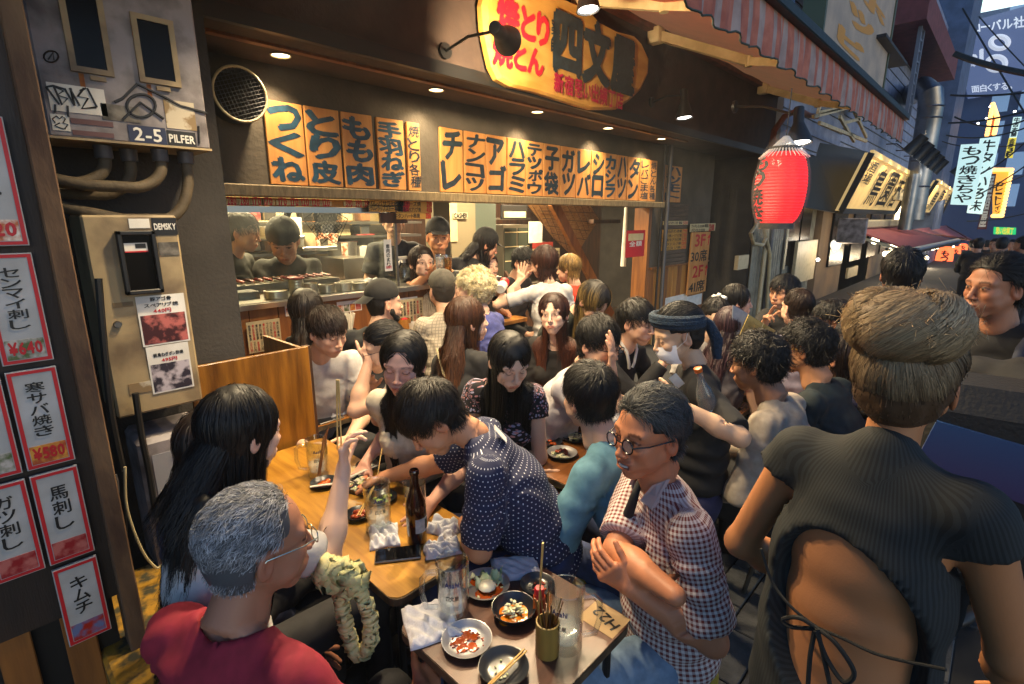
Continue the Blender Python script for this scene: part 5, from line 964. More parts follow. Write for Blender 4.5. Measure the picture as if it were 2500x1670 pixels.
for cs, m_, nm, lb in (((1804, 625, 1826, 655), CREAM, 'switch_box', 'cream switch box on the corrugated wall'), ((1950, 590, 1985, 680), CREAM, 'air_unit', 'cream framed grey unit right of the red lantern'), ((2060, 600, 2110, 700), mat('wire_grid_dark', '#2b2a26', .7), 'lattice_panel', 'dark lattice panel on the wall behind the bun hair'), ((2072, 655, 2092, 672), CREAM, 'junction_box', 'small cream junction box on the lattice')): wallbox(cs, 2.95 if nm != 'lattice_panel' else 3.0, m_, nm, lb, nm.replace('_', ' '), d=.06)
t = thing('loop_pipe', 'pale looping pipe low beside the red lantern', 'pipe', P(1850, 580, Y=2.95)); MB().tube([P(a_, b_, Y=2.95) - t.location for a_, b_ in ((1850, 545), (1832, 570), (1840, 595), (1862, 598), (1870, 580), (1866, 560), (1880, 620), (1872, 760))], .03, CREAM, 8).build('pipe', t)
t = thing('brown_pipe', 'rust coloured bent pipe above the red lantern', 'pipe', P(1885, 330, Y=2.6)); MB().tube([P(a_, b_, Y=2.6) - t.location for a_, b_ in ((1883, 360), (1890, 320), (1915, 285), (1950, 268), (1975, 282), (1995, 285))], .04, mat('pink_brown_pipe', '#7a4a38', .7), 8).build('pipe', t)
t = thing('metal_bracket', 'cream steel lattice bracket under the awning end', 'bracket', P(2050, 300, Y=2.4)); m_ = MB()
for a_, b_ in (((1985, 285), (2080, 260)), ((2080, 260), (2115, 335)), ((2000, 300), (2115, 345)), ((1995, 285), (2000, 262)), ((2000, 275), (2060, 262)), ((2050, 285), (2085, 345)), ((2060, 300), (2100, 290))): m_.bar(P(*a_, Y=2.4) - t.location, P(*b_, Y=2.4) - t.location, .04, .05, ARM)
m_.build('bracket_frame', t)
for i in range(4): c_ = P(1995 + 16 * i, 232 + (3 - i) * .8 * (-1) ** i, Y=2.7); t = thing('yellow_ball', 'small yellow ball float in the row under the awning, ' + ['first', 'second', 'third', 'last'][i], 'ball', c_, group='yellow balls'); MB().ball((0, 0, 0), .055, mat('dull_yellow', '#a09030', .6)).build('ball', t)
# red lantern in a plastic bag
c_ = P(1905, 460, F=4.0); t = thing('red_lantern', 'large red paper lantern with black lettering wrapped in clear plastic', 'lantern', c_); LR = mat('red_lantern_paper', '#780409', .6, emit=(1, .008, .012), es=.62); Rm, Hh = .172, .262; prof = []
for i in range(61):
    a_ = -1.28 + 2.56 * i / 60; rr_ = Rm * (math.cos(a_) ** .55); prof.append((rr_ + (.006 if i % 2 else 0), Hh * math.sin(a_) / math.sin(1.28)))
MB().lathe(prof, LR, 40).build('paper_body', t); MB().lathe([(.115, -Hh - .03), (.12, -Hh - .03), (.12, -Hh + .012), (.115, -Hh + .012)], IRON, 28).build('bottom_ring', t); MB().lathe([(.1, Hh + .03), (.105, Hh + .03), (.105, Hh - .01), (.1, Hh - .01)], IRON, 28).build('top_ring', t); MB().tube([(0, 0, Hh + .03), (0, 0, Hh + .42)], .004, IRON, 5).build('wire', t)
q = MB(); d_ = ray(1905, 448); az_ = math.atan2(-d_.y, -d_.x) - 1.15
for i, ch in enumerate('もつ焼き'):
    g_ = glyph(ch); zc = .18 - .12 * i
    for k, (ox, oy) in enumerate(((0, 0), (.04, 0), (-.04, 0), (0, .04), (0, -.04))):
        vs = []
        for (x, y, z) in g_[0]:
            u_ = ((x - (g_[2] + g_[3]) / 2) + ox) / (g_[3] - g_[2]) * .17; w_ = ((y - (g_[4] + g_[5]) / 2) + oy) / (g_[5] - g_[4]) * .115 + zc; rr_ = Rm * (max(.2, math.cos(math.asin(max(-.96, min(.96, w_ / Hh * math.sin(1.28)))))) ** .55) + .009 + k * .0003; th_ = az_ + u_ / Rm; vs.append((rr_ * math.cos(th_), rr_ * math.sin(th_), w_))
        q.add(vs, g_[1], BLK)
q.build('lettering', t)
BAG = mat('clear_plastic', (1, 1, 1), .12, alpha=.045, spec=1., bump=.6, bscale=9); prof = []
for i in range(40):
    f_ = i / 39; z_ = -Hh - .12 + (2 * Hh + .26) * f_; rr_ = (Rm + .02) * min(1, (math.sin(math.pi * min(f_ * .96 + .04, 1)) ** .5)) + .0; prof.append((max(rr_, .012), z_))
m_ = MB().lathe(prof, BAG, 60, cap=False); m_.v = [(x * (1 + .02 * math.sin(math.atan2(y, x) * 13 + z * 4)), y * (1 + .02 * math.sin(math.atan2(y, x) * 13 + z * 4)), z) for x, y, z in m_.v]; m_.build('plastic_bag', t)
PB = mat('crumpled_plastic', (.9, .88, .82), .25, alpha=.75, spec=1., bump=.8, bscale=14); m_ = MB()
for k in range(34): a_ = k * 2 * math.pi / 34; m_.tube([(.015 * math.cos(a_), .015 * math.sin(a_), Hh + .1), (.09 * math.cos(a_ + .05), .09 * math.sin(a_), Hh + .02), (.17 * math.cos(a_), .17 * math.sin(a_), Hh * .82)], .006, PB, 5, rs=[.005, .007, .002])
m_.build('gathered_plastic', t)
pt = P(1945, 325, F=4.05); arm_lamp((pt.x + .3, pt.y + .6, pt.z + .3), pt + Vector((0, 0, .12)), (-.10, -.12, -1), 7, 'black arm lamp lighting the red lantern from above', 100, r=.09)
# second house: black signboard, gold sign, red awning
GS = mat('gold_signboard_glow', '#c9a862', .7, col2='#b8944e', nscale=3, emit=(1, .68, .28), es=.22); MT2 = mat('black_signboard', '#15130f', .5, bump=.1)  # gold board's emission adds a warm glow in place of lamp light
def quadslab(cs, m_, name, d=Vector((0, .08, 0)), par=None):
    c_ = par.location if par else Vector((0, 0, 0)); v = [x - c_ for x in cs]; q = MB(); q.add(v + [x + d for x in v], [(0, 1, 2, 3), (7, 6, 5, 4)] + [(i, (i + 1) % 4, 4 + (i + 1) % 4, 4 + i) for i in range(4)], m_); return q.build(name, par)
def onquad(q, s, v, m_, u0, u1, w0, w1, vert=False, bold=.03, off=.01):
    """text on quad v = tl,tr,br,bl"""
    tl, tr, br, bl = v; ex = tr - tl; ez = tl - bl; nn = ex.cross(ez).normalized(); nn = nn if nn.dot(-bl) > 0 else -nn
    qq = MB(); text(qq, s, Matrix.Identity(4), 1, 1, m_, vertical=vert, bold=bold); xs = []
    for (x, y, z) in qq.v:
        U_ = u0 + (x + .5) * (u1 - u0); V_ = w0 + (y + .5) * (w1 - w0); top = tl.lerp(tr, U_); bot = bl.lerp(br, U_); xs.append(tuple(bot.lerp(top, V_) + nn * (off + z)))
    q.add(xs, qq.f, m_)
def goldsign(tlp, trp, brp, blp, Yb, lab, s, lamps):
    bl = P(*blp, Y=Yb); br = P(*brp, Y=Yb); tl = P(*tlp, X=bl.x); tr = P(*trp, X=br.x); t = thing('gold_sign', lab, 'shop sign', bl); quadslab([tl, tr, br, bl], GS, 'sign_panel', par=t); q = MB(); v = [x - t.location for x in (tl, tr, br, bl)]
    nn = (v[1] - v[0]).cross(v[0] - v[3]).normalized(); nn = nn if nn.dot(-bl) > 0 else -nn
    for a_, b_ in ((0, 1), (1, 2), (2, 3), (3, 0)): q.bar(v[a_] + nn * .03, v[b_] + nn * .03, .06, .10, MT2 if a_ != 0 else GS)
    q.build('sign_frame', t); q = MB(); 
    tl_, tr_, br_, bl_ = v; ex = tr_ - tl_
    def tx(s_, u0, u1, w0, w1, b_=.015): 
        qq = MB(); text(qq, s_, Matrix.Identity(4), 1, 1, IRON, vertical=True, bold=b_); xs = []
        for (x, y, z) in qq.v: U_ = u0 + (x + .5) * (u1 - u0); V_ = w0 + (y + .5) * (w1 - w0); xs.append(tuple((bl_.lerp(br_, U_)).lerp(tl_.lerp(tr_, U_), V_) + nn * (.035 + z)))
        q.add(xs, qq.f, IRON)
    for s_, u0, u1, w0, w1 in s: tx(s_, u0, u1, w0, w1)
    q.build('lettering', t); return t, v, nn
t, v, nn = goldsign((2124, 372), (2231, 430), (2182, 518), (2050, 514), 2.5, 'gold signboard with added glow and black carved lettering, the nearer one', [('酒場', .05, .18, .5, .92), ('鳥', .24, .42, .1, .9), ('園', .46, .66, .1, .92), ('酒', .68, .84, .1, .85), ('店', .86, .97, .45, .9)], 5)
o = quadslab([x for x in (P(1985, 345, Y=2.9), P(2119, 370, Y=2.45), P(2046, 520, Y=2.55), P(1935, 500, Y=2.95))], MT2, 'sign_housing'); o.parent = t; o.location = -t.location
for k in range(5):
    a_ = v[0].lerp(v[1], .12 + .19 * k) + t.location; hp = a_ + nn * .5 + Vector((0, 0, .2)); tt_ = thing('sign_lamp', 'black cylinder lamp over the gold signboard, ' + ['first', 'second', 'third', 'fourth', 'fifth'][k] + ' from the near end', 'lamp', hp, group='lamps over the gold signboard'); ai = (-nn * .5 + Vector((0, 0, -1)) * .75).normalized(); M_ = ai.to_track_quat('Z', 'Y').to_matrix().to_4x4()
    MB().lathe([(.0, -.34), (.09, -.34), (.11, 0), (.125, .02)], IRON, 18, M_, cap=False).build('lamp_shade', tt_); MB().lathe([(0, .01), (.118, .01)], GLOWW, 18, M_, cap=False).build('bulb', tt_); MB().tube([(0, 0, 0), nn * -.2 + Vector((0, 0, .1)), nn * -.38 + Vector((0, 0, .05))], .012, IRON, 6).build('arm', tt_); spot(tuple(ai * .03), ai, 26, size=110, parent=tt_)
t, v, nn = goldsign((2286, 440), (2326, 466), (2296, 523), (2234, 520), 2.5, 'gold signboard with added glow and black lettering, the farther one', [('鳥', .2, .4, .1, .8), ('園', .45, .65, .15, .9), ('店', .8, .95, .4, .9)], 4)
for k in range(5):
    a_ = v[0].lerp(v[1], -.1 + .25 * k) + t.location; hp = a_ + nn * .5 + Vector((0, 0, .3)); tt_ = thing('sign_lamp', 'black cylinder lamp in the farther row down the street, ' + ['first', 'second', 'third', 'fourth', 'last'][k], 'lamp', hp, group='lamps over the farther gold signboard'); ai = (-nn * .5 + Vector((0, 0, -1)) * .75).normalized(); M_ = ai.to_track_quat('Z', 'Y').to_matrix().to_4x4()
    MB().lathe([(.0, -.35), (.12, -.35), (.14, 0), (.15, .02)], IRON, 18, M_, cap=False).build('lamp_shade', tt_); MB().lathe([(0, .01), (.14, .01)], GLOWW, 18, M_, cap=False).build('bulb', tt_)
    if k % 2: spot(tuple(ai * .03), ai, 60, size=110, parent=tt_)
wallbox((2195, 440, 2270, 500), 2.3, CREAM, 'camera_box', 'cream box with security camera between the gold signboards', 'box', d=.3)
c_ = P(2222, 465, Y=2.25); t = thing('security_camera', 'small white security camera beside the gold signboard', 'camera', c_); MB().cyl((0, 0, .05), (.06, -.12, -.02), .035, WHT).tube([(0, .05, .08), (0, 0, .05)], .02, WHT, 8).build('camera_body', t)
t = thing('street_house', 'dark two storey bar house down the lane with signboards and awnings', 'building', (12.8, 3.0, 0)); MB().box((0, 0, 0), (14, 4, 2.6), mat('dark_wall_far', '#5a4c40', .8, col2='#7a6448', nscale=1.5)).build('wall', t); MB().box((0, -.1, 2.6), (14, 4, 8.5), SID).build('upper_storey', t)
for k in range(22): MB().box((-.01, -.112, 2.8 + k * .26), (14, -.1005, 2.82 + k * .26), IRON).build('siding_board', t)
for k in range(6): MB().box((.8 + k * 2.1, -.05, .7), (2.1 + k * 2.1, -.004, 2.2), [DGL, GLOW, DGL][k % 3] if k != 1 else DGL).build('window', t)
# big upper things: vertical beige sign, ladder, red-brown wall, duct, dark box
tl, tr = P(2022, -60, Y=2.35), P(2200, -60, Y=2.35); xl, xr = P(2018, 0, Y=2.35).x, P(2187, 0, Y=2.35).x; t = thing('vertical_sign', 'tall beige signboard with orange katakana rising above the awning', 'shop sign', (xl, 2.35, 3.85)); BG = mat('beige_sign', '#7a7167', .6, col2='#9c8b78', nscale=2, emit=(.75, .66, .55), es=.03); MB().box((0, 0, 0), (xr - xl, .25, 4.6), BG).build('sign_panel', t); 
for a_, b_ in (((-.07, 0), (0, 4.6)), ((xr - xl, 0), (xr - xl + .1, 4.6))): MB().box((a_[0], -.02, a_[1]), (b_[0], .27, b_[1]), mat('olive_frame', '#4a5238', .5)).build('sign_frame', t); q = MB(); OR_ = mat('orange_letters', '#c78a1e', .5)
for ch, px_, py_, w_, h_ in (('ホ', 2130, 8, 75, 45), ('ッ', 2105, 58, 60, 50), ('ピ', 2080, 110, 62, 45)): c_ = P(px_, py_, Y=2.34); d_ = P(px_ + w_ / 2, py_, Y=2.34).x - P(px_ - w_ / 2, py_, Y=2.34).x; e_ = P(px_, py_ - h_ / 2, Y=2.34).z - P(px_, py_ + h_ / 2, Y=2.34).z; text(q, ch, frame((c_.x - xl, -.006, c_.z - 3.85), (1, 0, 0), NI), d_, e_, OR_, vertical=True, bold=.06, gap=0)
q.build('lettering', t)
wallbox((2165, 80, 2215, 160), 2.2, mat('dark_box_metal', '#2f2b28', .6), 'dark_unit', 'dark square unit on the wall beside the ladder', 'unit', d=.5)
t = thing('ladder', 'tall grey steel ladder fixed to the upper wall', 'ladder', P(2240, 200, Y=2.25)); a0, a1 = P(2262, -20, Y=2.25), P(2205, 270, Y=2.25); o_ = Vector((.42, 0, 0)); LG = mat('galvanised_ladder', '#7c7f88', .5, .5)
a1.x = a0.x
for s_ in (0, 1): MB().bar(a0 + o_ * s_ - t.location, a1 + o_ * s_ - t.location, .07, .09, LG).build('side_rail', t)
for k in range(12): a_ = a0.lerp(a1, k / 11) - t.location; MB().bar(a_, a_ + o_, .04, .04, LG).build('rung', t)
t, w, h = wallbox((2275, -30, 2330, 195), 2.1, REDB, 'red_brown_gable', 'red-brown metal side wall above the silver duct', 'building', d=2.0, parts='wall')
DU = mat('galvanised_duct', '#8b8e92', .32, .9, col2='#6f7276', nscale=3, bump=.1, bscale=8); c_ = P(2255, 300, Y=2.0); t = thing('exhaust_duct', 'large silver exhaust duct bending down beside the ladder', 'duct', c_)
cl = [P(2225, 235, Y=2.9), P(2235, 222, Y=2.5), P(2252, 215, Y=2.2), P(2272, 230, Y=1.98), P(2272, 262, Y=1.95), P(2268, 290, Y=1.95)]; cl += [Vector((cl[-1].x, 1.95, cl[-1].z - .8 * k)) for k in range(1, 4)]; MB().tube([x - c_ for x in cl], .26, DU, 24).build('duct_pipe', t)
for k in (4, 5, 6, 7): m_ = MB(); p_ = cl[k] - c_; m_.lathe([(.265, -.02), (.28, 0), (.265, .02)], DU, 28, Matrix.Translation(p_), cap=False); m_.build('duct_seam', t)
c_ = P(2215, 520, Y=1.95); t = thing('lower_duct', 'lower run of silver pipe between the gold signboards', 'duct', c_); MB().cyl((0, 0, -.4), (0, 0, .9), .14, DU, 18).build('duct_pipe', t)
# red awning of the neighbour
bl, br = P(2080, 557, Y=2.4), P(2201, 552, Y=2.4); fl, fr = P(2228, 613, X=bl.x + .0), P(2337, 588, X=br.x + .0); t = thing('red_awning', 'faded red striped shop awning with white front bar down the lane', 'awning', bl); RC = mat('faded_red_canvas', '#8a3a3c', .7, col2='#6e2c30', nscale=8, stretch=(6, 1, 1)); quadslab([bl, br, fr, fl], RC, 'canopy', Vector((0, 0, -.03)), par=t); 
MB().cyl(fl - bl, fr - bl, .07, STEEL, 16).build('front_bar', t); q = MB(); q.box((-.2, -.12, -.02), (br.x - bl.x + .1, .14, .16), CREAM, bev=.03); q.build('cassette', t); q = MB(); q.box((-.3, -.3, -.3), (-.2, .2, .2), OFFW, bev=.02); q.build('end_plate', t); MB().bar((-.15, -.1, -.15), fl - bl + Vector((.1, 0, -.05)), .05, .05, CREAM).build('folding_arm', t)
for i, (a_, b_, c2, d2, nm) in enumerate((((2225, 560), (2310, 550), (2360, 578), (2385, 590), 'pink awning behind the red one'), ((2330, 575), (2395, 570), (2445, 598), (2430, 612), 'dark pink awning farther down the lane'), ((2370, 560), (2400, 556), (2460, 590), (2450, 600), 'farthest purple awning before the green sign'))):
    A_, B_ = P(*a_, Y=2.4), P(*b_, Y=2.4); C_, D_ = P(*c2, Y=1.5), P(*d2, Y=1.5); t = thing('far_awning', nm, 'awning', A_, group='awnings down the lane'); quadslab([A_, B_, C_, D_] if C_.x > D_.x else [A_, B_, C_, D_], mat('far_pink_%d' % i, ['#7a3a44', '#6a2c48', '#5a2f52'][i], .7), 'canopy', Vector((0, 0, -.05)), par=t)
# projecting lit signs down the lane
def psign(cs, X, m_, lab, s, sm=BLK, cat='shop sign', grp=None, d=.25, vert=True, bold=.03, us=(.1, .9, .03, .97)):
    v = [P(a_, b_, X=X) for a_, b_ in cs]; t = thing('projecting_sign', lab, cat, v[3], group=grp); quadslab(v, m_, 'sign_panel', Vector((d, 0, 0)), par=t)
    if s: q = MB(); onquad(q, s, [x - v[3] for x in v], sm, *us, vert=vert, bold=bold, off=-.012 if False else .012); q.v = [(x - .03 if x > -.02 else x, y, z) for x, y, z in q.v]; q.build('lettering', t)
    return t, v
LW = mat('lit_white_sign', '#c8dcd8', .5, emit=(.55, .82, .8), es=.42); LY = mat('lit_yellow_sign', '#d8c020', .5, emit=(.9, .75, .08), es=.35); LO = mat('lit_orange_sign', '#d8902a', .5, emit=(1, .5, .06), es=.38); LG_ = mat('lit_green_sign', '#10a050', .5, emit=(.02, .7, .2), es=.4); BU = mat('bulb_glow', (1, .8, .4), .5, emit=(1, .5, .12), es=1.3)
psign([(2346, 353), (2408, 350), (2376, 501), (2320, 499)], 21, LW, 'tall white lit sign with brush lettering もつ焼き, the nearer of two'.replace('もつ焼き', 'for grilled offal'), 'もつ焼きちや', bold=.02); psign([(2393, 336), (2442, 333), (2397, 523), (2360, 520)], 24, LW, 'tall white lit sign with ox tongue lettering, the farther of two', '牛タンいろ末', bold=.02)
psign([(2463, 337), (2482, 336), (2472, 385), (2453, 384)], 30, LY, 'small yellow lit sign hanging under a white one', '金菱3F', bold=.04); psign([(2474, 286), (2495, 285), (2482, 335), (2464, 336)], 30, LW, 'small white lit sign above the yellow one', '牛舌本舗', bold=.04)
psign([(2416, 425), (2432, 424), (2408, 560), (2385, 560)], 26, mat('dark_red_board', '#4a1018', .6), 'narrow dark red signboard left of the bulb-lit orange sign', '居酒屋', sm=WHT); t, v = psign([(2423, 415), (2470, 415), (2446, 527), (2423, 527)], 28, LO, 'orange sign edged with glowing bulbs', 'カレートレイン', bold=.04, us=(.2, .7, .02, .75))
def bulbs(t, pts, n_, r_, nm='bulb_row', m_=BU):
    q = MB(); L_ = [(pts[i], pts[i + 1]) for i in range(len(pts) - 1)]
    for a_, b_ in L_:
        for k in range(n_): q.ball(a_.lerp(b_, k / n_) - t.location, r_, m_, 8, 5)
    q.build(nm, t)['kind'] = 'stuff'
bulbs(t, [x + Vector((-.1, 0, 0)) for x in (v[0], v[1], v[2], v[3])], 14, .075)
t, v = psign([(2424, 255), (2436, 290), (2427, 330), (2409, 335)], 30, mat('dark_pink_sign', '#8a5a60', .6), 'slanted sign outlined in amber bulbs high over the lane', None); bulbs(t, [x + Vector((-.1, 0, 0)) for x in (v[3], v[0], v[1], v[2])], 12, .08)
t, v = psign([(2426, 554), (2481, 556), (2480, 573), (2425, 572)], 34, LG_, 'green lit banner sign at the end of the lane', '思い出横丁', sm=LY, vert=False, bold=.04)
# end of lane: billboard building and glass tower
t = thing('office_block', 'dark blue office block with a large billboard at the end of the lane', 'building', (46, -8, 0)); MB().box((0, -10, 0), (14, 24, 34), mat('dusk_blue_facade', '#3a4a6c', .4, col2='#46587c', nscale=.4)).build('wall', t)
WB = mat('added_window_glow', '#2a4468', .2, emit=(.3, .5, .8), es=.25); qb = MB().box((-.05, 0, 0), (-.01, .82, 1.35), WB).mesh('window'); nn_ = 0  # window glow added to brighten the distant facade
for iy in range(16):
    for iz in range(15):
        y = -10 + iy * 1.3; z = 2.5 + iz * 1.9
        if nn_ < 290: link('window', qb, t, (0, y, z)); nn_ += 1
v = [P(a_, b_, X=45) for a_, b_ in ((2338, 62), (2520, 10), (2520, 215), (2362, 240))]; t = thing('billboard', 'huge dark billboard with white slogan and a silver figure-eight logo', 'billboard', v[3]); quadslab(v, mat('billboard_navy', '#16203a', .6, emit=(.07, .10, .2), es=.6), 'panel', Vector((.3, 0, 0)), par=t); LS = mat('billboard_white', '#c8ccd8', .6, emit=(.7, .75, .85), es=.3); q = MB(); vv = [x - v[3] for x in v]
def bt(s, cs, bold=.03): w = [P(a_, b_, X=44.9) - v[3] for a_, b_ in cs]; onquad(q, s, w, LS, 0, 1, 0, 1, False, bold, .0)
bt('グローバル社', ((2345, 62), (2503, 38), (2503, 66), (2347, 84))); bt('al', ((2362, 128), (2402, 119), (2402, 148), (2362, 154)), .05); bt('oup', ((2368, 155), (2382, 154), (2382, 163), (2368, 164))); bt('面白くする。', ((2370, 210), (2472, 198), (2472, 218), (2372, 226)))
for cy_, cx2, rx, rz_ in ((104, 2440, 21, 15), (155, 2432, 22, 17)):
    c3 = P(cx2, cy_, X=44.8) - v[3]; e1 = P(cx2 + 1, cy_, X=44.8) - v[3] - c3; e2_ = P(cx2, cy_ - 1, X=44.8) - v[3] - c3; q.tube([c3 + e1 * (rx * math.cos(a_)) + e2_ * (rz_ * math.sin(a_)) for a_ in np.linspace(0, 6.283, 28)[:-1]], .13, LS, 8, closed=True)
q.build('lettering', t)
v = [P(a_, b_, X=44) for a_, b_ in ((2350, -10), (2520, -60), (2520, 0), (2350, 34))]; t = thing('lit_fascia', 'bright white and green lit shop fascia above the billboard', 'shop sign', v[3]); quadslab(v, mat('bright_sign', '#ddffff', .5, emit=(.8, 1, .95), es=.8), 'sign_panel', Vector((.5, 0, 0)), par=t); c3 = P(2375, -3, X=43.8) - v[3]; MB().ball(c3, (.1, .45, .35), mat('lit_green_logo', '#00aa44', .5, emit=(.02, .7, .2), es=1.2)).build('logo', t)
t = thing('tall_building', 'grey-blue building edge left of the billboard', 'building', P(2340, 300, X=26)); m_ = MB().box((0, .2, -6), (3, 6, 9), mat('pale_blue_clad', '#5a6a88', .6, col2='#48566f', nscale=3)); m_.build('wall', t)
for k in range(8): c_ = P(random.uniform(2330, 2480), random.uniform(260, 300) + 20 * (k % 3), X=36); t = thing('street_bulb', 'bare white bulb high over the lane, ' + ['first', 'second', 'third', 'fourth', 'fifth', 'sixth', 'seventh', 'eighth'][k] + ' as they were strung', 'bulb', c_, group='bare bulbs over the lane'); MB().ball((0, 0, 0), .05, GLOWW, 10, 6).build('bulb', t)
# overhead wires
WR = [((2330, 130), (2400, 160), (2510, 180)), ((2320, 232), (2400, 238), (2510, 225)), ((2315, 300), (2400, 300), (2510, 270)), ((2330, 285), (2420, 330), (2510, 290)), ((2350, 20), (2420, 140), (2510, 290)), ((2310, 330), (2400, 350), (2510, 310)), ((2400, 420), (2450, 400), (2510, 340)), ((2380, 480), (2440, 450), (2510, 400)), ((2360, 540), (2430, 540), (2510, 520)), ((2390, 40), (2450, 110), (2510, 170)), ((2300, 345), (2370, 372), (2510, 350)), ((2410, 465), (2460, 445), (2510, 425))]
for i, w_ in enumerate(WR): X_ = 12 + 1.4 * i; c_ = P(*w_[0], X=X_); t = thing('overhead_wire', 'black utility wire over the lane, ' + ['highest thin one by the siding', 'thick one under the billboard logo', 'crossing below the billboard', 'dipping to the amber-lit sign', 'steep diagonal one before the billboard', 'just over the white lit signs', 'passing the bulb-edged orange sign', 'rising right of the white signs', 'lowest, just above the green sign', 'short steep one by the slogan', 'flat one left of the slanted sign', 'second lowest by the orange sign'][i], 'wire', c_, group='utility wires over the lane'); pts = [P(*p_, X=X_) - c_ for p_ in w_]; MB().tube([pts[0].lerp(pts[1], s_).lerp(pts[1].lerp(pts[2], s_), s_) for s_ in np.linspace(0, 1, 12)], .02 if i else .05, IRON, 5).build('wire', t)
# small lamps and lanterns along the lane
def bulb(px, py, Y, r_, lab, e=0, m_=GLOWW, grp='bare bulbs by the awnings'):
    c_ = P(px, py, Y=Y); t = thing('hanging_bulb', lab, 'bulb', c_, group=grp); MB().ball((0, 0, 0), r_, m_, 12, 8).build('bulb', t); MB().cyl((0, 0, r_ * .8), (0, 0, r_ * 2), r_ * .4, IRON, 8).build('socket', t)
    if e: point((0, -.12, -.1), e, (1, .78, .5), parent=t)
    return t
t = bulb(2040, 597, 2.6, .07, 'caged white bulb beside the corrugated house', 8, grp=None); m_ = MB()
for k in range(6): a_ = k * math.pi / 3; m_.tube([(.1 * math.cos(a_) * math.sin(b_), .1 * math.sin(a_) * math.sin(b_), -.1 * math.cos(b_)) for b_ in np.linspace(.2, 2.9, 8)], .004, WHT, 4)
m_.build('wire_cage', t)['kind'] = 'stuff'
bulb(2068, 586, 2.6, .04, 'small dim bulb right of the caged bulb'); bulb(2136, 587, 2.2, .08, 'bright bulb under the left end of the red awning', 14, GLOW); bulb(2197, 609, 2.1, .07, 'bright bulb under the middle of the red awning', 14, GLOW); bulb(1997, 634, 2.6, .03, 'tiny bulb on a cable near the window')
for k in range(16): bulb(2160 + k * 13 + random.uniform(-4, 4), 622 + random.uniform(-8, 10) - (k > 8) * 12, 2.2, random.uniform(.05, .09), 'bright bulb under the lane awnings, number %s from the left' % ['one', 'two', 'three', 'four', 'five', 'six', 'seven', 'eight', 'nine', 'ten', 'eleven', 'twelve', 'thirteen', 'fourteen', 'fifteen', 'sixteen'][k], 16 if k in (3, 8, 13) else 0, GLOW, 'cluster of bulbs under the awnings')
for i, (px, py, w_, h_) in enumerate(((2305, 632, 40, 60), (2333, 622, 22, 40), (2350, 610, 22, 30))):
    Y_ = 2.0; c_ = P(px, py, Y=Y_); F_ = c_.x * math.cos(AZ) + c_.y * math.sin(AZ); r_ = w_ / 2 / FL * F_ * .85; hh = h_ / 2 / FL * F_; t = thing('small_lantern', 'small orange-red paper lantern down the lane, ' + ['the largest, with black letters', 'the middle one', 'the farthest'][i], 'lantern', c_, group='small lanterns down the lane'); MB().lathe([(r_ * (math.cos(a_) ** .5), hh * math.sin(a_)) for a_ in np.linspace(-1.4, 1.4, 20)], mat('orange_lantern_paper', '#d83010', .6, emit=(1, .15, .04), es=1.1), 24).build('paper_body', t)
    q = MB(); dv = Vector((-c_.x, -c_.y, 0)).normalized(); text(q, 'もつ焼', Matrix.Translation(dv * (r_ * 1.03)) @ frame((0, 0, 0), Vector((0, 0, 1)).cross(dv), dv), r_ * .9, hh * 1.4, BLK, vertical=True, bold=.05); q.build('lettering', t)
# ================================================================ tables and what stands on them
TTOP = mat('oak_laminate', '#aa7c2c', .32, col2='#83581c', nscale=5, stretch=(9, .8, 1), bump=.04, contrast=(.3, .7)); TTOP2 = mat('brown_laminate', '#5e3a2a', .38, col2='#4c2e22', nscale=7, stretch=(1, 6, 1), bump=.05); TEDGE = mat('worn_dark_edge', '#33271a', .7, col2='#5b4a33', nscale=20, bump=.3); TAPE = mat('masking_tape', '#a98c62', .7, col2='#9a7e56', nscale=20)
def table(x0, x1, y0, y1, z, lab, top=TTOP, code=None, cw=True):
    t = thing('table', lab, 'table', ((x0 + x1) / 2, (y0 + y1) / 2, 0)); a_, b_ = (x1 - x0) / 2, (y1 - y0) / 2; r_ = .04; poly = []
    for cx, cy, s in ((a_ - r_, b_ - r_, 0), (-a_ + r_, b_ - r_, 90), (-a_ + r_, -b_ + r_, 180), (a_ - r_, -b_ + r_, 270)): poly += [(cx + r_ * math.cos(R(s + k * 18)), cy + r_ * math.sin(R(s + k * 18))) for k in range(6)]
    MB().prism(poly, z - .028, z - .003, TEDGE).build('table_edge', t); MB().prism([(x * .993, y * .993) for x, y in poly], z - .003, z, top).build('tabletop', t)
    for sx in (-1, 1):
        for sy in (-1, 1): MB().cyl((sx * (a_ - .05), sy * (b_ - .05), 0), (sx * (a_ - .05), sy * (b_ - .05), z - .03), .012, IRON, 8).build('leg', t)
    if code:
        MB().box((a_ - .10, -b_ + .006, z + .0004), (a_ - .006, -b_ + .10 + .02, z + .0012), TAPE).build('tape', t)
        q = MB(); text(q, code, Matrix.Translation((a_ - .052, -b_ + .06, z + .0018)) @ Matrix.Rotation(R(75), 4, 'Z'), .09, .035, BLK, bold=.02); q.build('lettering', t)
    return t
table(.705, 1.13, 1.145, 2.42, .70, 'yellow oak-topped table marked H21 with mugs, bottle and phone', code='H21'); table(.655, 1.13, .60, 1.065, .70, 'low reddish-brown table marked H22 with plates and bamboo cup', TTOP2, 'H22')
table(1.05, 1.92, 2.56, 2.98, .70, 'narrow wooden table behind the partition at the left', mat('mid_oak', '#8c5a24', .4, col2='#74481a', nscale=5, stretch=(1, 8, 1))); TM = mat('glossy_brown_top', '#7a4a22', .25, col2='#633a18', nscale=5, stretch=(1, 8, 1))
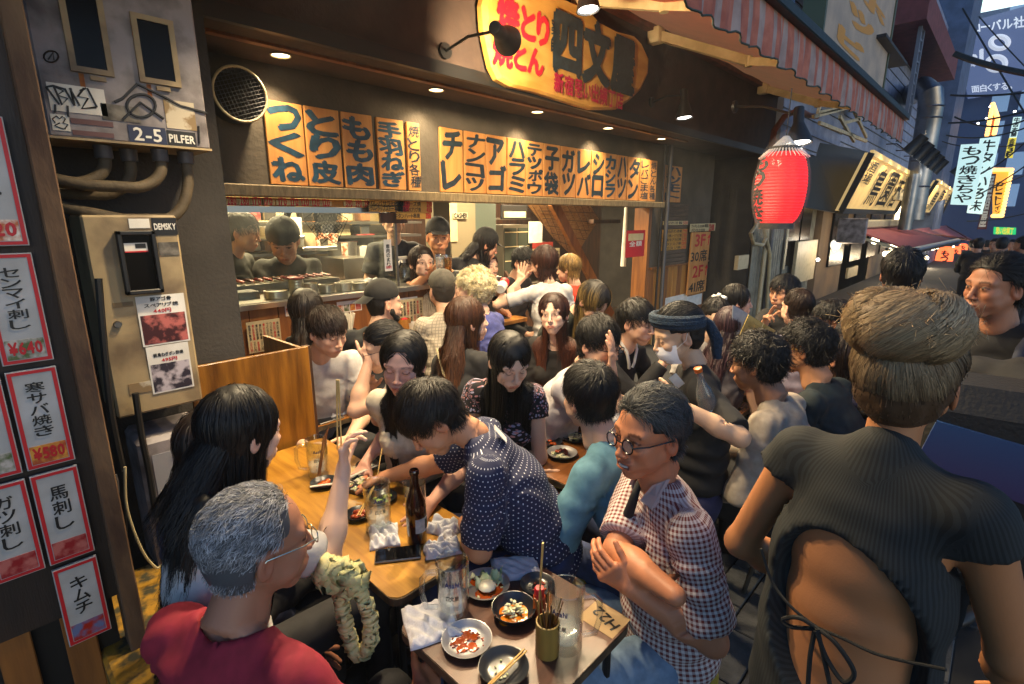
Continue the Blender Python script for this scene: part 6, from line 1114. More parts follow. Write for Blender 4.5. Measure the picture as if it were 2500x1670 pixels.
table(1.57, 2.32, 1.13, 1.62, .72, 'glossy brown table on beer crates in the middle', TM); table(1.98, 2.5, 1.90, 2.3, .74, 'small table with mug and skewer cup before the woman in black', TM); table(2.45, 3.1, .95, 1.35, .72, 'table with dishes among the street-side diners', TM); table(3.2, 3.9, .6, 1.1, .72, 'far street-side table with an open menu', TM); table(3.9, 4.9, 4.1, 4.9, .74, 'indoor dining table with mugs under warm light', PINE)
# beer crates
CRT = mat('amber_crate_plastic', '#a85a1c', .4, col2='#8a4214', nscale=4); CRD = mat('crate_red_logo', '#a01818', .5)
def crate_parts(t, w=.36, d=.44, h=.31):
    m_ = MB(); 
    for s in (-1, 1):
        m_.box((s * w / 2 - .012, -d / 2, h - .13), (s * w / 2 + .012, d / 2, h), CRT, bev=.004); m_.box((-w / 2, s * d / 2 - .012, h - .13), (w / 2, s * d / 2 + .012, h), CRT, bev=.004)
    m_.build('crate_band', t); m_ = MB()
    for s in (-1, 1):
        for k in (-1, 0, 1): m_.box((s * w / 2 - .014, k * d * .42 - .025, .0), (s * w / 2 + .014, k * d * .42 + .025, h - .129), CRT, bev=.004)
        for k in (-1, 1): m_.box((k * w * .42 - .025, s * d / 2 - .014, .0), (k * w * .42 + .025, s * d / 2 + .014, h - .129), CRT, bev=.004)
        m_.box((s * w / 2 - .016, -d / 2, 0), (s * w / 2 + .016, d / 2, .04), CRT); m_.box((-w / 2, s * d / 2 - .016, 0), (w / 2, s * d / 2 + .016, .04), CRT)
    m_.build('crate_frame', t); MB().box((-w / 2 - .0135, -.03, h - .07), (-w / 2 - .0125, .03, h - .03), BLK).build('handle_hole', t); MB().box((-.03, -d / 2 - .0135, h - .07), (.03, -d / 2 - .0125, h - .03), BLK).build('handle_hole', t)
    MB().tube([(-w / 2 - .016, .05 * math.cos(a_), h - .085 + .03 * math.sin(a_)) for a_ in np.linspace(3.3, 6.1, 8)], .004, CRD, 5).tube([(-w / 2 - .016, -.03, h - .11), (-w / 2 - .016, 0, h - .09), (-w / 2 - .016, .03, h - .12)], .004, CRD, 5).build('crate_logo', t)
def copytree(o, loc, rz=None, label=None, group=None):
    c = o.copy(); COL.objects.link(c); c.location = loc
    if rz is not None: c.rotation_euler = (0, 0, rz)
    if label: c['label'] = label
    if group: c['group'] = group
    for ch in list(o.children): d = ch.copy(); COL.objects.link(d); d.parent = c
    return c
cr0 = thing('beer_crate', 'amber plastic beer crate with red logo under the near end of the middle table, upper', 'beer crate', (1.78, 1.38, .35), group='amber beer crates'); crate_parts(cr0)
for x, y, z, lb in ((1.78, 1.38, .03, 'under the near end of the middle table, lower'), (2.12, 1.40, .35, 'under the far end of the middle table, upper'), (2.12, 1.40, .03, 'under the far end of the middle table, lower'), (2.24, 2.08, .36, 'under the small table by the woman in black, upper'), (2.24, 2.08, .03, 'under the small table by the woman in black, lower'), (1.42, 1.02, .0, 'low beside the polka-dot shirt')): copytree(cr0, (x, y, z), random.uniform(-.05, .05), 'amber plastic beer crate ' + lb)
# partition boards by table H21
PT = mat('varnished_partition', '#8f5f1e', .3, col2='#4a2a0c', nscale=3, stretch=(7, 7, .7), bump=.1, contrast=(.38, .72), detail=9)
a_, b_ = P(455, 877, Y=2.46), P(752, 862, Y=2.46); t = thing('wooden_partition', 'varnished yellow-brown plywood partition at the end of table H21', 'partition', ((a_.x + b_.x) / 2, 2.46, 0)); w = (b_.x - a_.x) / 2; ht = (a_.z + b_.z) / 2; MB().box((-w, -.01, .35), (w, .01, ht), PT, bev=.003).build('panel', t); MB().box((w - .012, .011, .35), (w + .022, .045, ht - .005), WOODD).build('edge_batten', t)
t = thing('wooden_partition', 'second partition board angled behind the first', 'partition', (b_.x, 2.5, 0)); e_ = P(645, 825, Y=2.95) - t.location; e_.z = 0; MB().bar((0, .02, .75), (e_.x * .9, e_.y, .75), .018, .82, PT).build('panel', t)
# glassware
GM = fakeglass('clear_glass', (.93, .96, .96), .10); LBL = mat('blue_mug_print', '#1a2060', .5)
MUGB = MB(); MUGB.lathe([(.0, .0), (.034, .0), (.036, .006), (.036, .02), (.033, .03), (.036, .05), (.0375, .135), (.0385, .14), (.037, .142), (.0345, .136), (.033, .05), (.03, .022), (.0, .018)], GM, 28, cap=False); MUGM = MUGB.mesh('glass_body'); q = MB(); q.tube([(-.035, 0, .118), (-.056, 0, .122), (-.068, 0, .11), (-.070, 0, .07), (-.062, 0, .035), (-.036, 0, .028)], .0065, GM, 10); HANM = q.mesh('handle')
q = MB()
text(q, 'Asahi', Matrix.Identity(4), .034, .012, LBL, bold=.03); text(q, '四文屋', Matrix.Translation((0, -.034, 0)), .03, .012, BLK, bold=.02)
q.v = [(.0382 * math.sin(x / .0382), -.0382 * math.cos(x / .0382), y + .105) for x, y, z in q.v]
PRM = q.mesh('brand_print'); BEER = mat('amber_drink', '#c07a10', .05, trans=.7, ior=1.33); FROST = mat('melting_ice', (.85, .88, .9), .35, alpha=.22)
def mug(px, py, lab, z=.70, s=1., rz=0., handle=True, fill=None, fh=.045, Y=None):
    p_ = P(px, py, z=z) if Y is None else P(px, py, Y=Y)
    if Y is not None: p_.z = z
    t = thing('glass_mug', lab, 'mug', (p_.x, p_.y, z + .001), rz, 'glass beer mugs'); t.scale = (s, s, s); link('glass_body', MUGM, t)
    if handle: link('handle', HANM, t)
    link('brand_print', PRM, t, rot=(0, 0, random.uniform(-.5, .5) - rz - R(46)))
    MB().lathe([(.0, .0195), (.0295, .0235), (.0315, .05), (.0315, fh), (0, fh)], fill or FROST, 20, cap=False).build('drink' if fill else 'ice', t); return t
mug(779, 1160, 'tall empty glass beer mug with skewers by the wooden partition', s=1.22, rz=R(-30)); mug(926, 1290, 'tall glass beer mug with melted ice left of the brown bottle', s=1.28, rz=R(150), handle=False); mug(1016, 1268, 'glass beer mug half hidden behind the brown bottle', s=1.1, handle=False)
mug(1108, 1500, 'large glass mug with ice water on the reddish-brown table', s=1.24, rz=R(-30)); mug(1379, 1575, 'clear glass mug with black logo behind the bamboo cup', s=1.26, rz=R(130)); mug(861, 1010, 'glass mug with handle and black logo on the table behind the partition', s=1.12, rz=R(150), z=.7); mug(785, 985, 'glass mug beside the red-capped shaker behind the partition', s=1.1, handle=False)
mug(1375, 1052, 'glass of amber highball on the middle table', z=.72, s=.95, handle=False, fill=BEER, fh=.11); mug(1313, 905, 'glass mug before the woman in the black jacket', z=.74, s=1., rz=R(-40)); mug(1250, 722, 'tall glass on the indoor dining table', z=.74, handle=False, Y=4.4); mug(1232, 722, 'second tall glass on the indoor dining table', z=.74, handle=False, Y=4.5)
q = thing('skewer_bundle', 'used brown skewers leaning in the tall mug by the partition', 'skewers', P(779, 1160, z=.73), group=None); m_ = MB(); [m_.tube([(random.uniform(-.01, .01), random.uniform(-.01, .01), 0), (.03 + .012 * k, -.01 + .006 * k, .17 + .01 * k)], .0022, WOODP, 5) for k in range(4)]; m_.build('skewers', q)
def lathe_thing(nm, lab, cat, p_, prof, m_, part, n=28, grp=None, sc=1.):
    t = thing(nm, lab, cat, p_, group=grp); t.scale = (sc,) * 3; MB().lathe(prof, m_, n, cap=False).build(part, t); return t
BRN = mat('brown_bottle_glass', '#2e0f04', .06, trans=.35, ior=1.5, coat=.5); p_ = P(1019, 1322, z=.70); t = lathe_thing('beer_bottle', 'brown glass beer bottle with white barcode label on table H21', 'bottle', p_, [(0, .001), (.03, .001), (.033, .006), (.033, .13), (.031, .15), (.017, .195), (.0135, .215), (.0135, .245), (.016, .247), (.016, .258), (.0135, .262), (.012, .262)], BRN, 'bottle_body', sc=1.05)
m_ = MB(); vs = []; 
for k in range(13): a_ = R(195 + k * 9) + AZ - R(10); vs += [(.0336 * math.cos(a_), .0336 * math.sin(a_), .05), (.0336 * math.cos(a_), .0336 * math.sin(a_), .10)]
m_.add(vs, [(2 * k, 2 * k + 2, 2 * k + 3, 2 * k + 1) for k in range(12)], mat('paper_label', '#9a9aa2', .6, col2='#7d7d88', nscale=60), True); m_.build('paper_label', t); m_ = MB()
for k in range(7): a_ = R(195 + 62 + k * 4.5) + AZ - R(10); m_.box((-.0006, -.0008, .058), (.0004, .0008, .092), BLK, Matrix.Rotation(a_, 4, 'Z') @ Matrix.Translation((.0342, 0, 0)))
m_.build('barcode', t)
TW = mat('white_towel', '#c9c8cc', .95, col2='#b5b6be', nscale=18, bump=.25, bscale=110)
def towel(px, py, lab, w, l, rz, z=.70, seed=1, rum=.02, fold=True):
    r_ = random.Random(seed); p_ = P(px, py, z=z); nx, ny = 28, 22; t = thing('towel', lab, 'towel', (p_.x, p_.y, z), rz, 'white hand towels'); vs = []; a = [r_.uniform(0, 6) for _ in range(6)]
    for side in (0, 1):
        for i in range(nx + 1):
            for j in range(ny + 1):
                u, v = i / nx - .5, j / ny - .5; e = min(1, (0.5 - max(abs(u), abs(v))) * 14); hgt = .016 + rum * (.5 + .5 * math.sin(u * 11 + a[0] + 2 * math.sin(v * 7 + a[1]))) * (.6 + .4 * math.sin(v * 15 + a[2] + 3 * u)) + rum * .5 * math.sin(u * 23 + v * 19 + a[3])
                x = u * w * (1 + rum * 2 * math.sin(v * 8 + a[4])); y = v * l * (1 + rum * 2.5 * math.sin(u * 7 + a[5])); vs.append((x, y, .0012 if side == 0 else max(.008, hgt * max(e, .35))))
    N1 = (nx + 1) * (ny + 1); fs = []; f_ = lambda i, j, s: s * N1 + i * (ny + 1) + j
    for i in range(nx):
        for j in range(ny): fs.append((f_(i, j, 1), f_(i + 1, j, 1), f_(i + 1, j + 1, 1), f_(i, j + 1, 1)))
    for i in range(nx): fs += [(f_(i, 0, 0), f_(i + 1, 0, 0), f_(i + 1, 0, 1), f_(i, 0, 1)), (f_(i + 1, ny, 0), f_(i, ny, 0), f_(i, ny, 1), f_(i + 1, ny, 1))]
    for j in range(ny): fs += [(f_(0, j + 1, 0), f_(0, j, 0), f_(0, j, 1), f_(0, j + 1, 1)), (f_(nx, j, 0), f_(nx, j + 1, 0), f_(nx, j + 1, 1), f_(nx, j, 1))]
    q_ = MB(); q_.soft = 1; q_.add(vs, fs, TW, True).build('towel_cloth', t); return t
towel(938, 1312, 'crumpled white towel left of the brown bottle', .10, .13, R(-30), seed=2, rum=.02); towel(1085, 1295, 'crumpled white towel right of the brown bottle, upper', .08, .11, R(20), seed=3, rum=.026); towel(1080, 1345, 'crumpled white towel lying below the other beside the phone', .12, .075, R(-30), seed=4, rum=.02)
towel(1258, 1390, 'neatly folded flat white towel at the top of the brown table', .15, .11, R(-46 + 8), seed=5, rum=.003); towel(1052, 1522, 'folded white towel at the left corner of the brown table', .14, .15, R(-25), seed=6, rum=.010); towel(832, 1012, 'rolled white towel behind the partition', .15, .045, R(10), seed=7, rum=.02); towel(1302, 1098, 'white towel on the near edge of the middle table', .09, .10, R(10), z=.72, seed=8, rum=.025); towel(905, 690, 'blue-grey cloth heap by the spray bottle on the counter', .16, .12, 0, z=1.246, seed=9, rum=.02)
def phone(c, z, lab, mirror=True):
    v = [P(a_, b_, z=z) for a_, b_ in c]; p_ = (v[0] + v[1] + v[2] + v[3]) / 4; ex = (v[1] - v[0]); L_ = .15 if mirror else .14; rz = math.atan2(ex.y, ex.x); t = thing('smartphone', lab, 'phone', (p_.x, p_.y, z + .001), rz); MB().box((-L_ / 2, -.036, 0), (L_ / 2, .036, .009), STEELD, bev=.003).build('case', t); MB().box((-L_ / 2 + .003, -.033, .0092), (L_ / 2 - .003, .033, .0096), mat('phone_screen', '#0b0b0e', .05, spec=1.)).build('screen', t)
phone([(916, 1347), (1020, 1335), (1030, 1362), (920, 1384)], .70, 'black smartphone lying face up on table H21'); phone([(772, 1030), (830, 1012), (835, 1022), (775, 1040)], .70, 'black smartphone on the table behind the partition')
DK = mat('dark_glaze', '#17191d', .3, col2='#20242a', nscale=14, coat=.3); ALU = mat('aluminium_dish', '#b9b7b8', .35, .75, bump=.05)
def dish(px, py, r_, lab, m_=DK, z=.70, food=(), deep=.018, nm='plate', grp='small dishes on the tables'):
    p_ = P(px, py, z=z); t = thing(nm, lab, 'plate' if nm == 'plate' else 'bowl', (p_.x, p_.y, z + .001), random.uniform(0, 6), grp); MB().lathe([(0, 0), (r_ * .6, 0), (r_ * .85, deep * .35), (r_, deep), (r_ * 1.02, deep + .001), (r_ * .98, deep + .0005), (r_ * .82, deep * .45), (r_ * .58, .0035), (0, .003)], m_, 32, cap=False).build('dish_body', t)
    for nmf, fm, n_, sz, rr, ht in food:
        q = MB()
        for k in range(n_):
            a_ = random.uniform(0, 6.28); d_ = rr * math.sqrt(random.random()) * r_; q.ball((d_ * math.cos(a_) + (r_ * .2 if n_ == 1 else 0), d_ * math.sin(a_), .005 + ht * random.random()), (sz * random.uniform(.6, 1.3), sz * random.uniform(.5, 1.2), sz * random.uniform(.3, .6) if ht > .002 else .0015), fm, 9, 6)
        o = q.build(nmf, t); 
        if n_ > 3: o['kind'] = 'stuff'
    return t
SAUCE = mat('orange_sauce', '#a2450c', .15, coat=.4); YOLK = mat('egg_sauce', '#c8700c', .15, coat=.5); CAB = mat('cabbage', '#a9b97c', .5, col2='#dfe3c4', nscale=20, bump=.3); ONI = mat('pale_onion', '#c9c3a8', .5, col2='#8f9a68', nscale=40); RMT = mat('glazed_meat', '#6a1f10', .3, col2='#a8481c', nscale=30); SAL = mat('pink_fish', '#c8704c', .35, col2='#d89878', nscale=20); GRN = mat('spring_onion', '#5a8a24', .5, col2='#a8c060', nscale=30); TOF = mat('white_tofu', '#d6d0b8', .4)
t = dish(1186, 1437, .072, 'round steel plate with cabbage leaves and orange sauce on the brown table', ALU, food=(('sauce', SAUCE, 16, .024, .62, .001), ('tofu', TOF, 2, .024, .45, .022), ('onion_bits', ONI, 8, .007, .8, .006)))
q = MB(); nx = 14; vs = []
for i in range(nx + 1):
    for j in range(9): u, v = i / nx - .5, j / 8 - .5; vs.append((-.02 + u * .09 + .006 * math.sin(v * 9), -.02 + v * .075, .018 + .012 * math.sin(u * 17 + 2 * math.sin(v * 9)) + .01 * math.cos(v * 8)))
q.add(vs, [(i * 9 + j, (i + 1) * 9 + j, (i + 1) * 9 + j + 1, i * 9 + j + 1) for i in range(nx) for j in range(8)], CAB, True); o = q.build('cabbage_leaf', t); o.modifiers.new('thick', 'SOLIDIFY').thickness = .002
t = dish(1254, 1503, .062, 'dark bowl with onions in golden egg sauce on the brown table', DK, food=(('egg_sauce', YOLK, 18, .018, .62, .0016), ('onions', ONI, 60, .006, .42, .026)), deep=.03, nm='bowl'); dish(1140, 1572, .066, 'steel dish with leftover dark red sauce on the brown table', ALU, food=(('sauce', SAUCE, 9, .015, .42, .001), ('pepper_flakes', RMT, 45, .003, .7, .002)))
dish(1230, 1640, .062, 'dark blue empty dish with chopsticks across it at the picture bottom', DK, food=(('crumbs', ONI, 6, .004, .5, .002),)); dish(1312, 1437, .052, 'small dark dish behind the chopsticks and bamboo cup', DK, food=(('crumbs', RMT, 8, .005, .5, .003),)); dish(792, 1185, .055, 'dark plate left of the raised hand on table H21', DK, food=(('kimchi', SAUCE, 10, .012, .6, .008),)); dish(897, 1142, .05, 'small dark plate under the girls hand at the far end', DK)
dish(877, 1262, .05, 'dark plate of glazed red meat on table H21', DK, food=(('glazed_meat', RMT, 9, .016, .5, .02),)); dish(935, 1222, .055, 'dark plate half hidden behind the ice mug', DK, food=(('greens', GRN, 10, .009, .6, .008),))
p_ = P(888, 1192, z=.70); t = thing('square_dish', 'square dark dish of pink fish and white onions in the middle of table H21', 'plate', (p_.x, p_.y, .701), R(20)); MB().box((-.06, -.08, 0), (.06, .08, .006), DK, bev=.003).box((-.06, -.08, .006), (-.054, .08, .02), DK).box((.054, -.08, .006), (.06, .08, .02), DK).box((-.054, -.08, .006), (.054, -.074, .02), DK).box((-.054, .074, .006), (.054, .08, .02), DK).build('dish_body', t)
for nm, fm, n_, sz in (('pink_fish', SAL, 5, .018), ('onion_slices', ONI, 40, .01), ('spring_onion', GRN, 16, .006)):
    q = MB(); [q.ball((random.uniform(-.04, .04), random.uniform(-.06, .06), .01 + random.uniform(0, .018)), (sz, sz * .7, sz * .4), fm, 8, 5) for _ in range(n_)]; q.build(nm, t)['kind'] = 'stuff'
for px, py, r_, lb, fo in ((1372, 1112, .07, 'steel-rimmed plate with grilled meat skewer on the middle table', (('onion_mash', ONI, 20, .012, .6, .004), ('grilled_meat', RMT, 6, .014, .35, .02))), (1342, 1085, .06, 'dark plate with kimchi on the middle table', (('kimchi', SAUCE, 9, .012, .5, .01),)), (1403, 1075, .06, 'dark plate with shredded cabbage on the middle table', (('shredded_cabbage', ONI, 40, .009, .6, .02),)), (1330, 1055, .05, 'small dark plate at the left end of the middle table', (('meat', RMT, 5, .01, .4, .012),)), (1378, 1055, .035, 'saucer under the amber highball', ())):
    dish(px, py, r_, lb, ALU if 'steel' in lb else DK, z=.72, food=fo)
for px, py, lb in ((822, 985, 'grey oval plate with chopsticks behind the partition'), (855, 960, 'grey plate with a meat skewer behind the partition')): dish(px, py, .07, lb, mat('grey_plate', '#4b4843', .4), food=(('grilled_meat', RMT, 4, .014, .4, .015),) if 'skewer' in lb else ())
dish(1905, 985, .08, 'white plate on the street-side table', WHT, z=.72); dish(1895, 1010, .06, 'small dark dish on the street-side table', DK, z=.72)
CHP = mat('chopstick_wood', '#c9a564', .55, col2='#b8924e', nscale=20); CHW = mat('white_chopstick', '#cfcabb', .5)
def sticks(a, b, lab, za=.72, zb=.72, gap=.008, m_=CHP, r_=.0032, n=2):
    A_ = P(*a, z=za) if not isinstance(a, Vector) else a; B_ = P(*b, z=zb) if not isinstance(b, Vector) else b; t = thing('chopsticks', lab, 'chopsticks', A_, group='chopsticks'); d = (B_ - A_); s_ = Vector((-d.y, d.x, 0)); s_ = s_.normalized() if s_.length > 1e-4 else Vector((1, 0, 0)); k_ = d.normalized() * .21
    for i in range(n): MB().cyl(s_ * gap * i, k_ + s_ * gap * (.4 * i), r_ * .7, m_, 8, r2=r_).build('stick', t)
    return t
sticks((1280, 1585), (1196, 1668), 'pair of wooden chopsticks resting across the blue dish', .725, .73); sticks((886, 1170), (745, 1190), 'white chopsticks across the left dark plate', .725, .725, m_=CHW); sticks((920, 1135), (850, 1165), 'white chopsticks over the small dark plate', .73, .73, m_=CHW); sticks((878, 1258), (900, 1215), 'chopsticks leaning on the red meat plate', .73, .735); sticks((1290, 1065), (1340, 1038), 'white chopsticks on the small dark plate of the middle table', .745, .745, m_=CHW)
p_ = P(1315, 1490, z=.75); sticks(p_, P(1322, 1380, F=(P(1315, 1490, z=.75).x * .725 + P(1315, 1490, z=.75).y * .688)), 'pair of light chopsticks standing upright in the bamboo cup', gap=.007); sticks((820, 985), (835, 975), 'chopsticks on the grey oval plate', .72, .72)
p_ = P(1336, 1592, z=.70); BAM = mat('bamboo_cup', '#8f7434', .5, col2='#7a602a', nscale=8, stretch=(4, 4, .5)); t = lathe_thing('bamboo_cup', 'bamboo cup full of used skewers on the reddish-brown table', 'cup', p_, [(0, 0), (.03, 0), (.031, .004), (.031, .095), (.027, .096), (.026, .01), (0, .01)], BAM, 'cup_body')
for k in range(11): a_ = random.uniform(0, 6.28); b_ = a_ + random.uniform(-.4, .4); l_ = .15 + .03 * random.random(); MB().tube([(.012 * math.cos(a_ + 3), .012 * math.sin(a_ + 3), .012), (.022 * math.cos(b_), .022 * math.sin(b_), .096), (.038 * math.cos(b_), .038 * math.sin(b_), l_)], .0017, [WOODP, BAM, WOODD][k % 3], 5).build('skewer', t)
def shaker(px, py, z, lab, h=.085, liq=RMT): p_ = P(px, py, z=z); t = lathe_thing('spice_shaker', lab, 'shaker', (p_.x, p_.y, z), [(0, .001), (.017, .001), (.018, .004), (.018, h * .7), (.012, h * .76)], liq, 'bottle_body', 18, 'red capped shakers'); MB().lathe([(.0145, h * .74), (.0145, h), (.012, h + .004), (0, h + .004)], REDP, 18, cap=False).build('cap', t)
shaker(1316, 1500, .70, 'red-capped shaker hidden behind the bamboo cup'); shaker(775, 1015, .70, 'red-capped shaker behind the wooden partition', .1); shaker(1322, 1100, .72, 'red-capped shaker with red spice on the middle table', .1); shaker(1292, 912, .74, 'red-capped shaker beside the skewer cup of the small table'); p_ = P(1407, 1050, z=.72); t = lathe_thing('sauce_bottle', 'dark soy sauce bottle with red label on the middle table', 'bottle', p_, [(0, .001), (.026, .001), (.027, .1), (.02, .13), (.016, .135)], BRN, 'bottle_body'); MB().lathe([(.0275, .05), (.0275, .095)], mat('orange_label', '#b84818', .5), 24, cap=False).build('label', t); MB().lathe([(.02, .132), (.022, .17), (0, .172)], WHT, 20, cap=False).build('cap', t)
p_ = P(1308, 915, z=.74); t = thing('skewer_box', 'pale square box holding chopsticks on the small table', 'box', p_, R(15)); MB().box((-.035, -.035, 0), (.035, .035, .10), PAPER).build('box', t); m_ = MB(); [m_.tube([(.01 * k - .02, 0, .05), (.014 * k - .05, .0, .16)], .003, PINE, 5) for k in range(4)]; m_.build('chopsticks_bundle', t)
p_ = P(988, 795, Y=3.45); p_.z = .859; t = lathe_thing('bamboo_cup', 'bamboo cup with red tip on the counter shelf', 'cup', p_, [(0, 0), (.05, 0), (.05, .15), (.044, .15), (.04, .13), (0, .13)], PINE, 'cup_body'); MB().ball((0, 0, .14), (.03, .03, .02), REDP).build('red_filling', t)
p_ = P(848, 790, Y=3.45); p_.z = .859; t = lathe_thing('chopstick_holder', 'holder crammed with white chopsticks on the counter shelf', 'holder', p_, [(0, 0), (.045, 0), (.06, .14)], STEELD, 'holder_body'); m_ = MB(); [m_.tube([(random.uniform(-.03, .03), random.uniform(-.03, .03), .05), (random.uniform(-.06, .06), random.uniform(-.05, .05), .26)], .006, CHW, 5) for k in range(14)]; m_.build('chopsticks_bundle', t)
p_ = P(988, 700, Y=3.85); p_.z = 1.246; t = lathe_thing('spray_bottle', 'clear spray bottle with white trigger on the end of the counter', 'spray bottle', p_, [(0, 0), (.05, 0), (.052, .01), (.052, .09), (.02, .15), (.018, .17)], GM, 'bottle_body'); MB().box((-.015, -.015, .17), (.015, .015, .2), WHT).box((-.07, -.012, .2), (.04, .012, .225), WHT, bev=.004).bar((-.03, 0, .2), (-.06, 0, .15), .012, .012, WHT).build('trigger', t)
p_ = P(1010, 800, Y=3.4); p_.z = .859; t = lathe_thing('candle_glass', 'bright white glass cup by the checked shirt man', 'cup', p_, [(0, 0), (.035, 0), (.045, .12)], WHT, 'cup_body')
# scrunchie-like popcorn bag strap: crinkled yellow-green handle
SCR = mat('crinkled_cream_cloth', '#cfc48e', .7, col2='#b0ae78', nscale=6, bump=.6, bscale=30); c_ = P(800, 1400, F=1.22); t = thing('crinkled_bag', 'cream-green ruched bag with long scrunched handle hanging off the table', 'bag', c_)
def ruched(pts, r_, nm):
    pts = [P(a_, b_, F=1.22) - c_ for a_, b_ in pts]; m_ = MB(); L = []
    for i in range(len(pts) - 1):
        for k in range(13): L.append(pts[i].lerp(pts[i + 1], k / 13))
    L = curve(pts, 26); rs = [r_ * (1.0 + .38 * math.sin(i * 1.25 + .8 * math.sin(i * .31)) * random.uniform(.6, 1.1)) for i in range(len(L))]; m_.tube([q_ + Vector((random.uniform(-1, 1), random.uniform(-1, 1), random.uniform(-1, 1))) * r_ * .10 for q_ in L], r_, SCR, 12, rs=rs); m_.v = [tuple(Vector(v_) + Vector((math.sin(v_[2] * 300 + v_[0] * 190), math.sin(v_[0] * 260), math.sin(v_[1] * 240 + v_[2] * 210))) * r_ * .14) for v_ in m_.v]; m_.soft = 1
    o = m_.build(nm, t); o['kind'] = 'stuff'
ruched([(800, 1400), (825, 1430), (835, 1480), (845, 1530), (858, 1575), (875, 1600), (892, 1590), (905, 1560), (905, 1520), (895, 1480), (875, 1440), (850, 1410), (815, 1390)], .017, 'handle'); ruched([(790, 1385), (820, 1392), (850, 1400), (870, 1410), (860, 1430), (830, 1425), (800, 1410), (795, 1395)], .03, 'pouch')
# stools
st0 = thing('stool', 'template', 'stool', (0, 0, 0), group='stools under the diners'); YS = mat('yellow_vinyl', '#9a8420', .45); MB().lathe([(0, .0), (.15, 0), (.165, .015), (.165, .045), (.15, .06), (0, .06)], YS, 24, Matrix.Translation((0, 0, .36)), cap=False).build('seat', st0)
for k in range(4): a_ = k * math.pi / 2 + .78; MB().cyl((.17 * math.cos(a_), .17 * math.sin(a_), 0), (.11 * math.cos(a_), .11 * math.sin(a_), .36), .011, STEELD, 8).build('leg', st0)
STN = [0]
def stool(pr, who):
    z = (pr['pel'][2] - .10) / .42; loc = (pr['pel'][0], pr['pel'][1], 0)
    if STN[0] == 0: st0.location = loc; st0['label'] = 'round yellow-topped stool under ' + who; o = st0
    else: o = copytree(st0, loc, random.uniform(0, 1), 'round yellow-topped stool under ' + who)
    o.scale = (1, 1, max(z, .6)); STN[0] += 1
# ================================================================ the people
C_ = lambda n, a, b=None: cloth(n, a, b)
BLKT = C_('black_jersey', '#101013', '#17181c'); WTE = C_('white_jersey', '#b8b5b2', '#a8a5a2'); WARMW = C_('cream_jersey', '#bdb3a0', '#aba18e'); GOLDR = mat('gold_wire', '#8a7030', .3, .9); BF = mat('black_frame', '#0a0a0a', .25)
SK1, SK2, SK3, SK4 = '#c69e84', '#b98a6e', '#d3ad94', '#9c6c54'
def who(lab, short, *a, **k):
    p_ = person(lab, *a, **k)
    if k.get('seat', True): stool(p_, short)
    return p_
# 1 grey-haired man, front left
p = who('man with short grey hair and wire glasses in a dark red tee, front left', 'the grey-haired man in the red tee', 628, 1325, 1.0, 78, pitch=4, s=1.03, lod=0, tone=SK4, top=('tee', C_('crimson_jersey', '#7c1526', '#8c1c30')), neck='wide', byaw=50, lean=10, hs=1.02, fat=1.15, wr=.010,
    hair=dict(style='short', back=1, var=1.7, col='#54565a', tip='#a2a4a8', line=.10, len=.022, th=.004, rough=.001, fwd=.02, n=8500, w=.0014, messy=.2, clump=.012, cl=.5, lift=.1), arms=({'o': (.34, .02, -.40)}, {'o': (.30, .10, -.30)}))
glasses(p, mat('silver_wire', '#9fb0a8', .25, .9), r=.019, square=True, thick=.0013)
# 2 navy shirt
p = who('person in a navy overshirt with long brown hair, mostly hidden at the far left', 'the person in navy', 515, 1085, 1.6, 40, lod=1, s=1.0, sex='f', top=('long', C_('navy_cotton', '#161c33', '#1d2540')), hair=dict(style='long', col='#1a0f0a', len=.3), lean=14, slean=22, tone=SK1)
# 3 long black hair
hnd = dict(px=(838, 1150), d=dict(F=1.42), fd=(.0, .0, 1.6), hint=(.5, .2, -1.), cl=[.75, .6, .5, .5], pn=(.6, .6, .2), l1=.27, l2=.25)
p = who('woman with very long straight black hair in a white tee holding chopsticks up', 'the long-haired woman in the white tee', 590, 1052, 1.3, 62, pitch=10, s=.98, sex='f', lod=0, tone=SK3, top=('tee', WTE), sl=.8, neck='wide', lean=6, slean=0, byaw=66, hs=1.0, hair=dict(style='long', col='#0b0909', tip='#0d0a09', len=.62, seg=15, n=8000, w=.0018, messy=.05, cl=.12, th=.010, bang=.5, bx=-.11, by=.045), arms=({'o': (.25, -.1, -.35), 'hide': 1}, hnd))
wr_ = Vector(p['J'][1][2]); MB().tube([wr_ - Vector((0, 0, .045)) + Vector((math.cos(a_) * .031, math.sin(a_) * .031, .0)) for a_ in np.linspace(0, 6.283, 20)[:-1]], .0028, IRON, 6, closed=True).build('hair_tie', p['root'], loc=-p['off'])
sticks(wr_ + Vector((0, 0, .07)), wr_ + Vector((.02, .02, .30)), 'yellow-tipped chopsticks held up in the raised hand', gap=.012)
# 4 woman facing, white tee
ha = dict(px=(893, 1128), d=dict(z=.745), fd=(.2, 0, -.3), cl=[.5, .4, .3, .3], hint=(-.6, .1, -1.), pn=(0, 0, -1))
p = who('young woman with long black centre-parted hair and white tee looking down at the table', 'the young woman with the centre parting', 985, 885, 2.0, 196, pitch=10, roll=-4, s=.98, sex='f', lod=0, tone='#cf9f8a', eyes='closed', top=('tee', WARMW), sl=.95, neck='crew', lean=12, hs=1.02, hair=dict(style='long', col='#0d0a09', tip='#1c100a', len=.42, seg=11, n=4500, w=.0022, messy=.04, cl=.1, part=0., front=1, bang=-.35, mass=0, line=.078, split=1, bx=.0), arms=(dict(o=(.3, .0, -.3)), ha))
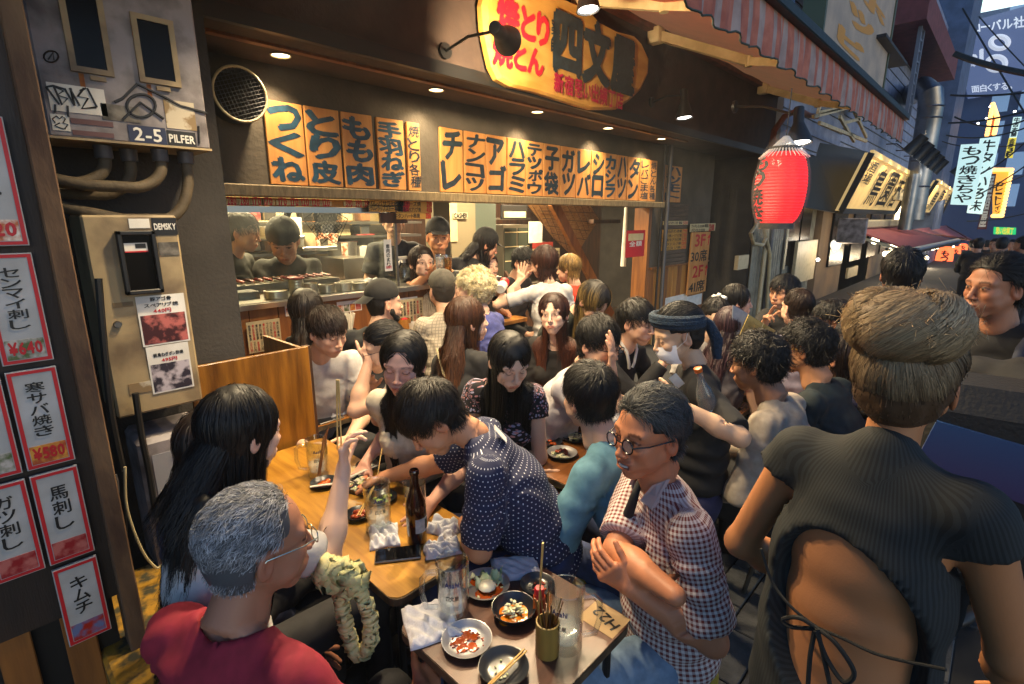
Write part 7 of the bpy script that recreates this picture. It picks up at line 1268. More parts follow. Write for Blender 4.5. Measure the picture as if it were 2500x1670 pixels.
# 5 polka dots
hb = dict(px=(938, 1165), d=dict(z=.76), cl=[.9, .8, .8, .9], hint=(.0, .6, -.8), pn=(0, -.3, -1)); hl_ = dict(px=(1135, 1275), d=dict(z=.76), hint=(.0, .3, -1.3), hide=1, l1=.27, l2=.16)
p = who('man in a navy polka-dot shirt bending over the yellow table with chopsticks', 'the polka-dot shirt man', 1055, 1018, 1.6, 262, pitch=46, s=1.0, lod=0, tone='#ba8564', eyes='closed', top=('shirt', pattern('polka_dot_cotton', 'dots', '#121a3c', '#b8bcc8', sc=62)), neck='collar', byaw=276, lean=29, pants=JEAN, hair=dict(style='short', col='#0f0c0a', tip='#1f1812', len=.075, th=.010, n=6500, w=.0018, fwd=.06, messy=.14, clump=.03, cl=.5), arms=(hl_, hb), fat=1.05)
q = MB(); q.box((-.03, -.022, -.001), (.03, .022, .001), WHT); kid(q, 'price_tag', p, p['B'] @ Matrix.Translation((-.085, .04, -.02)) @ Matrix.Rotation(R(-80), 4, 'Y'))
wr_ = Vector(p['J'][1][2]); sticks(wr_ + Vector((-.03, .0, .02)), wr_ + Vector((.05, .08, .10)), 'chopsticks in the bending mans fist', n=1, r_=.003)
# 6 waitress
hA = dict(px=(1650, 985), d=dict(F=1.80), cl=[.6, .6, .6, .6], hint=(-1.3, .9, -.8), pn=(-.6, -.4, -.6), l1=.27, l2=.26); hB = dict(px=(1515, 975), d=dict(F=2.35), cl=[.3, .3, .3, .3], hint=(-.2, .6, -1.))
p = who('waitress in a black tee, blue knitted headband and white face mask carrying a clear bottle', 'x', 1655, 815, 2.12, 248, pitch=17, s=.98, sex='f', lod=0, seat=False, tone='#c4a184', eyes='closed', top=('tee', BLKT), sl=.9, pants=C_('indigo_trousers', '#191c40', '#20254e'), lean=5, slean=0, byaw=262, tl=.6, fat=1.02, hs=1.0, wr=.008, hair=dict(style='updo', col='#0a0a0d', bun=(-.10, 0, .06), n=3600, w=.002, th=.012, line=.075), arms=(hA, hB), shoe=mat('pink_sneaker', '#a85a5c', .7, col2='#c08080', nscale=12))
HB = mat('blue_knit', '#162433', .9, col2='#1e3448', nscale=90, bump=.8, bscale=150); m_ = MB(); pts = [(.072 * math.cos(a_) * 1.42 - .012, .093 * math.sin(a_), .062 + .028 * math.cos(a_)) for a_ in np.linspace(0, 6.283, 30)[:-1]]
for dz in (-.016, 0, .016): m_.tube([(x * (1 - .05 * abs(dz) / .016), y * (1 - .05 * abs(dz) / .016) , z + dz) for x, y, z in pts], .0155, HB, 8, closed=True)
m_.tube([(-.115, 0, .035), (-.14, .0, .0), (-.15, .02, -.07), (-.13, .03, -.15)], .03, HB, 10, rs=[.016, .022, .026, .018]); kid(m_, 'headband', p, p['H'])
MSK = mat('surgical_mask', '#d9d8de', .8, bump=.2); m_ = MB(); vs = []
for i in range(13):
    for j in range(9): a_ = R(-68 + i * 136 / 12); z_ = -.028 - j * .0098; bulge = .112 - .012 * abs(j - 3.2) / 4 - (.015 if j > 6 else 0); vs.append((bulge * math.cos(a_) * (.97) + .002, .074 * math.sin(a_), z_ - .006 * math.sin(abs(a_)) + .012 * math.sin(abs(a_)) * (1 if j == 0 else .3)))
m_.add(vs, [(i * 9 + j, (i + 1) * 9 + j, (i + 1) * 9 + j + 1, i * 9 + j + 1) for i in range(12) for j in range(8)], MSK, True)
for s in (-1, 1): m_.tube([(.045, s * .069, -.04), (.0, s * .084, -.01), (-.012, s * .085, .02)], .0013, WHT, 5)
kid(m_, 'face_mask', p, p['H'])
q = MB(); q.box((-.03, -.02, -.001), (.03, .02, .001), WHT); kid(q, 'name_tag', p, Matrix.Translation(P(1652, 930, F=2.03)) @ frame((0, 0, 0), Vector((.45, -.5, -.75)), -ray(1652, 930)))
BC = P(1722, 968, F=1.86); t = thing('water_bottle', 'clear glass bottle with orange cap and pale blue label held by the waitress', 'bottle', BC, 0); t.rotation_euler = (R(-12), R(-16), 0); MB().lathe([(0, -.13), (.03, -.13), (.034, -.125), (.034, .0), (.028, .03), (.013, .07), (.012, .115)], mat('grey_clear_glass', (.55, .6, .65), .05, trans=.85), 24, cap=False).build('bottle_body', t); MB().lathe([(.0345, -.1), (.0345, -.045)], mat('pale_blue_label', '#5c9aa8', .5, col2='#8c86b0', nscale=20), 24, cap=False).build('label', t); MB().lathe([(.014, .105), (.0155, .107), (.0155, .122), (0, .124)], mat('orange_cap', '#b85a18', .4), 16, cap=False).build('cap', t)
for sx in (0,):
    m_ = MB(); f_ = P(1745, 1545, z=.05); rs = [(0, 0, 0)]
# 7 checked shirt man
hl = dict(px=(1540, 1435), d=dict(F=1.27), hint=(-.6, .4, -1.3), fd=(.3, -.4, .15), cl=[.45, .5, .5, .55], pn=(-.9, -.3, -.3), th=(.2, 0, 1), l1=.30, l2=.25); hr_ = dict(px=(1650, 1455), d=dict(F=1.15), hint=(1.2, .9, -.9), hide=1)
p = who('laughing man with grey-black hair and round glasses, arms crossed, in a brown gingham shirt', 'the laughing man', 1585, 1055, 1.42, 224, pitch=2, s=1.06, lod=0, tone='#b87a58', smile=True, eyes='open', top=('shirt', pattern('gingham_cotton', 'gingham', '#c9c0bc', '#6b2a26', sc=70)), neck='collar', byaw=246, lean=6, tl=.54, fat=1.16, wr=.009, pants=C_('light_denim', '#5a7088', '#6f86a0'), hair=dict(style='short', col='#1e1f1f', tip='#4c4f50', len=.05, th=.010, n=8500, w=.0016, back=1, swp=.25, messy=.2, clump=.016, cl=.5, line=.078, var=1.4), arms=(hl, hr_))
glasses(p, BF, r=.0195, thick=.0022); q = MB()
for k in range(-4, 5): a_ = k * .2; q.box((.0845 + .0135 * math.cos(a_ * 1.15) - .004, .0215 * math.sin(a_) - .0022, -.0772), (.0845 + .0135 * math.cos(a_ * 1.15), .0215 * math.sin(a_) + .0022, -.0712), WHT)
kid(q, 'teeth', p, p['H']); q = MB(); Bi_ = p['B'].inverted(); fr_ = [min((P(a_, b_, F=f_) for f_ in np.linspace(1., 1.8, 120)), key=lambda v: abs((Bi_ @ v).x - d_)) for a_, b_, d_ in ((1562, 1172, .075), (1548, 1215, .105), (1528, 1275, .125), (1510, 1340, .13))]; q.tube(curve(fr_), .02, BLKT, 10, rs=list(np.linspace(.008, .024, 19))); kid(q, 'undershirt', p)
for sx, pt_ in ((1, [(.02, .066, .036), (.062, .06, .022), (.098, .046, -.03), (.078, .088, -.035)]), (-1, [(.02, -.066, .036), (.062, -.06, .022), (.098, -.046, -.03), (.078, -.088, -.035)])):
    q = MB(); q.add(pt_ + [(x - .012, y, z) for x, y, z in pt_], [(0, 1, 2, 3), (7, 6, 5, 4), (0, 4, 5, 1), (1, 5, 6, 2), (2, 6, 7, 3), (3, 7, 4, 0)], mat('collar_cotton', '#a89592', .85)); kid(q, 'collar', p, p['B'])
# 8 floral dress
p = who('woman with long black hair and fringe in a floral dress looking down', 'the floral dress woman', 1243, 880, 2.12, 158, pitch=24, roll=0, s=.97, sex='f', lod=0, tone=SK3, eyes='closed', top=('cap', pattern('floral_print', 'floral', '#0c0b14', '#a3747c', '#8a8aa8', sc=85)), neck='deep', byaw=195, lean=10, hair=dict(style='long', col='#0b0909', len=.5, seg=11, n=4500, w=.0022, messy=.04, cl=.1, mass=0, bang=.9, split=1), arms=(dict(o=(.12, -.05, -.5), hide=1), dict(o=(.12, -.05, -.5), hide=1)))
m_ = MB(); m_.tube([(.02, .06, .04), (.09, .03, -.03), (.105, 0, -.055), (.09, -.03, -.03), (.02, -.06, .04)], .0012, GOLDR, 5); kid(m_, 'necklace', p, p['B'])
# 9 glasses man light tee
p = who('man in black-rimmed glasses and pale oversized tee with a hand at his mouth', 'the man with a hand at his mouth', 1462, 838, 2.42, 130, pitch=8, s=1.04, lod=1, tone=SK1, eyes='closed', top=('tee', C_('pale_lilac_jersey', '#aaa6a8', '#97949c')), sl=1.0, fat=1.1, byaw=105, lean=24, hair=dict(style='short', col='#0c0a0a', len=.075, th=.010, fwd=.05, n=4500, w=.0021, messy=.14), arms=(dict(o=(.3, .0, -.3)), dict(px=(1492, 905), d=dict(F=2.27), fd=(.2, 0, 2.), cl=[.15, .15, .2, .2], pn=(-1, 0, 0), hint=(.3, .3, -1.))))
glasses(p, BF, r=.0195, square=True, thick=.002)
# 10 blue tee from behind
p = who('man in a light blue tee seen from behind at the middle table', 'the light blue tee man', 1437, 968, 1.85, 318, pitch=8, s=1.03, lod=1, tone=SK1, top=('tee', C_('pale_blue_jersey', '#4f7888', '#5c8898')), sl=.95, byaw=300, lean=26, pants=JEAN, hair=dict(style='short', col='#0a0909', len=.06, th=.011, n=6500, w=.0018, messy=.2), arms=(dict(o=(.3, .02, -.25)), dict(o=(.3, .02, -.25))))
# 11 collar man
p = who('man with black fringe in a black top with white collar trim', 'the white collar man', 1553, 785, 2.9, 118, pitch=8, s=1.02, lod=1, tone=SK1, eyes='closed', top=('long', BLKT), neck='collar', byaw=125, lean=16, hair=dict(style='short', col='#0a0909', len=.085, fwd=.05, th=.011, messy=.15), arms=(dict(o=(.3, .05, -.28)), dict(px=(1620, 885), d=dict(F=2.8))))
q = MB(); q.tube([(.02, .07, .05), (.08, .045, .0), (.105, .02, -.07), (.108, .012, -.10)], .009, WHT, 6).tube([(.02, -.07, .05), (.08, -.05, .0), (.105, -.03, -.07), (.108, -.02, -.10)], .009, WHT, 6); kid(q, 'collar_trim', p, p['B'])
# 12 white tee man behind partition
p = who('young man in a white pocket tee looking down behind the partition', 'the man behind the partition', 800, 808, 2.68, 145, pitch=17, s=1.05, lod=1, tone=SK1, eyes='closed', top=('tee', WTE), neck='crew', byaw=170, lean=14, sl=.9, hair=dict(style='short', col='#120c08', tip='#2a1a10', len=.075, fwd=.04, n=4500, w=.0021, messy=.14), arms=(dict(o=(.25, -.1, -.34)), dict(o=(.3, -.02, -.32))))
# 13 woman glasses
p = who('woman with tied dark hair and thin glasses in a white top eating, in profile', 'the woman in thin glasses', 937, 846, 2.36, 262, pitch=14, s=.95, sex='f', lod=1, tone=SK1, top=('tee', WTE), hair=dict(style='updo', col='#100c0a', bun=(-.09, 0, .03), n=1500), lean=14, arms=(dict(px=(900, 880), d=dict(F=2.3), fd=(0, 0, 1.)), dict(px=(905, 950), d=dict(F=2.4)))); glasses(p, BF, r=.018, square=True, thick=.0015)
# 14 counter woman
who('woman with long dark brown hair in an olive jacket at the counter, from behind', 'the olive jacket woman', 748, 760, 3.25, 8, s=1.0, sex='f', lod=1, hs=1.15, top=('long', C_('olive_cotton', '#3b3c2a', '#484934')), hair=dict(style='long', col='#150d09', tip='#4a3018', len=.38, n=1400), lean=8)
# 15 bearded man
p = who('bearded man in a backwards black cap and black tee at the counter', 'the bearded man', 938, 738, 3.45, 70, s=1.12, lod=1, tone=SK1, top=('tee', C_('charcoal_jersey', '#17181c', '#1f2025')), byaw=25, lean=10, fat=1.1, hair=dict(style='short', col='#0d0a09', len=.02, th=.004, n=300), arms=(dict(o=(.25, 0, -.3)), dict(o=(.1, -.02, -.38))), tl=.56)
def capm(p_, m_, back=False, name='cap'):
    q = MB(); prof = [(.104 * math.cos(a_), .02 + .092 * math.sin(a_)) for a_ in np.linspace(0, 1.5, 9)]; q.lathe([(.1, -.0)] + prof, m_, 26, Matrix.Translation((-.012, 0, .035)) @ Matrix.Diagonal((1, .86, 1, 1)), cap=False); s = -1 if back else 1; vs = []
    for i in range(9): a_ = R(-50 + i * 100 / 8); vs += [(s * .095 * math.cos(a_) - .012, .082 * math.sin(a_), .052), (s * (.165 + .0 * i) * math.cos(a_) - .012 + s * .01, .078 * math.sin(a_), .03 - (.02 if back else 0))]
    q.add(vs, [(2 * i, 2 * i + 2, 2 * i + 3, 2 * i + 1) for i in range(8)], m_, True); return kid(q, name, p_, p_['H'])
capm(p, C_('black_canvas', '#121212', '#1b1a18'), True)
V, F_ = sdf([cap((.02, s * .057, -.05), (.062, s * .02, -.1), .021, .02) for s in (-1, 1)] + [ell((.066, 0, -.105), (.028, .026, .025))], .006, .015); mk('beard', np.array([p['H'] @ Vector(v) for v in V]) , F_, [mat('beard_hair', '#120c08', .8, bump=1., bscale=200)], parent=p['root'], off=p['off'])
# 16 checked shirt and grey cap
p = who('older man in a grey cap and light checked shirt at the counter, from behind', 'the grey cap man', 1078, 708, 4.0, 335, s=1.15, lod=1, tone=SK1, top=('shirt', pattern('light_check_cotton', 'lines', '#a39a8a', '#55504a', sc=42)), neck='collar', byaw=345, lean=12, fat=1.15, hair=dict(style='short', col='#3a3530', len=.02, th=.004, n=300), tl=.56); capm(p, C_('grey_canvas', '#3d3a34', '#4c4840'))
# 17 curly blonde
who('woman with curly blonde hair in a periwinkle shirt, half turned', 'the curly blonde woman', 1158, 708, 3.8, 292, s=1.1, sex='f', lod=1, hs=1.08, tone=SK3, top=('long', C_('periwinkle_cotton', '#2f3568', '#3c4380')), neck='collar', byaw=300, lean=12, hair=dict(style='curly', col='#c4b07c', tip='#e8dcb8', len=.07, n=5200, w=.003, th=.016, poof=.012, seg=7, curl=1.5, ears=0, line=.05, nape=-.03, messy=.25, cl=.9, rough=.008))
# 18 auburn hair
p = who('woman with long auburn hair in a black top, from behind', 'the auburn haired woman', 1142, 782, 2.88, 66, pitch=-4, s=1.02, sex='f', lod=1, hs=1.05, tone=SK3, top=('cap', BLKT), neck='wide', byaw=40, lean=10, slean=10, pants=JEAN, hair=dict(style='long', col='#3a2010', tip='#6b3f1c', len=.5, seg=11, n=4500, w=.0025, messy=.08, cl=.18, th=.011))
q = MB(); q.tube([(-.09, .10, .02), (-.12, .03, -.12), (-.11, -.06, -.24), (-.08, -.12, -.32)], .007, CREAM, 6); kid(q, 'bag_strap', p, p['B'])
# 19 facing camera
p = who('woman with wavy brown hair, fringe and earrings in a black jacket facing the street', 'the woman in the black jacket', 1352, 766, 3.1, 194, pitch=-6, roll=6, s=1.0, sex='f', lod=1, tone='#d0ac94', top=('long', C_('black_wool', '#0f0d0d', '#191513')), neck='deep', lean=6, hair=dict(style='long', col='#2e1710', tip='#5a2f1c', len=.36, seg=12, n=5000, w=.0022, messy=.1, cl=.3, mass=0, bang=.8, line=.07, split=1, bx=-.01), arms=(dict(o=(.28, -.1, -.33)), dict(o=(.28, -.1, -.33))))
m_ = MB()
for s in (-1, 1): m_.ball((-.004, s * .084, -.052), .005, STEEL)
kid(m_, 'earrings', p, p['H'])
# 20 bending streaked hair
who('person with blonde-streaked black hair bending forward in a dark green top', 'the streak-haired person', 1447, 735, 3.7, 128, pitch=40, s=1.06, sex='f', lod=1, hs=1.1, top=('long', C_('dark_green_fleece', '#191c14', '#23261c')), byaw=118, lean=34, hair=dict(style='bob', col='#14100c', tip='#a8894c', len=.26, n=1600, seg=9), tone=SK1)
# 21.. street side diners
p = who('man with curly black hair and glasses in a beige-grey sweatshirt, profile to the left', 'the beige sweatshirt man', 1850, 885, 2.2, 286, pitch=10, s=1.05, lod=1, tone='#a5775a', top=('long', C_('stone_sweat', '#a89d8e', '#968a7c')), byaw=288, lean=14, fat=1.08, hair=dict(style='curly', col='#0b0a0a', len=.06, n=4500, w=.0022, messy=.4, th=.012, seg=6), arms=(dict(o=(.24, -.04, -.36)), dict(o=(.3, 0, -.3)))); glasses(p, BF, r=.019, square=True)
p = who('man with wavy black hair and thin glasses in dark teal tee, profile left', 'the teal tee man', 1968, 848, 2.45, 284, pitch=6, s=1.07, lod=1, tone='#b0805f', top=('tee', C_('dark_teal_jersey', '#0c1a20', '#11242b')), sl=.9, byaw=290, lean=16, fat=1.1, hair=dict(style='curly', col='#0b0a0a', len=.055, n=4500, w=.0022, messy=.35, th=.012, seg=6)); glasses(p, GOLDR, r=.018, square=True)
who('person with reddish brown bob and violet-navy top behind the teal tee man', 'the brown bob person', 2050, 872, 2.7, 295, s=1.0, sex='f', lod=1, tone=SK2, top=('long', C_('violet_navy', '#1c1d38', '#2a2a50')), byaw=300, lean=12, hair=dict(style='bob', col='#1c100c', tip='#2c1a14', n=1500))
p = who('man with cropped black hair and gold glasses, profile to the left', 'the cropped hair man', 2030, 785, 3.05, 262, pitch=16, s=1.02, lod=1, tone='#b58465', top=('tee', BLKT), lean=12, hair=dict(style='short', col='#0b0b0c', len=.035, th=.010, fwd=0, n=2000)); glasses(p, GOLDR, r=.019, square=True)
who('woman with brown updo and earring in a pale lavender tee, from behind', 'the lavender tee woman', 1945, 752, 3.3, 322, s=.98, sex='f', lod=1, tone=SK3, top=('tee', C_('lavender_jersey', '#8c88a0', '#7d7a92')), neck='wide', lean=10, hair=dict(style='updo', col='#1e120c', tip='#2e1c12', bun=(-.05, 0, .12), n=1600, messy=.3))
who('young man with centre-parted black hair in black long sleeves talking and gesturing', 'the gesturing young man', 1913, 712, 3.95, 214, pitch=4, s=1.04, lod=1, tone='#b88a6c', top=('long', BLKT), lean=8, byaw=205, hair=dict(style='short', col='#0c0c10', len=.09, fwd=.02, th=.011, n=1600), arms=(dict(o=(.2, -.02, -.34)), dict(px=(1868, 788), d=dict(F=3.7), cl=[.1, .1, 1., 1.], fd=(0, 0, .6))))
who('woman with short black bob facing right by the lantern wall', 'the black bob woman', 1798, 735, 3.75, 75, s=.98, sex='f', lod=1, tone=SK3, top=('long', BLKT), lean=8, hair=dict(style='bob', col='#0c0b0c', n=1500))
who('woman with long mauve-brown hair seen from behind, reading the menu', 'the mauve haired woman', 1783, 798, 3.0, 22, s=.98, sex='f', lod=1, tone=SK3, top=('cap', C_('grey_top', '#3d3a40', '#4a464c')), lean=10, hair=dict(style='long', col='#35222a', tip='#5a3a3e', len=.42, n=2000))
p = who('woman with bangs and a white scrunchie bun peeking beside the waitress', 'the scrunchie woman', 1748, 775, 3.15, 150, pitch=10, s=.96, sex='f', lod=1, tone='#cfae96', top=('tee', WTE), lean=10, hair=dict(style='updo', col='#0d0a0b', bun=(-.03, 0, .135), n=1500)); m_ = MB(); [m_.ball((-.04 + .035 * math.cos(a_), .035 * math.sin(a_) + .02, .118 + .008 * math.sin(3 * a_)), .016, WHT, 8, 5) for a_ in np.linspace(0, 6.0, 10)]; kid(m_, 'scrunchie', p, p['H'])
# menu held open
c_ = P(1850, 790, F=2.85); t = thing('open_menu', 'open laminated menu with grey and golden pages among the street-side diners', 'menu', c_); v = [P(a_, b_, F=2.9) - c_ for a_, b_ in ((1790, 745), (1826, 765), (1805, 815), (1785, 820))]; q = MB(); q.add(v + [x + Vector((.004, .004, 0)) for x in v], [(0, 1, 2, 3), (7, 6, 5, 4), (0, 4, 5, 1), (1, 5, 6, 2), (2, 6, 7, 3), (3, 7, 4, 0)], mat('menu_page_grey', '#8e98a8', .3, col2='#7a8698', nscale=30)); q.build('left_page', t); v = [P(a_, b_, F=2.8) - c_ for a_, b_ in ((1828, 768), (1895, 808), (1850, 835), (1806, 818))]; q = MB(); q.add(v + [x + Vector((.004, .004, 0)) for x in v], [(0, 1, 2, 3), (7, 6, 5, 4), (0, 4, 5, 1), (1, 5, 6, 2), (2, 6, 7, 3), (3, 7, 4, 0)], mat('menu_page_gold', '#b8a468', .15, col2='#857848', nscale=14)); q.build('right_page', t)
# blonde bun woman in front
p = person('woman with big ash-blonde bun in a black ribbed open-back top, front right', 2215, 922, .96, 14, pitch=0, s=1.04, sex='f', lod=0, hs=.93, seat=False, tone='#a8714a', top=('back', pattern('ribbed_black_knit', 'ribs', '#0d1011', '#1c2122', sc=110)), neck='turtle', lean=4, byaw=18, tl=.56, fat=1.1, wr=.0018, sd_=.042, hair=dict(style='updo', col='#5a4430', tip='#b49a74', bun=(-.075, 0, .11), n=14000, w=.0014, var=1.0, th=.013, seg=7, nape=.0), arms=(dict(o=(.18, .0, -.40), hint=(-.6, .8, -1.), hide=0), dict(o=(.25, .05, -.45))))
BNC = A3(-.072, 0, .118); N_ = 14000; L_ = rng.uniform(0, 6.283, N_); Tt = rng.uniform(0, 6.283, N_); Sg = 8; PP = np.zeros((N_, Sg, 3)); NN = np.zeros((N_, Sg, 3))
for i in range(Sg):
    u_ = L_ + i * .11; w_ = Tt + i * .16; rr_ = .047 + .005 * np.sin(L_ * 5) + rng.normal(size=N_) * .0012; ring = .042
    c1 = np.stack([np.cos(u_), np.sin(u_), 0 * u_], 1); nn = c1 * np.cos(w_)[:, None] + np.array([0, 0, 1.]) * np.sin(w_)[:, None]; PP[:, i] = BNC + c1 * ring * A3(.85, 1.15, 1) + nn * rr_[:, None] * A3(1, 1.05, 1.25); NN[:, i] = nn
HM = np.array(p['H']); PW = PP.reshape(-1, 3) @ HM[:3, :3].T + HM[:3, 3]; NW = NN.reshape(-1, 3) @ HM[:3, :3].T; V2, F2 = ribbons(PW.reshape(N_, Sg, 3), np.full((N_, Sg), .0016) * np.linspace(1, .4, Sg), NW.reshape(N_, Sg, 3))
hsn = (np.sin(np.floor(L_ * 9) * 12.9 + np.floor(Tt * 5) * 7.7) * .5 + .5) * .35 + rng.uniform(.1, .65, N_); cb = A3(lin('#6a5238')) * (1 - hsn[:, None]) + A3(lin('#c8ac82')) * hsn[:, None]; cb = np.repeat(cb, Sg * 2, 0)
V0, F0 = sdf([ell(BNC, (.078, .086, .058))] + [ell(BNC + A3(.038 * math.cos(a_), .046 * math.sin(a_), 0), (.042, .042, .046)) for a_ in np.linspace(0, 6.283, 9)[:-1]], .006, .02); V0 = V0 @ HM[:3, :3].T + HM[:3, 3]
mk('hair_bun', np.concatenate([V0, V2]), np.concatenate([F0, F2 + len(V0)]), [HAIRM], np.clip(np.concatenate([np.repeat(A3(lin('#3a2a1c'))[None], len(V0), 0), cb]), 0, .9), parent=p['root'], off=p['off'])
TI = mat('black_cord', '#0c0e0f', .8); B_ = p['B']; Bi = B_.inverted()
def onback(px, py, d=-.122): return min((P(px, py, F=f_) for f_ in np.linspace(.45, 1.3, 120)), key=lambda v: abs((Bi @ v).x - d))
for pts_, r_ in ((((1858, 1340), (1885, 1420), (1930, 1480), (1990, 1530)), .003), (((1990, 1530), (2060, 1560), (2150, 1600), (2310, 1635)), .003), (((1990, 1530), (1950, 1508), (1912, 1512), (1930, 1530), (1990, 1535)), .0045), (((1990, 1530), (2040, 1570), (2085, 1640), (2060, 1665), (2020, 1610), (1992, 1540)), .0045), (((1990, 1535), (1978, 1600), (1972, 1680)), .0045), (((1995, 1535), (2010, 1600), (2030, 1690)), .0045)):
    q = MB(); q.tube(curve([onback(*v_, d=-.122 - .006 * (r_ > .004)) for v_ in pts_]), r_, TI, 8); kid(q, 'back_tie', p)
FY = 260; FP = np.zeros((FY, 6, 3)); dr = rng.normal(size=(FY, 3)); dr /= np.linalg.norm(dr, axis=1, keepdims=True); dr[:, 2] = np.abs(dr[:, 2]) * .6; pp_ = BNC + dr * A3(.085, .095, .075); dd_ = np.cross(dr, rng.normal(size=(FY, 3))) + dr * .7; dd_ /= np.linalg.norm(dd_, axis=1, keepdims=True)
for i in range(6): FP[:, i] = pp_ + dd_ * (i * .006) + rng.normal(size=(FY, 3)) * .0015 * i
FW = FP.reshape(-1, 3) @ HM[:3, :3].T + HM[:3, 3]; V2, F2 = ribbons(FW.reshape(FY, 6, 3), np.full((FY, 6), .0008), rng.normal(size=(FY, 6, 3))); mk('flyaway_hair', V2, F2, [HAIRM], np.repeat(A3(lin('#b89c74'))[None], len(V2), 0), parent=p['root'], off=p['off'])
# man at the right edge
p = person('young man with swept black hair in a black tee looking left at the right edge', 2432, 700, 2.12, 222, pitch=2, s=1.04, lod=0, seat=False, tone='#a87458', top=('tee', BLKT), byaw=205, lean=4, tl=.54, fat=1.12, hair=dict(style='short', col='#0b0a0a', tip='#15110f', len=.07, th=.010, back=1, swp=-.4, line=.075, n=6500, w=.0017, messy=.2)); q = MB(); q.tube([(-.06, .12, -.02), (.0, .125, .02), (.09, .12, -.06), (.12, .11, -.25)], .02, mat('navy_strap', '#15203a', .7), 8); kid(q, 'bag_strap', p, p['B'])
person('dark haired person standing behind the blonde bun, only the crown showing', 2200, 668, 2.7, 350, s=1.05, lod=1, seat=False, tone=SK2, top=('tee', BLKT), hair=dict(style='short', col='#0c0d12', n=2200, len=.05))
# backpack at the right
c_ = P(2450, 1185, F=1.3); t = thing('backpack', 'black backpack with blue-violet gradient panel and pink pocket at the right edge', 'backpack', c_, math.atan2(c_.y, c_.x) + R(-90 + 10)); BB = mat('backpack_nylon', '#0c0d10', .7, bump=.3, bscale=80)
MB().box((-.24, -.02, -.36), (.26, .26, .26), BB, bev=.07).build('pack_body', t); GR = bpy.data.materials.new('gradient_panel'); GR.use_nodes = True; n = GR.node_tree; tc = n.nodes.new('ShaderNodeTexCoord'); sx_ = n.nodes.new('ShaderNodeSeparateXYZ'); cr_ = n.nodes.new('ShaderNodeValToRGB'); mp = n.nodes.new('ShaderNodeMapRange'); mp.inputs[1].default_value = -.02; mp.inputs[2].default_value = .2; n.links.new(tc.outputs['Object'], sx_.inputs[0]); n.links.new(sx_.outputs[2], mp.inputs[0]); n.links.new(mp.outputs[0], cr_.inputs[0]); cr_.color_ramp.elements[0].color = (.03, .022, .09, 1); cr_.color_ramp.elements[1].color = (.012, .06, .17, 1); n.links.new(cr_.outputs[0], n.nodes['Principled BSDF'].inputs['Base Color'])
def slab(poly, y, m_, nm): q = MB(); q.add([(x, y, z) for x, z in poly] + [(x, y + .012, z) for x, z in poly], [tuple(range(len(poly))), tuple(reversed(range(len(poly), 2 * len(poly))))] + [(i, (i + 1) % len(poly), len(poly) + (i + 1) % len(poly), len(poly) + i) for i in range(len(poly))], m_); q.build(nm, t)
slab([(-.17, .16), (-.20, .02), (.05, -.03), (.22, .0), (.24, .10)], -.034, GR, 'gradient_panel'); PK = mat('pink_nylon', '#7a1f42', .7, bump=.2); slab([(-.20, -.01), (-.19, -.13), (-.09, -.08), (-.02, -.055)], -.034, PK, 'pink_pocket'); slab([(-.10, -.14), (-.04, -.15), (.04, -.24), (-.02, -.23)], -.034, PK, 'pink_pocket')
person('person in dark clothes wearing the gradient backpack, head beyond the right frame edge', 2640, 760, 1.5, 20, s=1.06, lod=2, seat=False, tone=SK2, top=('long', BLKT), hair=dict(style='short', col='#0c0d12', n=500))
# ---- indoors
p = person('young cook in a dark tee with name tag at the left end of the kitchen', 592, 565, 4.25, 110, pitch=12, s=1.12, lod=1, seat=False, tone=SK1, hs=1.1, top=('tee', C_('grey_black_jersey', '#1d1c18', '#262420')), hair=dict(style='short', col='#1c140c', len=.08, fwd=.05), lean=4, byaw=120, arms=(dict(o=(.32, -.08, -.32)), dict(o=(.32, -.08, -.32)))); q = MB(); q.box((-.03, -.025, -.001), (.03, .025, .001), WHT); kid(q, 'name_tag', p, p['B'] @ Matrix.Translation((.15, .07, -.16)) @ Matrix.Rotation(R(90), 4, 'Y'))
p = person('broad grill cook in a black tee and tied head cloth in the smoke', 692, 585, 4.25, 185, pitch=30, s=1.22, lod=1, seat=False, tone=SK2, hs=1.15, top=('tee', C_('cook_black_jersey', '#151512', '#1e1e1a')), fat=1.25, lean=14, hair=dict(style='short', col='#0c0a09', n=300, len=.03), arms=(dict(o=(.34, -.1, -.42)), dict(o=(.34, -.1, -.42))), tl=.6)
q = MB(); q.lathe([(.108 * math.cos(a_), .105 * math.sin(a_)) for a_ in np.linspace(-.1, 1.5, 9)], C_('head_cloth', '#0e0e0c', '#191815'), 24, Matrix.Translation((-.012, 0, .03)) @ Matrix.Diagonal((1, .86, 1, 1)), cap=False); q.tube([(-.1, 0, .04), (-.13, .03, .09), (-.15, .05, .12)], .02, MATS['head_cloth'], 6); kid(q, 'head_cloth', p, p['H']); q = MB(); q.lathe([(0, .001), (.03, .001)], CREAM, 20, cap=False); kid(q, 'shirt_logo', p, p['B'] @ Matrix.Translation((.175, -.07, -.2)) @ Matrix.Rotation(R(90), 4, 'Y'))
person('waiter in a grey-black tee standing behind the venison sign, head hidden by the board', 960, 540, 4.9, 180, s=1.15, lod=1, seat=False, tone=SK1, top=('tee', C_('waiter_grey_jersey', '#2b2c30', '#383a3e')), hair=dict(style='short', n=500), lean=3, fat=1.1, arms=(dict(o=(.05, .05, -.52)), dict(o=(.05, .05, -.52))))
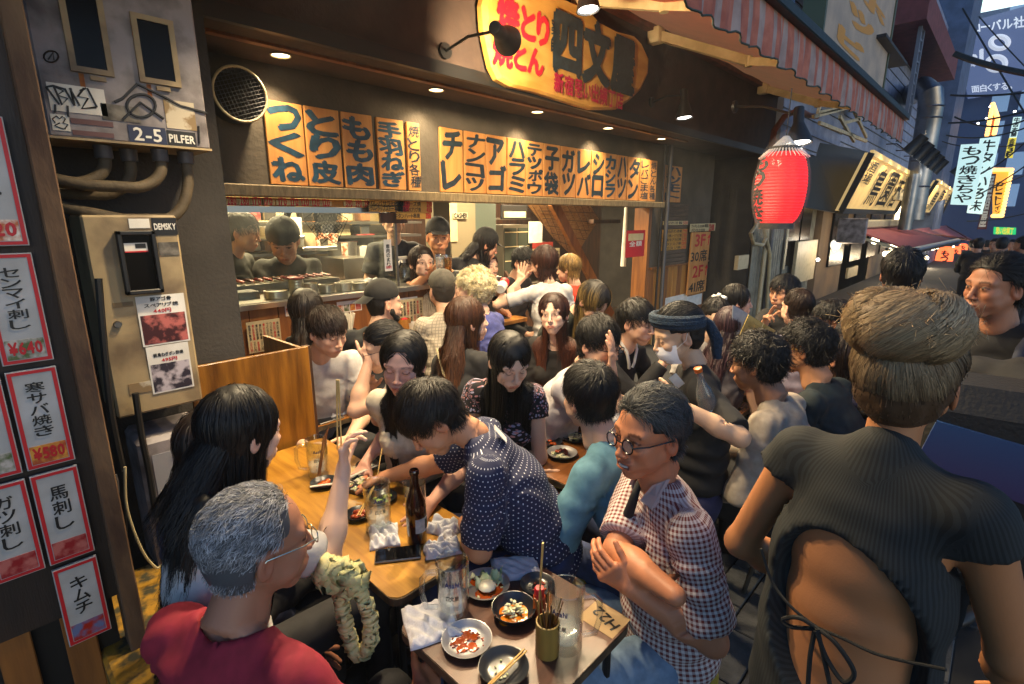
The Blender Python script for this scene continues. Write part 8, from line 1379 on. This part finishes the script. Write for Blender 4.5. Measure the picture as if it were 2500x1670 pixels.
p = person('waiter in a black cap and printed black tee holding two beer mugs', 1070, 578, 4.7, 172, pitch=4, s=1.16, lod=1, hs=1.05, seat=False, tone='#c08860', top=('tee', BLKT), lean=2, fat=1.1, hair=dict(style='short', n=400, len=.03), arms=(dict(px=(1097, 662), d=dict(F=4.42), cl=[.8] * 4, hint=(0, .8, -1.)), dict(px=(1052, 660), d=dict(F=4.42), cl=[.8] * 4, hint=(0, .8, -1.)))); capm(p, MATS['black_canvas']); q = MB()
for i, (x_, z_, w_, h_) in enumerate(((.05, -.14, .05, .05), (-.03, -.17, .10, .04), (0, -.22, .16, .03))): q.box((.142, x_ - w_ / 2, z_ - h_ / 2), (.146, x_ + w_ / 2, z_ + h_ / 2), WHT)
kid(q, 'shirt_print', p, p['B'])
for x_, lb in ((1077, 'pale beer mug held by the cap waiter'), (1095, 'amber beer mug held by the cap waiter')): p_ = P(x_ - 2, 672, F=4.3); t = thing('glass_mug', lb, 'mug', p_, group='glass beer mugs'); t.scale = (1.05, 1.05, 1.2); link('glass_body', MUGM, t); link('handle', HANM, t); MB().lathe([(0, .02), (.03, .022), (.032, .12), (0, .12)], BEER if 'amber' in lb else FROST, 16, cap=False).build('drink', t)
who('woman with long straight brown hair in a white tee sitting behind the counter end', 'the woman behind the counter end', 1030, 642, 4.5, 158, pitch=-4, s=1.12, sex='f', lod=1, hs=1.05, tone=SK3, top=('tee', WARMW), hair=dict(style='long', col='#24140c', tip='#3a2214', len=.4, mass=0, n=1300), lean=4)
p = who('staff member in black with a ponytail stooping at the back', 'x', 1186, 597, 4.95, 78, pitch=20, s=1.12, sex='f', lod=1, seat=False, top=('tee', BLKT), lean=26, byaw=70, hair=dict(style='long', col='#150d0a', len=.32, n=1100), tone=SK2); capm(p, MATS['black_canvas'], name='bandana')
who('person in a black wide cap and glasses by the grey cap man', 'the black cap person', 1110, 700, 4.45, 200, s=1.1, lod=2, tone=SK1, top=('long', BLKT), hair=dict(style='short', n=400), lean=6)
who('dark haired man beside the curly blonde woman, from behind', 'the dark haired man indoors', 1166, 672, 4.9, 45, s=1.1, lod=2, tone=SK1, top=('tee', BLKT), hair=dict(style='short', col='#0e0b0a'), lean=6)
who('red haired woman in a pale top holding a red and white squeeze bottle', 'the red haired woman', 1190, 650, 5.1, 140, s=1.12, sex='f', lod=2, tone=SK3, top=('tee', WARMW), hair=dict(style='long', col='#3c160c', tip='#5a2412', len=.3, mass=0), lean=8, arms=(dict(px=(1215, 695), d=dict(F=4.7)), None)); p_ = P(1228, 696, F=4.6); t = thing('squeeze_bottle', 'red and white squeeze bottle held out over the indoor table', 'bottle', p_); t.rotation_euler = (0, R(75), R(30)); MB().lathe([(0, -.1), (.04, -.1), (.045, 0)], WHT, 16, cap=False).lathe([(.046, 0), (.046, .07), (.02, .1), (0, .1)], REDP, 16, cap=False).build('bottle_body', t)
who('man with black hair and dark jacket with pale collar looking down indoors', 'the dark jacket man', 1278, 640, 5.1, 128, pitch=18, s=1.15, lod=1, tone=SK1, eyes='closed', top=('long', BLKT), hair=dict(style='short', col='#0d0b0b', len=.08, fwd=.05), lean=8)
who('woman with a brown bob and white cropped tee raising her open hand, from behind', 'the woman raising her hand', 1328, 640, 4.7, 318, s=1.14, sex='f', lod=1, hs=1.05, tone=SK3, top=('tee', WTE), hair=dict(style='bob', col='#2e160e', tip='#482414', n=1300), byaw=335, lean=8, arms=(dict(px=(1268, 688), d=dict(F=4.6), fd=(0, .2, 1.8), cl=[.05] * 4, spread=.25, pn=(-.6, .6, 0), hint=(0, .8, -1.2)), None))
who('person with two-tone blond and black hair in an orange tee with round logo', 'the orange tee person', 1388, 655, 5.2, 292, pitch=6, s=1.12, lod=1, tone=SK1, top=('tee', C_('orange_jersey', '#9c2408', '#b03010')), fat=1.1, byaw=325, hair=dict(style='bob', col='#8a6c38', tip='#1a120c', len=.14, n=1300, root='#a8864a'), lean=8)
# crowd far down the lane
for i, (px_, F_, yw, lb) in enumerate(((2448, 9, 20, 'in a dark coat walking away, nearest of the far crowd'), (2470, 13, 190, 'in blue, coming towards us down the lane'), (2496, 8, 300, 'in navy at the far right of the lane'), (2410, 15, 10, 'small and dark under the green sign'), (2484, 17, 180, 'small with white cap in the far crowd'), (2428, 11, 200, 'in brown facing us under the far awning'), (2390, 10, 10, 'in black beside the small lanterns'), (2460, 20, 15, 'tiny and pale-coated before the office block'), (2436, 18, 190, 'tiny in grey below the green sign'), (2375, 13, 340, 'in dark green by the pink awning'))):
    person('passer-by ' + lb, px_, 597 + 0 * i, F_, yw, s=1.0, lod=2, seat=False, tone=SK2, top=('long', C_('coat_%s' % 'abcdefghij'[i], ['#12141c', '#1c2a4a', '#10182e', '#17171a', '#2a3246', '#4a3424', '#0e0e10', '#8a8c90', '#4a4c52', '#1c2a20'][i])), hair=dict(style='short', n=200), group=None, tl=.5)
# ---- thin dusk haze over the whole lane
hm=bpy.data.materials.new('air_haze'); hm.use_nodes=True; n=hm.node_tree; n.nodes.remove(n.nodes['Principled BSDF']); v=n.nodes.new('ShaderNodeVolumePrincipled'); v.inputs['Color'].default_value=(.8,.88,1,1); v.inputs['Density'].default_value=.0018; n.links.new(v.outputs[0],n.nodes['Material Output'].inputs['Volume'])
hz=MB().box((-30,-35,-1.06),(66,30,45),hm).build('haze'); tag(hz,'thin dusk haze filling the lane','haze',kind='stuff')
